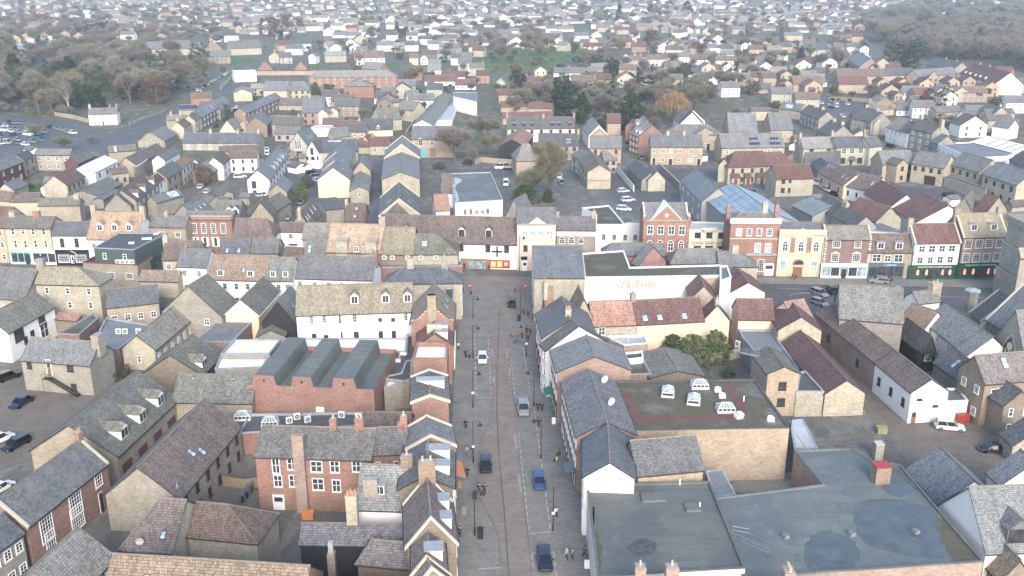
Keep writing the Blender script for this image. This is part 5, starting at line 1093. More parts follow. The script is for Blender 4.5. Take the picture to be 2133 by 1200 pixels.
for r in ((1050,618,1150,640),(1272,618,1370,640)):
  x0,z1=facade(s19,r[0],r[1]);x1,z0=facade(s19,r[2],r[3]);m.prism([(x0,-.25,z0),(x1,-.25,z0),(x1,0,z0),(x0,0,z0)],.12);m.face([(x0,-.2,z0),(x1,-.2,z0),((x0+x1)/2,-.2,z1+.1)])
m.build('stone_dressing',['stonetrim'],s19.root)
panel(s19,'teal_band',(958,776,1440,788),'cyan_c',.36)
K('D6')
s20=P('brown mansard roofed shop with a grey shopfront and a blue bakery sign',-20,620,437,622,(210,440),yb=900,rm='brown',wm='buff',n='shop_building',pitch=52,dm=[(.28,dict(kind='f',hh=1.7,w=1.7,v0=.12)),(.70,dict(kind='f',hh=1.7,w=1.7,v0=.12))])
wins(s20,[(25,645,105,728),(252,650,332,732),(150,660,210,728)],'w');_,zf,zt=shop(s20,-20,355,742,'shop_grey',4);x,_=facade(s20,205,760);m=MB();m.box(x-1.6,x+1.6,-.28,-.2,zf+.08,zt-.08,0);[m.box(x-1.5+.22*i,x-1.32+.22*i,-.3,-.28,zf+.2+.22*j,zf+.38+.22*j,1) for i in (0,1) for j in (0,1)];tag(m.build('shop_sign',['shop_blue','orange_c'],s20.root),'blue bakery sign');o=words_on(s20,'GREGGS',215,760,.42,'shop_white',2.2,.3);o.location.z=(zf+zt)/2
s21=P('white three storey shop with a dark green outdoor shop ground floor',470,532,940,528,(700,332),yb=905,rm='maroon',wm='white',n='shop_building',cope=True,c=[(.0,1.2,1.0,1.4,0,'wall_stone')])
wins(s21,[(510,560,565,628),(612,558,670,628),(718,557,775,625),(820,555,878,622),(490,677,540,748),(598,675,646,745),(700,672,750,742),(805,670,855,740)],'w')
s22=P('pinkish brick three storey shop with two roof dormers over a green outdoor shop',975,470,1425,460,(1160,222),yb=895,rm='tan',wm='pinkred',n='shop_building',pitch=44,cope=True,c=[(.0,1.4,1.0,1.2,0,'wall_stone'),(1.0,1.4,1.0,1.4,0,'wall_stone')],dm=[(.27,dict(kind='f',hh=1.6,w=1.6,v0=.25)),(.73,dict(kind='f',hh=1.6,w=1.6,v0=.25))])
wins(s22,[(988,498,1050,590),(1100,495,1160,585),(1205,490,1265,580),(1312,487,1368,580),(965,640,1022,730),(1072,640,1132,728),(1178,637,1235,722),(1285,632,1340,720)],'g')
for b,x0,x1,xs,ys in ((s21,405,905,665,782),(s22,915,1370,1140,765)):
  _,zf,zt=shop(b,x0,x1,765 if b is s21 else 748,'shop_green',4,'glass',.45);o=words_on(b,'MOUNTAIN WAREHOUSE',xs,ys,.5,'shop_white',(8.0 if b is s21 else 7.4),.26);o.location.z=(zf+zt)/2
  cx,_=facade(b,(x0+x1)/2,850);m=MB()
  for k in (-.36,-.16,.2,.36):
    q=b.W*(.5+k);m.box(q-.3,q+.3,-.1,-.06,1.0,2.0,0);m.lathe([(.2,2.0),(.25,2.15),(.0,2.4)],(q,-.08,0),8,0)
  m.build('window_display',['shop_glow'],b.root)
P('pale stone house end beside the church tower',1430,470,1560,465,(1495,380),h=7.5,rm='brown',wm='stone',n='stone_house')
panel(s22,'white_door_surround',(1372,640,1440,870),'wall_white',.3)
K('Z')
P('dark tiled roof behind the pinkish brick shop and beside the church tower',2092,478,2150,470,(2120,442),h=6.5,rm='brown',wm='stone',n='stone_house')
# ================================================================ behind the high street
K('C3')
ga=G('farthest of the three stepped stone gables beside the dark alley',213,737,592,722,585,408,488,h=6.6,rm='slate',wm='cream',n='stepped_gable_building',cope=True)
G('middle of the three stepped stone gables with a long slate roof beside the alley',185,962,594,955,880,395,665,h=6.4,rm='slate',wm='cream',n='stepped_gable_building')
K('D3')
gc=G('stone gable nearest the cross building with roof lights along its slate roof',150,245,572,247,78,355,-105,h=6.4,rm='dark',wm='cream',n='stepped_gable_building',cope=True,s=[('R',.3,.5),('R',.5,.35),('R',.7,.6),('L',.3,.5,.9,2.0)])
m=MB();gw=gc.W;m.face([(1.2,-.05,gc.h+.2),(gw-2.6,-.05,gc.h+.2),(gw/2-.5,-.05,gc.h+gc.rise-.8)],0);m.build('hung_tile_gable',['roof_dark'],gc.root)
K('Z')
hall=FLAT('white walled hall with a grey flat roof and round vents on its wall',[(948,424),(1047,418),(1022,360),(938,363)],6.6,'white_hall','hall',wm='white',rm='felt',para=.3)
blob(hall,[(945,370),(962,374),(955,382),(948,390),(952,402),(956,418),(950,418),(946,395),(941,380)],'roof_pale','puddle',.02)
frontof(hall,0);K('D3');ah=math.atan2(hall.u.y,hall.u.x)
vm=MB();vm.tube((0,-.12,0),(0,0,0),.42,.42,14,0);vm.tube((0,-.16,0),(0,-.12,0),.15,.15,10,1);vme=vm.mesh('wall_vent',['gutter','ac_white'])
for x,y in ((1045,195),(1103,192),(1165,212),(1225,210),(1280,186),(1280,212),(1045,222),(1103,220)):
  s_,z=facade(hall,x,y);p=hall.P1-hall.o+hall.u*s_;link('wall_vent',vme,hall.root,(p.x,p.y,z),ah)
K('C3')
P('brown tiled white verged lean-to roof along the side of the white hall',842,1108,975,1105,(900,905),h=4.6,rm='brown',wm='white',n='lean_to',pitch=30)
K('D3')
P('little terracotta tiled roof in front of the white hall',740,192,885,185,(840,25),h=4.6,rm='red',wm='white',n='tiled_house')
G('grey slate gable beside the mossy bare tree behind the pinkish shop',1440,255,1665,240,85,1600,60,h=6,rm='slate',wm='greyb',n='gabled_house',L=8)
K('C3')
n4=P('tan brick house with a blue arched window and a wide orange door',510,520,960,518,(640,383),yb=722,rm='slate',wm='tan',n='brick_house')
wins(n4,[(580,530,630,592),(710,555,752,585)],'a');panel(n4,'garage_door',(705,618,770,712),'wood',.1);panel(n4,'blue_glazing',(595,625,675,718),'cyan_c',.14);wins(n4,[(600,640,670,715)],'g')
n5=P('cream terrace with a pale blue slate mansard and a row of flat dormers',1553,408,2282,400,(1850,285),yb=552,rm='navy',wm='offwhite',n='terrace',pitch=50,w=(2,7,'d',1.2),c=[(.0,.9,.9,1.6,2,'wall_pinkred'),(.54,.9,.9,1.2,2,'wall_buff'),(1.0,.9,.9,1.4,2,'wall_pinkred')],dm=[(t,dict(kind='f',w=1.5,hh=1.4,v0=.2,wall='roof_navy',st='d')) for t in (.1,.24,.37,.67,.77,.93)])
K('C4')
P('stone house with a blue slate roof half hidden by the ivy clad tree',-95,586,338,590,(225,462),yb=748,rm='navy',wm='stone',n='stone_house',w=(2,5,'d',1.2),c=[(1.0,.8,.8,1.2,2,'wall_tan')],dm=[(.75,dict(kind='f',w=1.6,hh=1.4,v0=.2,wall='roof_navy'))])
K('C3')
G('black boarded barn with an orange tile roof over a pale plinth',1465,592,1735,600,525,1700,402,h=5.4,rm='red',wm='black',n='barn')
P('buff hip roofed house beside the bare trees on the back road',1648,757,1905,750,(1775,572),yb=925,rm='grey',wm='tan',n='hip_roofed_house',hipL=3,hipR=3)
K('C4')
P('brick house with a dark red tile roof and white windows by the conifer',655,346,800,346,(640,248),yb=475,rm='maroon',wm='tan',n='brick_house',w=(2,2,'w',1.0))
G('pale gabled house with a grey slate roof beside the dark red tiled one',450,478,668,476,362,490,282,yb=620,rm='slate',wm='offwhite',n='gabled_house')
G('small brown gable in front of the pale gabled house',470,492,660,490,412,560,380,h=5,rm='brown',wm='tan',n='gabled_house')
P('orange brick house with a grey slate roof beside the side street',470,616,805,620,(640,487),yb=782,rm='slate',wm='tan',n='brick_house',w=(2,3,'d',1.0))
fl=G('buff brick flats with a mossy dark gable roof and red brick band',440,882,688,872,800,452,640,yb=1064,rm='moss',wm='cream',n='flats',w1=(2,4,'d',1.0))
panel(fl,'brick_band',(440,968,685,976),'wall_red',.03)
P('hip roofed wing of the buff flats with a red brick band',615,752,756,748,(600,645),yb=888,rm='slate',wm='cream',n='flats',hipR=3,w=(2,2,'d',1.2))
P('left hipped roof of the buff flats above a walled garden',262,690,400,765,(400,640),h=5.6,rm='slate',wm='cream',n='flats',hipL=3,w=(2,2,'d',1.0))
G('tall red brick house with white dormers farther up the side street',968,398,1175,402,302,1040,265,h=7.0,rm='grey',wm='red',n='brick_house',dm=[(.35,dict(side='L',w=1.5,hh=1.4,v0=.15)),(.75,dict(side='L',w=1.5,hh=1.4,v0=.15))],w1=(2,3,'w',1.0))
G('tall red brick gable with white dormers at the corner of the side street',1012,502,1258,472,365,1100,350,h=7.4,L=9,rm='grey',wm='red',n='brick_house',dm=[(.2,dict(side='L',w=1.5,hh=1.4,v0=.15)),(.6,dict(side='L',w=1.5,hh=1.4,v0=.15))],w1=(3,3,'w',1.1))
G('low maroon roofed brick house hidden behind the tall red gables',850,385,965,390,330,930,300,h=5.5,rm='maroon',wm='red',n='brick_house')
n13=P('long tan brick terrace with white windows and two buff chimneys facing the back road',1130,602,1692,604,(1400,475),yb=800,rm='slate',wm='tan',n='terrace',c=[(.34,.9,.8,1.2,2,'wall_cream'),(.66,.9,.8,1.2,2,'wall_cream')])
wins(n13,[(1150,628,1170,672),(1238,636,1280,672),(1418,636,1456,672),(1542,636,1582,675),(1650,640,1670,675),(1230,725,1272,762),(1412,728,1450,762)],'w');wins(n13,[(1328,630,1360,675),(1530,728,1578,770)],'b')
for r in ((1142,722,1176,795),(1318,730,1358,795),(1628,732,1665,800)): doorpx(n13,r)
P('hip roofed tan brick house behind the long tan terrace',1285,468,1895,472,(1600,365),h=6.4,rm='slate',wm='tan',n='hip_roofed_house',hipL=5,hipR=5)
cg=G('narrow cream gabled house with a stone lean-to end beside the white wall',1103,968,1277,955,868,1110,800,yb=1090,rm='dark',wm='yellow',n='gabled_house')
P('long low dark slate range behind the narrow cream gable',872,824,1026,968,(960,742),h=3.6,rm='dark',wm='greyb',n='long_range')
g14=G('tan brick front gable of the hip roofed house with arched topped windows',1562,474,1872,474,398,1632,370,h=6.4,rm='slate',wm='tan',n='gabled_house',L=9)
wins(g14,[(1745,480,1768,515),(1822,478,1862,515),(1705,570,1722,600)],'w');doorpx(g14,(1730,568,1765,628))
G('pair of white verged slate gables half hidden by bare bushes',1445,360,1690,350,230,1560,185,h=4.6,rm='dark',wm='offwhite',n='gabled_house',L=9)
P('slate roofed gable leaning towards the white verged pair',1370,300,1440,330,(1530,182),h=4.6,rm='dark',wm='offwhite',n='gabled_house')
K('C5')
P('buff terrace with blue solar panels on its slate roof',22,615,702,606,(350,460),yb=790,rm='slate',wm='cream',n='terrace',w=[(2,6,'w',1.1)],sol=[('F',.53,.6,3.4,1.2),('F',.53,.25,4.2,1.4),('F',.86,.6,3.4,1.2),('F',.86,.25,4.2,1.4)],c=[(.5,.8,.7,1.0,1,'wall_red')])
P('brown gabled hall with small dormers and steep slate roof',100,458,408,458,(232,240),h=6.6,rm='slate',wm='tan',n='gabled_hall',pitch=50,w=(2,3,'w'))
tg=P('brown gabled house with a big blind arch in its end wall',552,420,792,416,(642,235),yb=560,rm='slate',wm='tan',n='gabled_hall',pitch=50,w=(2,3,'w',.9))
n17=P('maroon hip roofed buff flats with three tiled porches',90,824,508,812,(400,652),yb=1005,rm='maroon',wm='cream',n='flats',hipL=4,w=(2,4,'d',.9))
for t,wd in ((.18,2.8),(.5,2.2),(.86,3.6)):
  x=t*n17.W;m=MB();m.box(x-wd/2,x+wd/2,-1.4,0,0,2.5,0);m.prism([(x-wd/2-.2,-1.8,2.5),(x+wd/2+.2,-1.8,2.5),(x+wd/2+.2,0,3.7),(x-wd/2-.2,0,3.7)],.15,1);m.box(x-.5,x+.5,-1.45,-1.4,0,2.1,2);m.build('porch',['wall_cream','roof_maroon','door_red'],n17.root)
G('maroon roofed slate cornered wing at the end of the porched flats',-5,790,90,825,735,110,655,h=5.8,rm='maroon',wm='cream',n='flats',L=7)
P('dark hip roof on the far side of the porched maroon flats',515,812,830,795,(600,660),h=5.8,rm='maroon',wm='cream',n='flats',hipR=4)
mb_=P('square buff house with a maroon tile roof standing alone in the car yard',612,955,1018,942,(780,800),yb=1142,rm='maroon',wm='cream',n='buff_house');wins(mb_,[(672,957,706,998),(748,955,772,992),(662,1052,698,1102),(738,1050,760,1100)],'d')
pub=P('cream public house with dark windows and a red name board',908,622,1265,614,(1080,500),yb=800,rm='grey',wm='yellow',n='public_house',c=[(.0,.8,.8,1.6,1,'wall_cream'),(.98,1.0,.9,2.0,2,'wall_cream')]);wins(pub,[(975,630,1015,658),(1158,630,1200,688)],'d');panel(pub,'name_board',(1195,695,1262,722),'shop_red',.1);words_on(pub,'THE BOOT',1228,708,.4,'shop_white',2.8,.14)
pub2=P('cream house with a navy slate roof and a bracketed porch hood joined to the pub',1268,614,1628,606,(1440,495),yb=806,rm='navy',wm='yellow',n='cream_house',c=[(.95,1.0,.9,2.0,2,'wall_brownb')]);wins(pub2,[(1325,625,1368,682),(1412,622,1455,678),(1508,618,1552,675)],'w');wins(pub2,[(1310,725,1355,785),(1495,722,1540,782)],'d');doorpx(pub2,(1402,745,1438,800),'door_red')
m=MB();x,z=facade(pub2,1430,745);m.prism([(x-1.6,-1.2,z),(x+1.6,-1.2,z),(x+1.0,0,z+1.3),(x-1.0,0,z+1.3)],.12);m.build('porch_hood',['roof_dark'],pub2.root)
K('Z')
P('cream house corner with a slate roof beyond the navy roofed house',1812,306,1838,304,(1830,284),yb=345,rm='navy',wm='yellow',n='cream_house')
K('C5')
G('navy slate cottage with a brown stone gable across from the pub',835,790,985,790,672,1100,662,h=4.6,rm='navy',wm='tan',n='cottage',L=14)
P('long low brown tiled range with small roof lights and a cream rendered wall',1062,875,1345,1020,(1240,795),h=4.6,rm='brown',wm='peach',n='long_range',s=[('F',.1,.75,.8,1.4),('F',.2,.8,.8,1.2),('F',.3,.8,.8,1.2),('F',.75,.5,.8,1.4),('F',.9,.5,.8,1.4)],w=(1,3,'d',.7))
P('paler end of the long low brown range carrying two roof lights',1350,1020,1640,1090,(1500,880),h=4.4,rm='brown',wm='offwhite',n='long_range',s=[('F',.2,.75,.8,1.6),('F',.85,.5,.8,1.6)],w=(1,3,'d',.7))
P('blue roofed lean-to at the back of the long low range',985,800,1075,860,(1130,752),h=4.6,rm='navy',wm='greyb',n='long_range')
P('grey brick terrace running up to the far car park with a cream end wall',872,224,1072,303,(985,155),h=5.8,rm='dark',wm='greyb',n='brick_terrace',w=(2,5,'w',.8),c=[(.35,.8,1.2,1.0,2,'wall_cream'),(.75,.8,1.2,1.0,2,'wall_cream')])
P('dark slate row with buff chimneys behind the cream pub',1060,425,1200,490,(1230,328),h=5.2,rm='dark',wm='greyb',n='brick_terrace',w=(2,3,'w',.8),c=[(.3,.9,1.2,1.2,2,'wall_cream'),(.9,.9,1.2,1.2,2,'wall_cream')])
G('dark slate roof with a pinkish end gable behind the navy roofed house',1430,490,1625,490,430,1500,375,h=4.6,rm='dark',wm='pink',n='gabled_house',L=9)
P('grey brown terrace with bay windows facing the far car park street',1405,252,1640,335,(1530,160),h=5.8,rm='dark',wm='greyb',n='brick_terrace',w=(2,6,'w',.8),c=[(.3,.8,1.2,1.0,2,'wall_buff'),(.8,.8,1.2,1.0,2,'wall_buff')])
P('long low brown hall with a glass roofed end behind the twin brown gables',340,215,560,212,(450,180),h=4.6,rm='dark',wm='cream',n='low_house',w=(1,2,'w',.8))
P('slate cottage roof with a bright glazed panel beside the bare birch',640,190,870,215,(770,130),h=4.2,rm='slate',wm='cream',n='low_house',s=[('F',.4,.5,4,2.4)])
K('Z')
P('grey slate warehouse with rendered walls behind the high street banks',1419,376,1462,420,(1452,352),h=7.0,rm='slate',wm='grey2',n='warehouse',w=(2,4,'w',.8))
P('huge pale blue sheet roofed shed behind the orange brick house',1463,408,1535,470,(1515,375),h=7.2,rm='blue',wm='grey2',n='blue_roofed_shed',pitch=22)
K('D5')
P('grey green tin roofed shed between the blue shed and the plum brick shop',655,140,865,248,(830,32),h=5.6,rm='greenish',wm='grey2',n='tin_roofed_shed',pitch=24)
P('dark roofed grey rear building with two arched windows behind the plum brick shop',870,130,1055,230,(1010,38),h=6.6,rm='dark',wm='grey2',n='rear_building',w=(1,2,'a',.9))
P('dark roofed rear building with a big cream chimney behind the plum brick shop',1060,240,1300,360,(1210,155),h=6.6,rm='dark',wm='grey2',n='rear_building',w=(1,2,'a',.9),c=[(.1,2.6,.9,1.2,4,'wall_cream')])
K('D6')
G('buff gabled hall with a maroon tile roof behind the brown mansard shop',10,290,375,295,162,-110,60,h=6.0,rm='maroon',wm='cream',n='gabled_hall')
P('long maroon tiled roof sloping down to the car court',-60,10,190,170,(310,-10),h=5.6,rm='maroon',wm='offwhite',n='maroon_range')
P('broad maroon hipped roof in front of the car court',220,165,470,320,(440,95),h=5.6,D=16,rm='maroon',wm='offwhite',n='maroon_range',pitch=30)
FLAT('blue grey flat lead roof behind the brown mansard shop',[(-90,400),(360,430),(130,335),(-60,270)],5.4,'flat_roofed_building','building',wm='offwhite',rm='felt_grey',para=.1)
G('mossy dark roof behind the pinkish brick shop',860,180,1070,195,60,1010,40,h=5.8,L=10,rm='moss',wm='stone',n='rear_building')
P('maroon tiled house behind the tall pinkish brick shop',1070,195,1200,225,(1230,30),h=5.8,rm='maroon',wm='stone',n='rear_building')
P('dark slate roof corner beside the church tower',1480,150,1620,140,(1550,85),h=5.5,rm='dark',wm='stone',n='rear_building')
K('C6')
P('cream terrace with a slate roof and two chimneys behind the bare cherry tree',120,206,482,178,(300,100),h=5.6,yb=262,rm='slate',wm='cream',n='terrace',w=(2,5,'w',.9),c=[(.0,.8,.8,1.2,2,'wall_cream'),(.3,.8,.8,1.2,2,'wall_cream'),(.75,.8,.8,1.2,2,'wall_cream')])
P('grey terrace end with a yellow brick gable near the white rendered pair',-140,285,112,342,(70,225),h=5.6,rm='dark',wm='cream',n='terrace',w=(2,5,'w',.9))
P('white rendered pair with a dark porch canopy and a pale roof',245,388,370,425,(370,268),h=6.0,rm='grey',wm='white',n='white_house',w=(2,3,'w',.9))
P('white rendered house with a darker slate roof next to the tall grey house',372,426,478,458,(455,310),h=6.0,rm='dark',wm='white',n='white_house',w=(2,2,'w',.9))
P('tall grey brick house with white bays and a cream chimneyed gable',500,402,740,458,(680,320),h=8.2,rm='dark',wm='greyb',n='tall_brick_house',w=(3,3,'w',1.2),c=[(.05,1.6,1.0,1.2,0,'wall_buff'),(.98,1.4,1.4,1.6,3,'wall_cream')])
P('long low slate roofed house wrapped in climbing ivy',790,232,1060,215,(930,160),h=4.4,rm='slate',wm='stone',n='low_house')
P('white gabled extension of the ivy wrapped house',1095,272,1270,262,(1160,212),h=3.4,rm='slate',wm='white',n='low_house')
P('buff house with four white windows under a grey roof near the picture edge',1350,318,1620,305,(1480,255),h=5.4,rm='dark',wm='cream',n='brick_house',w=(1,4,'w',.9))
P('long dark roof behind the buff house with four white windows',1330,250,1640,235,(1500,190),h=5.0,rm='dark',wm='stone',n='low_house')
P('dark slate roof with a buff chimney beside the long dark roof',1240,205,1400,250,(1340,135),h=5.0,rm='dark',wm='stone',n='low_house',c=[(.9,.8,.8,1.2,1,'wall_cream')])
G('small white gabled house with a blue door beside the white garages',1575,400,1680,380,315,1700,310,h=5.0,L=7,rm='slate',wm='white',n='white_house')
FLAT('low white garage block with grey doors near the picture edge',[(1437,400),(1530,395),(1520,385),(1440,388)],3.0,'garage_block','garage',wm='white',rm='roof_pale')
FLAT('maroon clad flat roofed building at the picture edge',[(1620,140),(1760,130),(1740,85),(1560,75)],4.5,'flat_roofed_building','building',wm='maroon',rm='felt_grey')
fac2=FLAT('white walled workshop with a grey brown felt roof and a strip of windows',[(800,578),(1060,690),(1300,728),(1560,712),(1640,680),(1290,555)],5.2,'white_workshop','workshop',wm='white',rm='felt_grey',pm='trim_white')
edge_windows(fac2,0,1,5,'g',1.6,5.2,1.0);edge_windows(fac2,2,1,3,'g',1.4,5.0,1.0)
P('white sheet roofed workshop hall with grey roof light strips',1160,552,1660,682,(1300,476),h=5.4,rm='white',wm='white',n='white_workshop',pitch=16,s=[('F',t,.5,.8,6.0) for t in (.3,.5,.68,.85)])
P('grey brick works with a red brick end next to the white workshop',735,545,800,570,(870,475),h=5.6,rm='slate',wm='greyb',n='white_workshop')
b1=P('buff flats with a grey tile roof and a textured stone end gable',205,797,555,790,(350,648),yb=965,rm='slate',wm='tan',n='flats',w=(2,3,'d',1.1))
G('projecting buff gable with a window beside the archway flats',358,800,482,790,745,385,735,yb=990,rm='dark',wm='tan',n='flats',L=5,w=(2,1,'d',1.2))
b2=P('buff flats with the dark drive through archway',520,782,870,835,(760,672),h=6.4,rm='slate',wm='cream',n='flats',w=(1,4,'d',1.1,6.4,3.4))
m=MB();m.box(-1.9,1.9,-.06,0,0,3.0,0);put(b2,'archway',m.mesh('archway',['frame_dark']),'F',b2.W*.62,0)
b3=P('buff flats block with two rows of dark windows beside the archway',938,792,1252,880,(1180,692),h=7.0,rm='slate',wm='cream',n='flats',w=(2,4,'d',1.1))
P('buff flats block with two rows of dark windows at the picture edge',1292,902,1660,1020,(1560,800),h=7.0,rm='slate',wm='cream',n='flats',w=(2,4,'d',1.1))
FLAT('single storey buff front range with a tile edge below the flats',[(870,940),(1320,1090),(1340,1060),(900,915)],3.2,'front_range','outbuilding',wm='cream',rm='felt_dark')
P('grey gabled house right of the white workshop at the picture edge',1580,740,1760,850,(1740,660),h=5.6,rm='dark',wm='greyb',n='gabled_house',w=(2,2,'w',.9))
# ---------------------------------------------------------------- left of the alley
K('C1')
m1=P('white detached house with three windows and end chimneys at the road junction',958,252,1266,246,(1110,185),yb=368,rm='slate',wm='white',n='white_house',c=[(.03,1.0,.9,1.8,1,'wall_cream'),(.75,.9,.9,1.2,1,'wall_brownb'),(.98,1.0,.9,1.8,1,'wall_brownb')])
wins(m1,[(1020,258,1042,292),(1100,258,1122,290),(1185,258,1206,288),(1028,335,1052,362),(1192,332,1216,360)],'w');doorpx(m1,(1112,325,1134,365))
chp=G('stone chapel with yellow pointed arch windows in its gable',1482,548,1800,532,450,1775,375,yb=612,rm='slate',wm='stone',n='chapel')
wins(chp,[(1522,565,1552,600),(1590,560,1612,605),(1625,540,1650,600),(1660,560,1682,602),(1720,560,1752,600)],'a')
for a,c,t,wd in ((1520,1555,548,.16),(1560,1700,470,.2),(1720,1755,545,.16)):
  x0,zt_=facade(chp,a,t);x1,_=facade(chp,c,t);xm=(x0+x1)/2;R=(x1-x0)/2+.3;m=MB();N=10
  for i in range(N):
    a0,a1=math.pi*i/N,math.pi*(i+1)/N;f=lambda q,r:(xm+r*math.cos(q),-.12,zt_-R+r*1.1*math.sin(q));p0,p1=f(a0,R),f(a1,R);q0,q1=f(a0,R+.3),f(a1,R+.3);m.face([p0,q0,q1,p1])
  m.build('arch_band',['paint_yellow'],chp.root)
P('maroon clad house with a slate roof at the picture edge',-110,905,250,765,(130,692),h=6.2,rm='slate',wm='maroon',n='clad_house',w=(2,4,'w',.9))
P('cream stone house with round white wall plaques next to the maroon clad house',255,748,372,695,(300,640),h=6.0,rm='dark',wm='cream',n='stone_house',w=(2,2,'d',.8))
P('cream and glass fronted range behind the maroon gabled house',375,690,760,692,(620,632),h=5.8,rm='slate',wm='cream',n='stone_house',w=(2,4,'w',1.2))
P('maroon clad gabled house with a plain grey roof',845,782,1025,705,(960,640),h=5.8,rm='slate',wm='maroon',n='clad_house',w=(1,3,'w',.9))
P('white roofed house with a brick gable and white rendered side',1032,882,1275,762,(1150,690),h=6.4,rm='white',wm='white',n='white_roofed_house',pitch=26,w=(2,3,'d',.8))
P('buff brick house with a dark red roof and tall dark windows',725,1022,918,922,(800,815),h=6.0,rm='maroon',wm='cream',n='brick_house',w=(2,4,'d',.9))
FLAT('conservatory roofed building with grey glazing bars',[(1375,750),(1480,832),(1600,755),(1490,690)],4.2,'glass_roofed_building','building',wm='buff',rm='roof_pale',pm='trim_white')
P('white gabled house with a grey slate roof beside the chapel',1788,752,1950,660,(1845,625),h=5.4,rm='slate',wm='white',n='white_house')
P('stone terrace with a brown roof and three white pointed dormers',1480,1192,1722,990,(1600,860),h=6.2,rm='brown',wm='stone',n='terrace',w=(2,5,'w',.9),dm=[(.15,dict(w=1.7,hh=1.7,v0=.05)),(.45,dict(w=1.7,hh=1.7,v0=.05)),(.85,dict(w=1.7,hh=1.7,v0=.05))])
P('white fronted end house with a maroon roof in the diagonal terrace',1725,985,1808,925,(1720,890),h=6.0,rm='maroon',wm='white',n='terrace',w=(2,2,'d',.8))
P('buff middle house with a grey roof and an archway in the diagonal terrace',1812,945,1978,838,(1850,775),h=6.0,rm='dark',wm='buff',n='terrace',w=(2,3,'d',.8))
P('white fronted house with a red tile roof in the diagonal terrace',1980,830,2088,745,(2000,705),h=6.0,rm='red',wm='white',n='terrace',w=(2,3,'d',.8))
P('dark corrugated long shed with a mossy roof in the back yard',1062,1142,1332,1002,(1200,928),h=3.0,rm='moss',wm='stone',n='shed',pitch=20)
P('low slate shed behind the mossy corrugated shed',1120,1180,1290,1080,(1260,1050),h=2.8,rm='slate',wm='stone',n='shed',pitch=20)
P('brown hip roof with a long pale roof light beside the road',1180,660,1480,640,(1330,590),h=4.6,rm='moss',wm='buff',n='low_house',s=[('F',.25,.4,1.2,3.0)])
P('long brown roofed range below the chapel',1470,800,1800,640,(1640,600),h=4.4,rm='brown',wm='buff',n='low_house')
P('small stone house with a slate hip beside the back lawn',145,1075,300,1010,(200,945),h=3.4,rm='slate',wm='cream',n='low_house')
P('buff gabled cottage between the shed and the white roofed house',1220,900,1390,880,(1300,830),h=4.8,rm='brown',wm='cream',n='cottage',w=(1,2,'d',.8))
P('brown roofed house at the picture edge above the cream three storey shop',-80,1180,110,1190,(20,1090),h=5.0,rm='brown',wm='cream',n='low_house')
P('brown hip roofed house behind the cream three storey shop',110,1200,415,1195,(250,1110),h=5.4,rm='brown',wm='cream',n='low_house',hipL=3)
P('lichen tiled house behind the white navy shop',415,1240,860,1235,(640,1165),h=5.4,rm='moss',wm='buff',n='low_house',c=[(.9,1.4,.9,1.0,2,'wall_cream')])
P('slate roof with a bright white flat panel behind the orange tiled shop',1700,1210,1990,1130,(1850,1090),h=4.6,rm='slate',wm='stone',n='low_house',s=[('F',.7,.5,4.0,2.4)])
G('stone gabled house in front of the diagonal terrace',1140,1260,1420,1250,1120,1300,1060,h=5.4,rm='dark',wm='stone',n='gabled_house',L=8)
K('D2')
P('dark slate roof with three skylights behind the red shuttered shop',120,255,330,190,(320,10),h=5.4,rm='slate',wm='stone',n='low_house',s=[('F',.3,.4,.7,1.4),('F',.55,.5,.7,1.4),('F',.8,.6,.7,1.4)],D=7)
P('green grey house with white dormers behind the red shuttered shop',330,250,590,250,(450,90),h=5.4,rm='moss',wm='stone',n='low_house',dm=[(.6,dict(w=1.6,hh=1.5)),(.85,dict(w=1.6,hh=1.5))])
G('mossy hipped house beside the narrow yard with a pale blue car',700,270,945,270,110,830,60,h=5.4,L=9,rm='moss',wm='buff',n='low_house')
P('mossy green roofed range along the narrow yard',980,190,1130,100,(960,40),h=4.6,rm='moss',wm='stone',n='low_house')
P('flat blue grey sheet roof on stone walls beside the dark alley',1498,190,1680,170,(1600,55),h=4.4,rm='navy',wm='stone',n='shed',pitch=12,mono=True)
P('brown hip roofed stone house with a chimney against the dark alley',1690,300,1890,300,(1790,120),h=5.0,rm='brown',wm='stone',n='stone_house',c=[(.0,.8,1.0,1.2,0,'wall_cream')],s=[('F',.5,.25,.8,1.0),('F',.55,.7,.8,1.0)])
# ---------------------------------------------------------------- white gabled court
K('C2')
P('long cream terrace with slate roofs and white doors facing the chapel road',0,560,832,562,(400,455),yb=645,rm='navy',wm='cream',n='terrace',w=[(2,7,'b',1.2)],c=[(.34,1.0,.8,1.2,2,'wall_cream'),(.70,1.0,.8,1.2,2,'wall_cream'),(.97,1.0,.8,1.2,2,'wall_cream')])
P('white rendered L shaped house with a brown tile roof',500,725,805,722,(650,655),yb=885,rm='brown',wm='white',n='white_house',w=(2,3,'d',.8))
P('brown tiled range behind the white L shaped house',400,655,830,640,(620,592),h=6.0,rm='brown',wm='buff',n='brown_house')
P('brown roofed white wing running down from the L shaped house',440,800,520,720,(420,650),h=5.4,rm='brown',wm='white',n='white_house',w=(2,2,'d',.8))
P('brown roofed red walled shed in front of the L shaped house',335,880,440,790,(270,740),h=4.0,rm='grey',wm='plum',n='shed')
lg=G('long white gabled house with pale dormers along its side',700,968,945,960,862,1040,605,yb=1105,rm='slate',wm='white',n='white_gabled_house',w2=(2,7,'d',1.0),dm=[(t,dict(side='R',kind='f',w=1.4,hh=1.3,v0=.1,wall='lead')) for t in (.35,.5,.65,.8)])
wins(lg,[(750,978,805,1052),(765,1078,808,1110)],'d')
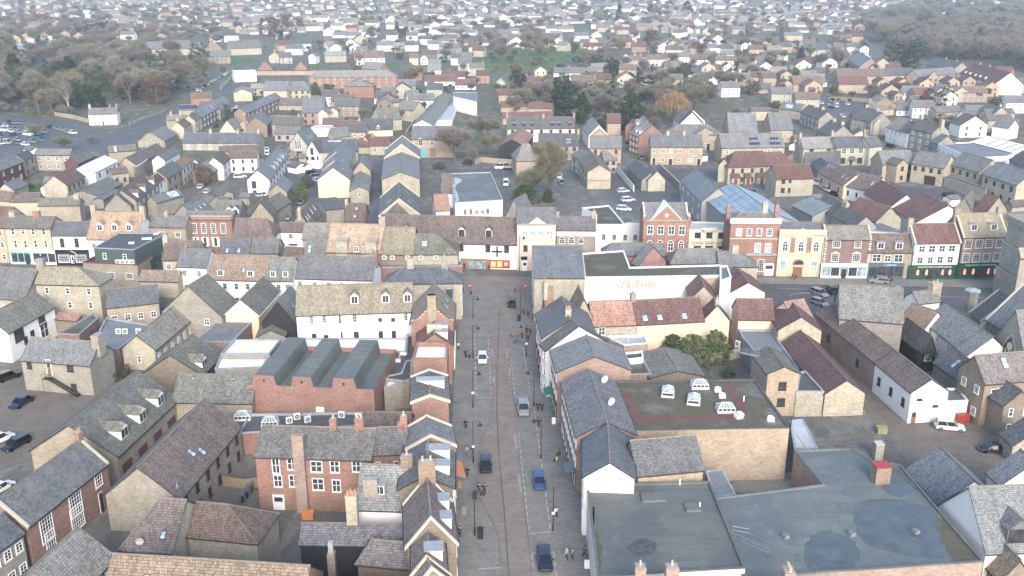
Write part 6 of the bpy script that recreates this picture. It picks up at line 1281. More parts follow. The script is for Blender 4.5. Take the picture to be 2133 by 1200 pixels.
og=G('cream gabled house with a tall oriel window',1142,582,1375,565,447,1385,390,yb=718,rm='slate',wm='yellow',n='oriel_house',s=[('R',.35,.4,.8,1.6),('R',.5,.4,.8,1.6),('R',.65,.4,.8,1.6)])
x0,z1=facade(og,1228,530);x1,z0=facade(og,1300,640);m=MB();m.box(x0,x1,-.7,0,z0,z1,0);m.prism([(x0-.1,-.8,z1),(x1+.1,-.8,z1),(x1-.4,0,z1+1.0),(x0+.4,0,z1+1.0)],.1,1)
for i in range(3): q=x0+(x1-x0)*(i+.15)/3;m.face([(q,-.72,z0+.5),(q+(x1-x0)*.23,-.72,z0+.5),(q+(x1-x0)*.23,-.72,z1-.2),(q,-.72,z1-.2)],2)
m.build('oriel',['trim_white','lead','glass'],og.root);panel(og,'garage_door',(1240,655,1300,712),'frame_dark',.08)
wg=G('white gable with a tall green window facing the courtyard',1310,662,1517,652,545,1500,520,yb=842,rm='navy',wm='white',n='white_gabled_house',L=10)
wins(wg,[(1388,615,1426,690),(1350,708,1372,748),(1398,710,1438,748),(1460,705,1480,745)],'d')
P('navy slate range with a pale flat topped dormer behind the white gable',1517,660,1905,652,(1700,525),h=6.0,rm='navy',wm='cream',n='navy_roofed_house',s=[('F',.35,.85,5.0,.8)])
G('farthest of the three stepped cream gables by the alley',1545,755,1812,770,652,1735,560,h=6.0,rm='slate',wm='peach',n='stepped_house',s=[('R',.5,.5,1.0,.8)])
G('middle of the three stepped cream gables by the alley',1515,855,1800,865,748,1690,655,h=6.2,rm='slate',wm='peach',n='stepped_house',s=[('R',.5,.5,1.0,.8)])
G('tall blank peach gable at the front of the three stepped ones',1468,962,1815,955,832,1680,745,yb=1160,rm='slate',wm='peach',n='stepped_house',s=[('R',.5,.5,1.0,.8)])
G('small buff gable between the peach gables and the alley',1850,872,2045,868,765,1965,690,yb=1010,rm='slate',wm='cream',n='gabled_house')
G('stone cottage gable with one white window right against the alley',1825,1082,2025,1090,1035,1935,872,h=4.4,rm='grey',wm='stone',n='stone_cottage',w=(1,1,'w',1.0,4.4,2.0))
P('slate roofed stone house in the courtyard beside the long white gabled house',1132,1092,1200,1000,(1090,935),h=4.8,rm='slate',wm='stone',n='stone_house',w=(1,2,'d',.8))
P('grey barn with a white fascia at the top of the courtyard',1003,462,1275,462,(1165,382),yb=545,rm='slate',wm='grey2',n='grey_barn',w=(1,3,'d',1.2))
FLAT('white flat roofed extension with two roof lights behind the oriel house',[(1395,405),(1600,405),(1640,380),(1430,382)],3.6,'white_extension','extension',wm='white',rm='felt_dark',pm='trim_white')
G('peach gable with a slate roof behind the navy slate range',1530,495,1690,495,410,1680,400,h=5.0,L=8,rm='slate',wm='tan',n='gabled_house')
P('red tiled almshouses with white arched gables',1915,600,2080,600,(2000,510),h=3.6,yb=680,rm='maroon',wm='yellow',n='almshouses')
K('C3')
G('red tiled almshouse gable with cream arch and red door beside the alley',-45,560,55,560,490,70,465,h=4.0,L=7,rm='maroon',wm='yellow',n='almshouses',door=('F',.4,'door_red'))
P('red tiled almshouse range with white arched windows',55,590,260,590,(160,500),h=3.8,rm='maroon',wm='yellow',n='almshouses',w=(1,2,'a',1.2),c=[(.1,.8,.8,1.6,2,'wall_pinkred')])
P('cream house with a slate roof and one white arched dormer above the almshouses',-10,420,300,415,(150,300),yb=490,rm='navy',wm='peach',n='slate_roofed_house',dm=[(.5,dict(w=1.2,hh=1.5,v0=.02))],c=[(.75,1.2,.9,1.2,3,'wall_red')])
P('yellow house with a slate roof and end chimney by the climbing path',345,190,530,210,(420,100),h=5.4,rm='slate',wm='yellow',n='yellow_house',c=[(.3,.8,.8,1.4,2,'wall_cream')])
P('stone house with a lichen roof above the cream dormered house',180,320,400,300,(300,175),h=5.0,rm='moss',wm='cream',n='stone_house')
P('pale yellow house with a navy roof among the back gardens',180,130,380,120,(280,92),h=5.0,rm='navy',wm='yellow',n='yellow_house')
P('slate roofed yellow house next to the narrow walled path',460,90,600,85,(540,-10),h=6.0,rm='slate',wm='yellow',n='yellow_house',c=[(.1,1.0,1.0,1.6,2,'wall_cream')])
K('G4')
P('yellow house with a white arched porch and slate roof',915,520,1165,515,(1040,450),yb=680,rm='slate',wm='yellow',n='yellow_house',w=(1,2,'w',.9,5.0,3.0),door=('F',.4,'door_dark'))
G('cream pink gabled house next to the yellow arched porch house',668,645,828,640,588,880,545,yb=800,rm='slate',wm='pink',n='gabled_house',w=(2,1,'b',1.2))
G('yellow gable tucked behind the cream pink one',832,612,960,612,560,920,540,h=5.6,L=6,rm='slate',wm='yellow',n='gabled_house')
P('pinkish brick house with a broad blue grey slate roof',455,630,760,628,(620,415),h=5.6,rm='slate',wm='pinkred',n='brick_house',w=(2,3,'d',.9),c=[(.3,.8,.8,1.4,2,'wall_cream')])
rbk=P('three storey red brick flats with a long grey hipped roof and cream window frames',548,142,1785,128,(1150,45),yb=295,rm='grey',wm='red',n='brick_flats',hipL=6,hipR=6,w=[(3,12,'w',1.2)])
P('red brick flats wing with a grey pyramid roof and a cream stair panel',1043,262,1455,262,(1265,158),yb=425,rm='grey',wm='red',n='brick_flats',hipL=9,hipR=9)
x0,z1=facade(rbk,1205,300);
P('yellow brick flats with a slate hip roof and brown windows',255,322,588,322,(300,200),yb=445,rm='slate',wm='yellow',n='yellow_flats',w=(2,4,'d',1.2),hipR=4)
P('long slate roofed yellow flats behind the terraces',-80,320,250,322,(150,198),h=5.6,rm='slate',wm='yellow',n='yellow_flats')
K('G3')
G('yellow brick gable end between the terraces and the scaffold sheeting',975,630,1232,620,570,1110,520,yb=740,rm='grey',wm='yellow',n='yellow_flats')
P('half hipped yellow flats with small windows beside the white sheeting',1215,560,1462,560,(1340,500),yb=665,rm='grey',wm='yellow',n='yellow_flats',w=(2,2,'d',1.0))
P('terrace with white bay windows climbing away from the chapel road',545,950,925,745,(560,800),h=5.6,rm='slate',wm='brownb',n='bay_terrace',w=[(2,9,'w',1.1)],s=[('F',.42,.5,1.6,2.6),('F',.55,.6,1.4,2.2)],sol=[('F',.3,.5,2,3)])
P('lower end of the bay windowed terrace with a cream gable',440,1010,535,960,(400,915),h=5.4,rm='moss',wm='cream',n='bay_terrace',w=(2,2,'w',1.0),c=[(.1,.9,.9,1.2,1,'wall_cream')])
P('yellow cottage gable below the bay windowed terrace',285,1105,385,1050,(260,990),h=4.8,rm='brown',wm='yellow',n='cottage',c=[(.2,1.0,1.0,1.4,2,'wall_cream')])
P('slate terrace with roof lights running behind the bay windowed terrace',1150,905,1640,690,(1230,760),h=5.4,rm='slate',wm='brownb',n='brick_terrace',w=(2,9,'w',.8),s=[('F',.42,.6,1,2),('F',.5,.6,1,2),('F',.75,.6,1.2,2)])
P('nearer slate terrace with a tall brick chimney beside the holly tree',1440,1075,1500,985,(1250,960),h=5.0,rm='slate',wm='brownb',n='brick_terrace',D=9)
G('cream gabled house with a tall brick chimney beside the dark holly',1010,1090,1270,1065,975,1330,905,yb=1200,rm='slate',wm='cream',n='cream_house',c=[(.0,1.2,1.0,1.6,2,'wall_red')])
G('pale cream gable with a hipped slate roof below the holly',735,1165,1060,1140,1010,980,980,yb=1230,rm='slate',wm='peach',n='cream_house',L=8)
P('solar panelled roof at the bottom of the bay terrace',215,860,440,855,(330,790),h=5.0,rm='slate',wm='buff',n='low_house',sol=[('F',.5,.5,8,2.6)])
P('slate roofed cottage row behind the chapel',40,1000,300,1000,(170,930),h=4.6,rm='slate',wm='buff',n='low_house',c=[(.2,.8,.8,1.2,2,'wall_cream'),(.7,.8,.8,1.2,2,'wall_cream')])
P('brown roofed row along the parked cars',380,690,680,680,(560,620),h=4.4,rm='brown',wm='red',n='low_house',c=[(.5,.8,.8,1.0,2,'wall_red')])
sheetb=P('building site wrapped in white sheeting above red scaffold boards',985,338,1288,325,(1140,305),yb=470,rm='white',wm='white',n='sheeted_building',pitch=6,D=10)
P('pale tan long hoarding wall behind the scaffold sheeting',1290,318,2130,312,(1700,290),h=3.0,D=1.2,rm='brown',wm='tan',n='hoarding',pitch=8)
P('yellow detached house with a blue grey roof above the sloping road',1620,130,1790,125,(1680,62),yb=220,rm='navy',wm='yellow',n='yellow_house',w=(2,2,'d',.8))
G('yellow gable of the detached house above the sloping road',1462,120,1630,110,55,1560,30,yb=212,rm='slate',wm='yellow',n='yellow_house',L=8,c=[(.2,1,1,1.2,1,'wall_cream')])
G('white gabled house behind the pale hoarding',2010,115,2118,112,80,2100,70,yb=218,rm='slate',wm='white',n='white_house',L=10)
G('pyramid roofed brown pavilion behind the hoarding near the yellow house',1310,285,1520,285,180,1420,180,h=2.8,L=8,rm='brown',wm='red',n='pavilion')
G('pyramid roofed brown pavilion behind the hoarding near the white gable',1825,285,2000,285,180,1920,180,h=2.8,L=8,rm='brown',wm='red',n='pavilion')
K('C3')
FLAT('tall white box shaped building at the end of the greenhouse range',[(960,60),(1218,118),(1218,15),(965,15)],7.0,'white_building','building',wm='white',rm='navy' if 'navy' in MATS else 'felt_grey')
P('long lichen grey greenhouse range climbing beside the narrow path',735,372,965,60,(600,345),h=3.0,D=9,rm='grey',wm='white',n='greenhouse_range',pitch=28)
FLAT('white framed glazed frames beside the greenhouse range',[(780,330),(945,320),(1020,100),(940,90)],2.2,'glasshouse','greenhouse',wm='white',rm='roof_pale',pm='trim_white')
P('red brick courts with maroon roofs and a wide gable',1455,40,1815,40,(1640,-20),h=5.4,yb=140,rm='maroon',wm='tan',n='brick_court',w=(2,3,'w',1.0))
P('lower maroon roofed brick court in front of the wide gable',1480,170,1770,165,(1640,110),yb=232,rm='maroon',wm='tan',n='brick_court',w=(1,3,'w',1.0))
P('maroon roofed brick court end beside the tall conifer',1775,180,2030,190,(1900,130),h=4.6,rm='maroon',wm='tan',n='brick_court',w=(1,3,'w',1.0))
P('low maroon roof strip above the pale blue mansard terrace',1500,290,2030,275,(1800,225),h=3.2,rm='maroon',wm='tan',n='brick_court')
# ================================================================ the suburb further off
WORD=dict(white='white rendered',yellow='yellow brick',peach='peach rendered',cream='cream brick',tan='tan brick',red='red brick',pinkred='pinkish brick',offwhite='off white',greyb='grey brick',brownb='brown brick',stone='stone',maroon='maroon')
def fh(x,y,w,k,wm,rm,where,n='house',h=5.2,D=8,hip=0,wn=1):
  lab='%s %s roofed %s %s' % (wm if wm in ('white','red') else WORD[wm],rm,{'p': 'house','g': 'gabled house','l': 'bungalow'}[k],where);s=_k[2]
  sc=.948*(px(x,y)[1]+75)/70*s;cols=max(1,min(5,int(w/sc/2.6)))
  if k=='g': return G(lab,x-w/2,y+.3,x+w/2,y-.3,y-w*.33,h=h,L=9,wm=wm,rm=rm,n='gabled_house',group=lab,w=(2,2,'d',.9) if wn else None)
  return P(lab,x-w/2,y+rnd.uniform(-.6,.6),x+w/2,y+rnd.uniform(-.6,.6),h=h if k=='p' else 2.7,D=D,wm=wm,rm=rm,n='bungalow' if k=='l' else n,cat='house',group=lab,hipL=hip,hipR=hip,pitch=36,w=(2 if k=='p' else 1,cols,'w',1.0) if wn else None,c=[(.9,.8,.8,1.0,1,'wall_buff')] if k=='p' and rnd.random()<.5 else ())
K('A1')
FLAT('curved green glass fronted building with a pale blue roof beyond the wood',[(-120,470),(40,478),(250,462),(290,380),(150,365),(-120,400)],7,'glass_fronted_building','building',wm='green',rm='blue',pm='trim_white')
for a in (('long low cream care home with a slate roof at the edge of the wood',640,432,980,418,(800,372)),('long cream school range with two white dormers',1215,408,1570,398,(1380,338)),('cream school range end beside the big white verged gable',1575,398,1690,392,(1630,352)),('cream range with a slate roof beyond the sloping road',1900,402,2150,392,(2020,332)),('brown flat fronted block above the parked cars',1640,470,1895,462,(1760,418)),('buff flats half hidden in the bare wood',1180,572,1352,566,(1265,505)),('low brown range in the wood with a tan wall',505,490,700,488,(600,450))):
  P(a[0],*a[1:5],a[5],h=5.4,wm='cream' if 'brown' not in a[0] else 'brownb',rm='slate',n='long_range',cat='building',w=(2,7,'w',1.0))
G('cream pointed gable of the care home at the edge of the wood',1010,415,1075,412,350,1040,340,h=5.6,L=9,wm='yellow',rm='slate',n='gabled_house')
G('big brown gable with white verges on the school range',1690,402,1822,398,335,1740,325,h=5.4,L=10,wm='brownb',rm='brown',n='gabled_hall',trim='trim_white')
for x,y,w in ((125,312,80),(215,292,75),(365,288,75),(535,278,80),(645,292,80)): fh(x,y,w,'g','tan','brown','in the row beyond the curved glass building')
for a in ((430,328,90,'l','white','white'),(250,348,50,'l','white','white')): fh(*a,'beside the curved glass building')
for a in ((930,272,90,'p','cream','slate'),(1040,285,110,'p','offwhite','slate'),(1230,262,80,'g','cream','slate'),(1320,268,90,'p','stone','slate'),(1470,232,100,'g','offwhite','slate'),(1540,180,80,'p','pinkred','grey'),(1785,178,60,'g','white','slate'),(1700,215,70,'p','pinkred','navy'),(1560,250,70,'p','brownb','slate'),(1790,255,50,'g','cream','brown'),(2010,215,40,'g','white','brown'),(2090,180,90,'p','pinkred','brown'),(1000,155,130,'p','white','grey'),(720,82,110,'p','white','navy'),(510,92,40,'g','white','brown'),(450,105,60,'p','white','brown'),(600,70,80,'p','brownb','brown'),(470,160,140,'p','tan','maroon'),(770,175,90,'p','red','maroon'),(1190,75,40,'g','white','brown'),(1330,68,100,'p','white','slate'),(1505,62,70,'l','white','white'),(1060,90,120,'p','tan','brown'),(880,60,120,'p','brownb','slate'),(1650,72,70,'p','white','brown'),(1840,110,70,'p','white','brown'),(1950,60,90,'p','pinkred','maroon'),(2060,105,120,'p','brownb','slate'),(1900,325,110,'l','white','white'),(1770,320,90,'l','offwhite','grey')): fh(*a,'in the far left suburb')
K('A2')
P('pale green roofed cottage pair with chimneys behind the autumn tree',580,460,755,455,(670,422),h=5,wm='cream',rm='greenish',n='cottage',w=(2,4,'w'),c=[(.65,1,1,1.4,2,'wall_cream')])
P('long white house with two chimneys behind the little green lawn',835,478,1072,472,(950,418),h=5.4,wm='white',rm='brown',n='white_house',w=(2,5,'d'),c=[(.25,.9,.9,1.4,2,'wall_buff'),(.7,.9,.9,1.4,2,'wall_buff')])
P('red brick wing with a long grey roof behind the three storey flats',880,560,1030,572,(960,510),h=6,wm='red',rm='grey',n='brick_flats');P('long brown hip roofed wing beside the small green lawn',1215,560,1250,600,(1225,480),h=5,D=10,wm='red',rm='brown',n='brick_flats')
for a in ((790,345,70,'g','white','slate'),(835,392,110,'g','white','slate'),(1080,372,150,'p','white','slate'),(1285,372,120,'p','white','navy'),(1128,288,90,'p','white','navy'),(1295,292,90,'p','white','slate'),(1410,322,100,'p','white','navy'),(1480,362,110,'p','white','slate'),(870,268,60,'g','white','slate'),(820,292,110,'l','white','slate'),(700,290,110,'l','white','slate'),(610,255,90,'g','white','grey'),(690,210,130,'p','offwhite','grey'),(755,215,80,'g','offwhite','grey'),(500,215,130,'p','cream','greenish'),(705,165,80,'g','white','brown'),(930,160,50,'g','white','slate'),(1010,165,80,'l','white','slate'),(960,285,90,'l','white','slate'),(960,262,130,'l','white','slate'),(210,300,70,'l','white','white'),(70,112,160,'p','white','slate'),(80,150,150,'p','white','slate'),(320,400,140,'p','offwhite','slate'),(400,395,120,'l','white','white'),(30,75,50,'l','white','white')): fh(*a,'in the white estate left of the playing field')
for x,y in ((1125,160),(1215,165),(1450,152),(1540,145),(1640,152),(1790,92),(1905,135),(2000,112),(1200,215),(1265,222),(1400,215),(1485,205),(1960,172),(2100,182),(2075,248),(1935,205),(1350,272),(1700,225),(1760,190),(1850,160),(1600,190),(1320,190),(1550,110),(1690,105),(1440,255),(1560,240),(2050,140),(1120,200)):
  fh(x,y,rnd.uniform(70,100),'g' if rnd.random()<.45 else 'l','white','slate' if rnd.random()<.6 else 'grey','in the white estate beyond the playing field trees',wn=0)
for a in ((1575,440,140,'p','yellow','slate'),(1655,478,80,'p','white','navy'),(1395,475,55,'g','white','brown'),(1310,478,70,'p','pink' if 0 else 'peach','brown'),(1460,490,80,'l','tan','brown'),(1480,528,110,'l','white','greenish'),(1480,578,110,'l','white','greenish'),(1530,668,260,'l','white','maroon'),(1640,632,180,'l','white','maroon'),(1880,620,110,'p','red','maroon'),(1735,700,170,'l','white','maroon'),(1730,520,110,'p','yellow','slate'),(1830,560,120,'p','cream','moss'),(1740,470,100,'p','stone','slate'),(1480,735,130,'p','cream','navy'),(1820,590,120,'l','white','white'),(1590,380,130,'p','brownb','slate')): fh(*a,'beside the road to the playing field')
G('cream gabled house with a slate roof at the foot of the playing field',1968,690,2080,668,640,2100,590,h=5,wm='yellow',rm='slate',n='gabled_house')
K('A3')
for a in ((85,610,130,'g','yellow','slate'),(262,582,95,'g','peach','slate'),(440,600,140,'p','white','slate'),(585,600,140,'p','offwhite','slate'),(215,680,130,'p','pinkred','maroon'),(610,665,180,'p','pinkred','brown'),(785,655,120,'p','yellow','maroon'),(965,648,150,'g','yellow','red'),(1150,648,130,'p','offwhite','brown'),(1285,605,120,'p','yellow','brown'),(1365,655,140,'p','yellow','moss'),(1475,605,180,'p','white','navy'),(1698,625,115,'g','white','slate'),(1842,615,115,'g','offwhite','maroon'),(1985,620,105,'p','cream','navy'),(1600,650,80,'p','white','brown'),(690,590,70,'p','stone','slate'),(880,560,120,'p','brownb','slate'),(10,640,40,'g','white','slate')): fh(*a,'in the long row along the road beyond the conifer')
for a in ((960,470,70,'g','white','maroon'),(1035,468,75,'g','white','maroon'),(1110,465,100,'p','pinkred','maroon'),(1190,490,100,'p','white','brown'),(1320,470,150,'p','pinkred','maroon'),(1450,468,120,'p','white','slate'),(1580,492,160,'p','white','brown'),(1660,455,100,'p','white','brown'),(1790,498,170,'p','white','brown'),(1810,545,80,'g','white','brown'),(1560,398,140,'p','yellow','maroon'),(1352,358,80,'g','tan','maroon'),(1532,358,110,'g','maroon' if 0 else 'red','slate'),(1658,372,90,'g','white','maroon'),(1720,385,40,'g','red','maroon'),(1795,398,110,'p','greyb','navy'),(1945,368,60,'g','white','brown'),(2050,405,140,'p','tan','brown'),(1800,450,110,'p','white','slate'),(1700,430,80,'l','white','white'),(1070,385,120,'p','brownb','maroon'),(1270,380,80,'g','white','slate'),(1375,410,120,'l','tan','brown'),(1450,360,80,'l','white','slate')): fh(*a,'among the gardens right of the playing field')
for a in ((690,382,145,'l','white','maroon'),(595,295,120,'p','white','slate'),(720,290,90,'g','white','slate'),(690,335,90,'g','yellow','slate'),(1025,322,60,'g','yellow','grey'),(1045,270,70,'g','white','slate'),(470,240,130,'l','white','grey'),(390,280,100,'l','white','grey'),(120,250,70,'g','yellow','slate'),(40,255,90,'l','white','slate'),(350,235,90,'p','white','slate'),(270,215,110,'l','white','slate'),(420,180,80,'l','offwhite','slate'),(490,155,70,'g','yellow','slate'),(640,155,80,'p','white','slate'),(740,165,90,'p','white','slate'),(290,160,60,'g','yellow','slate'),(205,120,60,'g','white','slate'),(100,120,80,'l','white','grey'),(60,190,90,'l','offwhite','grey'),(920,185,90,'g','white','slate'),(1110,215,130,'p','pinkred','grey'),(1250,210,150,'p','pinkred','grey'),(1390,270,80,'p','white','brown'),(1480,245,80,'g','yellow','brown'),(1430,265,80,'p','white','brown'),(1580,240,80,'p','white','slate'),(1630,250,70,'g','yellow','slate'),(1720,250,80,'g','yellow','slate'),(1610,325,70,'g','white','navy'),(1720,325,110,'g','white','slate'),(1560,305,130,'p','offwhite','slate'),(1195,150,80,'p','white','red'),(1265,160,70,'p','offwhite','dark'),(1330,160,70,'g','yellow','dark'),(1400,170,110,'p','brownb','slate'),(1545,180,80,'g','white','slate'),(1480,195,90,'p','red','maroon'),(1570,165,90,'p','white','slate'),(1670,160,80,'l','white','grey'),(1790,160,110,'l','white','grey'),(1910,150,90,'l','white','grey'),(930,40,70,'l','white','greenish'),(540,55,90,'g','white','slate'),(400,110,80,'p','white','slate')): fh(*a,'in the pale streets behind the playing field',wn=0)
K('A4')
for a in ((65,345,130,'p','red','navy'),(250,290,150,'p','tan','slate'),(120,445,165,'p','white','maroon'),(745,385,110,'p','white','dark'),(830,395,70,'g','white','dark'),(640,262,90,'g','yellow','slate'),(750,300,140,'p','tan','maroon'),(600,225,130,'p','tan','slate'),(790,218,90,'g','tan','slate'),(680,318,90,'p','yellow','brown'),(1075,555,120,'p','tan','maroon'),(195,690,100,'g','tan','maroon'),(190,610,90,'g','tan','brown'),(1145,682,115,'g','tan','maroon'),(1340,682,120,'g','tan','maroon'),(1555,672,115,'g','tan','maroon'),(985,672,90,'g','tan','maroon'),(1045,745,160,'g','tan','maroon'),(1690,662,110,'g','tan','maroon'),(1870,715,130,'g','tan','maroon'),(1730,760,220,'p','pinkred','brown'),(2070,690,170,'p','tan','brown'),(1110,780,70,'g','tan','maroon')): fh(*a,'in the cul de sac below the dark cedar')
P('yellow house with a dark blue hipped roof beside the dark fir',400,408,555,402,(478,350),h=5.4,wm='yellow',rm='navy',n='yellow_house',hipL=3,hipR=3,w=(2,2,'d'))
for a in (('long brown roofed terrace with small tan gablets',610,625,1025,622,(815,565),'brown'),('tan terrace with a maroon roof and white patio doors',620,690,862,690,(740,620),'maroon'),('tan terrace with a brown roof and a bare birch in front',250,692,490,690,(370,620),'brown'),('navy slate roofed pair with roof lights next to the brown terrace',1022,622,1250,612,(1135,560),'navy'),('grey slate hip roofed house with a pointed front gable',1270,630,1590,605,(1430,560),'slate')):
  P(*a[:5],a[5],h=5.2,wm='tan',rm=a[6],n='terrace',w=(2,6,'w',1.0))
G('pointed tan front gable of the grey hip roofed house',1352,640,1435,636,580,1400,570,h=5.2,L=6,wm='tan',rm='slate',n='gabled_house',w=(2,2,'d'))
P('slate terrace seen end on below the white dark roofed villa',700,490,790,545,(830,450),h=5.6,wm='pinkred',rm='slate',n='terrace',w=(2,5,'w'))
G('cream end gable with a roof light beside the slate terrace',920,560,1025,540,478,940,470,h=5.4,L=9,wm='cream',rm='slate',n='gabled_house')
P('grey slate terrace with pale walls under the dark evergreen',1338,528,1548,575,(1460,478),h=5.6,wm='greyb',rm='dark',n='terrace',w=(2,7,'w'),c=[(.4,.8,.8,1,1,'wall_buff'),(.8,.8,.8,1,1,'wall_buff')])
P('white terrace with a maroon roof and a line of flat dormers',1602,602,1895,690,(1770,530),h=6,wm='white',rm='maroon',n='terrace',w=(2,7,'w'),dm=[(t,dict(kind='f',w=1.6,hh=1.3)) for t in (.12,.25,.4,.53,.68)],c=[(.2,.9,.9,1.2,2,'wall_red'),(.45,.9,.9,1.2,2,'wall_red')])
P('maroon roofed end house of the white terrace with a red brick back',1860,640,1995,650,(1900,540),h=6,wm='red',rm='maroon',n='terrace',w=(2,2,'w'))
for i in range(22): fh(70+i*34,150-i*1.5+rnd.uniform(-8,8),rnd.uniform(45,70),'g' if i%3==0 else 'l','white','brown','in the long white row before the far wood',wn=0)
for i in range(12): fh(60+i*62,118-i+rnd.uniform(-10,10),60,'l','white','slate','in the long white row before the far wood',wn=0)
for x,y in ((1000,100),(1060,95),(1240,97),(1400,102),(1460,100),(1740,25),(1770,25),(1910,15)): fh(x,y,55,'l','white','grey','showing pale through the far wood',wn=0)
# gaps between the rows: smaller houses, sheds and lean-tos
def fill(poly_,n,fn,seed,r):
  R=random.Random(seed);xs=[q[0] for q in poly_];ys=[q[1] for q in poly_];c=t=0
  while c<n and t<4000:
    t+=1;x,y=R.uniform(min(xs),max(xs)),R.uniform(min(ys),max(ys));ins=False;j=len(poly_)-1
    for i in range(len(poly_)):
      (xi,yi),(xj,yj)=poly_[i],poly_[j]
      if (yi>y)!=(yj>y) and x<(xj-xi)*(y-yi)/(yj-yi)+xi: ins=not ins
      j=i
    g=at(x,y,0)
    if ins and all(math.hypot(g.x-a,g.y-b)>q*.8+r for a,b,q in FOOT): fn(x,y,R);c+=1
K('Z');FOOT+=[(g.x,g.y,62) for g in (at(1025,128),at(1095,122),at(1170,112))];WC=('white','offwhite','cream','tan','yellow','pinkred','brownb');RC=('slate','slate','grey','brown','maroon','dark')
def fh2(where): return lambda x,y,R: fh(x,y-3,R.uniform(20,34)*(y+75)/190,R.choice('pgpl'),R.choices(WC,(4,4,3,3,2,2,2))[0],R.choice(RC),where,wn=y>120)
fill([(480,105),(980,62),(1300,90),(1780,90),(1830,165),(1560,200),(1480,175),(1200,140),(1040,140),(960,100),(850,125),(640,108)],105,fh2('filling the gaps of the far suburb'),31,7)
fill([(1560,195),(1860,170),(2133,190),(2133,300),(1900,240),(1620,205)],16,fh2('around the far car park'),32,6)
fill([(400,240),(560,185),(900,180),(880,260),(780,300),(560,260)],22,fh2('in the back gardens left of the alley'),33,5)
def shed(where): return lambda x,y,R: P('small %s shed %s'%(R.choice(('slate roofed','brown roofed','mossy roofed')),where),x-9*(y+70)/420,y-R.uniform(-3,4),x+9*(y+70)/420,y-R.uniform(-3,4),h=2.4,D=R.uniform(3,5),pitch=28,wm=R.choice(('brownb','cream','stone','white')),rm=R.choice(('slate','brown','moss','dark')),n='shed',group='sheds '+where)
for z,n,w,sd in (([(0,300),(150,335),(480,270),(760,280),(760,460),(0,455)],46,'in the yards behind the left shops',34),([(1330,270),(2133,240),(2133,420),(1700,420),(1330,330)],34,'in the yards behind the right shops',35)): fill(z,n,shed(w),sd,3.2)
# the town runs on to the horizon: too many to count, one mass
def distant():
  wl=['wall_white','wall_offwhite','wall_cream','wall_tan','wall_pinkred'];rl=['roof_slate','roof_brown','roof_maroon','roof_grey'];mb=MB();R=random.Random(3)
  for row in range(26):
    y=-24+row*3.8;x=-40+R.uniform(0,30);ang=R.choice((0,0,.12,-.12,.3,-.3))
    while x<2180:
      x+=R.uniform(13,26)*(1+.012*row)
      if R.random()<.36: continue
      if x>1780 and y>8+(x<1900)*10: continue
      if x<470 and 25<y<60 and R.random()<.4: continue
      if y>48 and R.random()<.45: continue
      if 980<x<1230 and y>55: continue
      p=at(x+R.uniform(-4,4),y+R.uniform(-.7,.7),0);a=ang+R.choice((0,0,0,0,1.57));w,d,h=R.uniform(8,19),R.uniform(7,9),R.choice((2.7,5.2,5.2));r=d*.36;wi=R.choices(range(5),(17,25,25,18,15) if x>500 else (5,12,26,29,28))[0];ri=5+R.choice((0,0,1,2,3,3))
      c,s=math.cos(a),math.sin(a);f=lambda u,v,z:(p.x+u*c-v*s,p.y+u*s+v*c,z);u,v=w/2,d/2
      mb.face([f(-u,-v,0),f(u,-v,0),f(u,-v,h),f(-u,-v,h)],wi);mb.face([f(u,v,0),f(-u,v,0),f(-u,v,h),f(u,v,h)],wi)
      mb.face([f(u,-v,0),f(u,v,0),f(u,v,h),f(u,0,h+r),f(u,-v,h)],wi);mb.face([f(-u,v,0),f(-u,-v,0),f(-u,-v,h),f(-u,0,h+r),f(-u,v,h)],wi)
      mb.prism([f(-u-.3,-v-.4,h-.2),f(u+.3,-v-.4,h-.2),f(u+.3,0,h+r+.1),f(-u-.3,0,h+r+.1)],.15,ri);mb.prism([f(u+.3,v+.4,h-.2),f(-u-.3,v+.4,h-.2),f(-u-.3,0,h+r+.1),f(u+.3,0,h+r+.1)],.15,ri)
  tag(mb.build('distant_houses',wl+rl),'hundreds of tiny pale houses running to the horizon','houses',kind='stuff')
distant()
# ================================================================ trees and bushes
def crown_mat(name,a,b_,rough=.9):
  m,t,b=nodes(name);n=noise(t,.5,3);n2=noise(t,3,2);c=mixc(t,'MIX',ramp(t,n,.35,.65),a,b_);c=mixc(t,'MULTIPLY',ramp(t,n2,.3,.7,0,.5),c,(.6,.6,.6))
  t.links.new(tint(t,c),b.inputs['Base Color']);b.inputs['Roughness'].default_value=rough;b.inputs['Specular IOR Level'].default_value=.1;MATS[name]=m
crown_mat('bark',(.12,.10,.085),(.17,.15,.13));crown_mat('birch_bark',(.50,.47,.42),(.30,.28,.25));crown_mat('twig',(.25,.225,.195),(.20,.185,.165));crown_mat('twig_green',(.235,.23,.16),(.20,.195,.13));crown_mat('twig_pale',(.26,.24,.19),(.2,.19,.14))
crown_mat('needle',(.035,.06,.04),(.05,.078,.045));crown_mat('leaf',(.06,.095,.04),(.09,.125,.055));crown_mat('leaf_dark',(.03,.047,.03),(.05,.065,.035));crown_mat('leaf_light',(.12,.155,.075),(.09,.13,.06));crown_mat('willow',(.33,.24,.13),(.25,.19,.11));crown_mat('copper',(.11,.075,.06),(.14,.095,.075));crown_mat('rust',(.24,.12,.05),(.16,.09,.05))
def rv(R): 
  while True:
    v=Vector((R.uniform(-1,1),R.uniform(-1,1),R.uniform(-1,1)))
    if .05<v.length<1: return v.normalized()
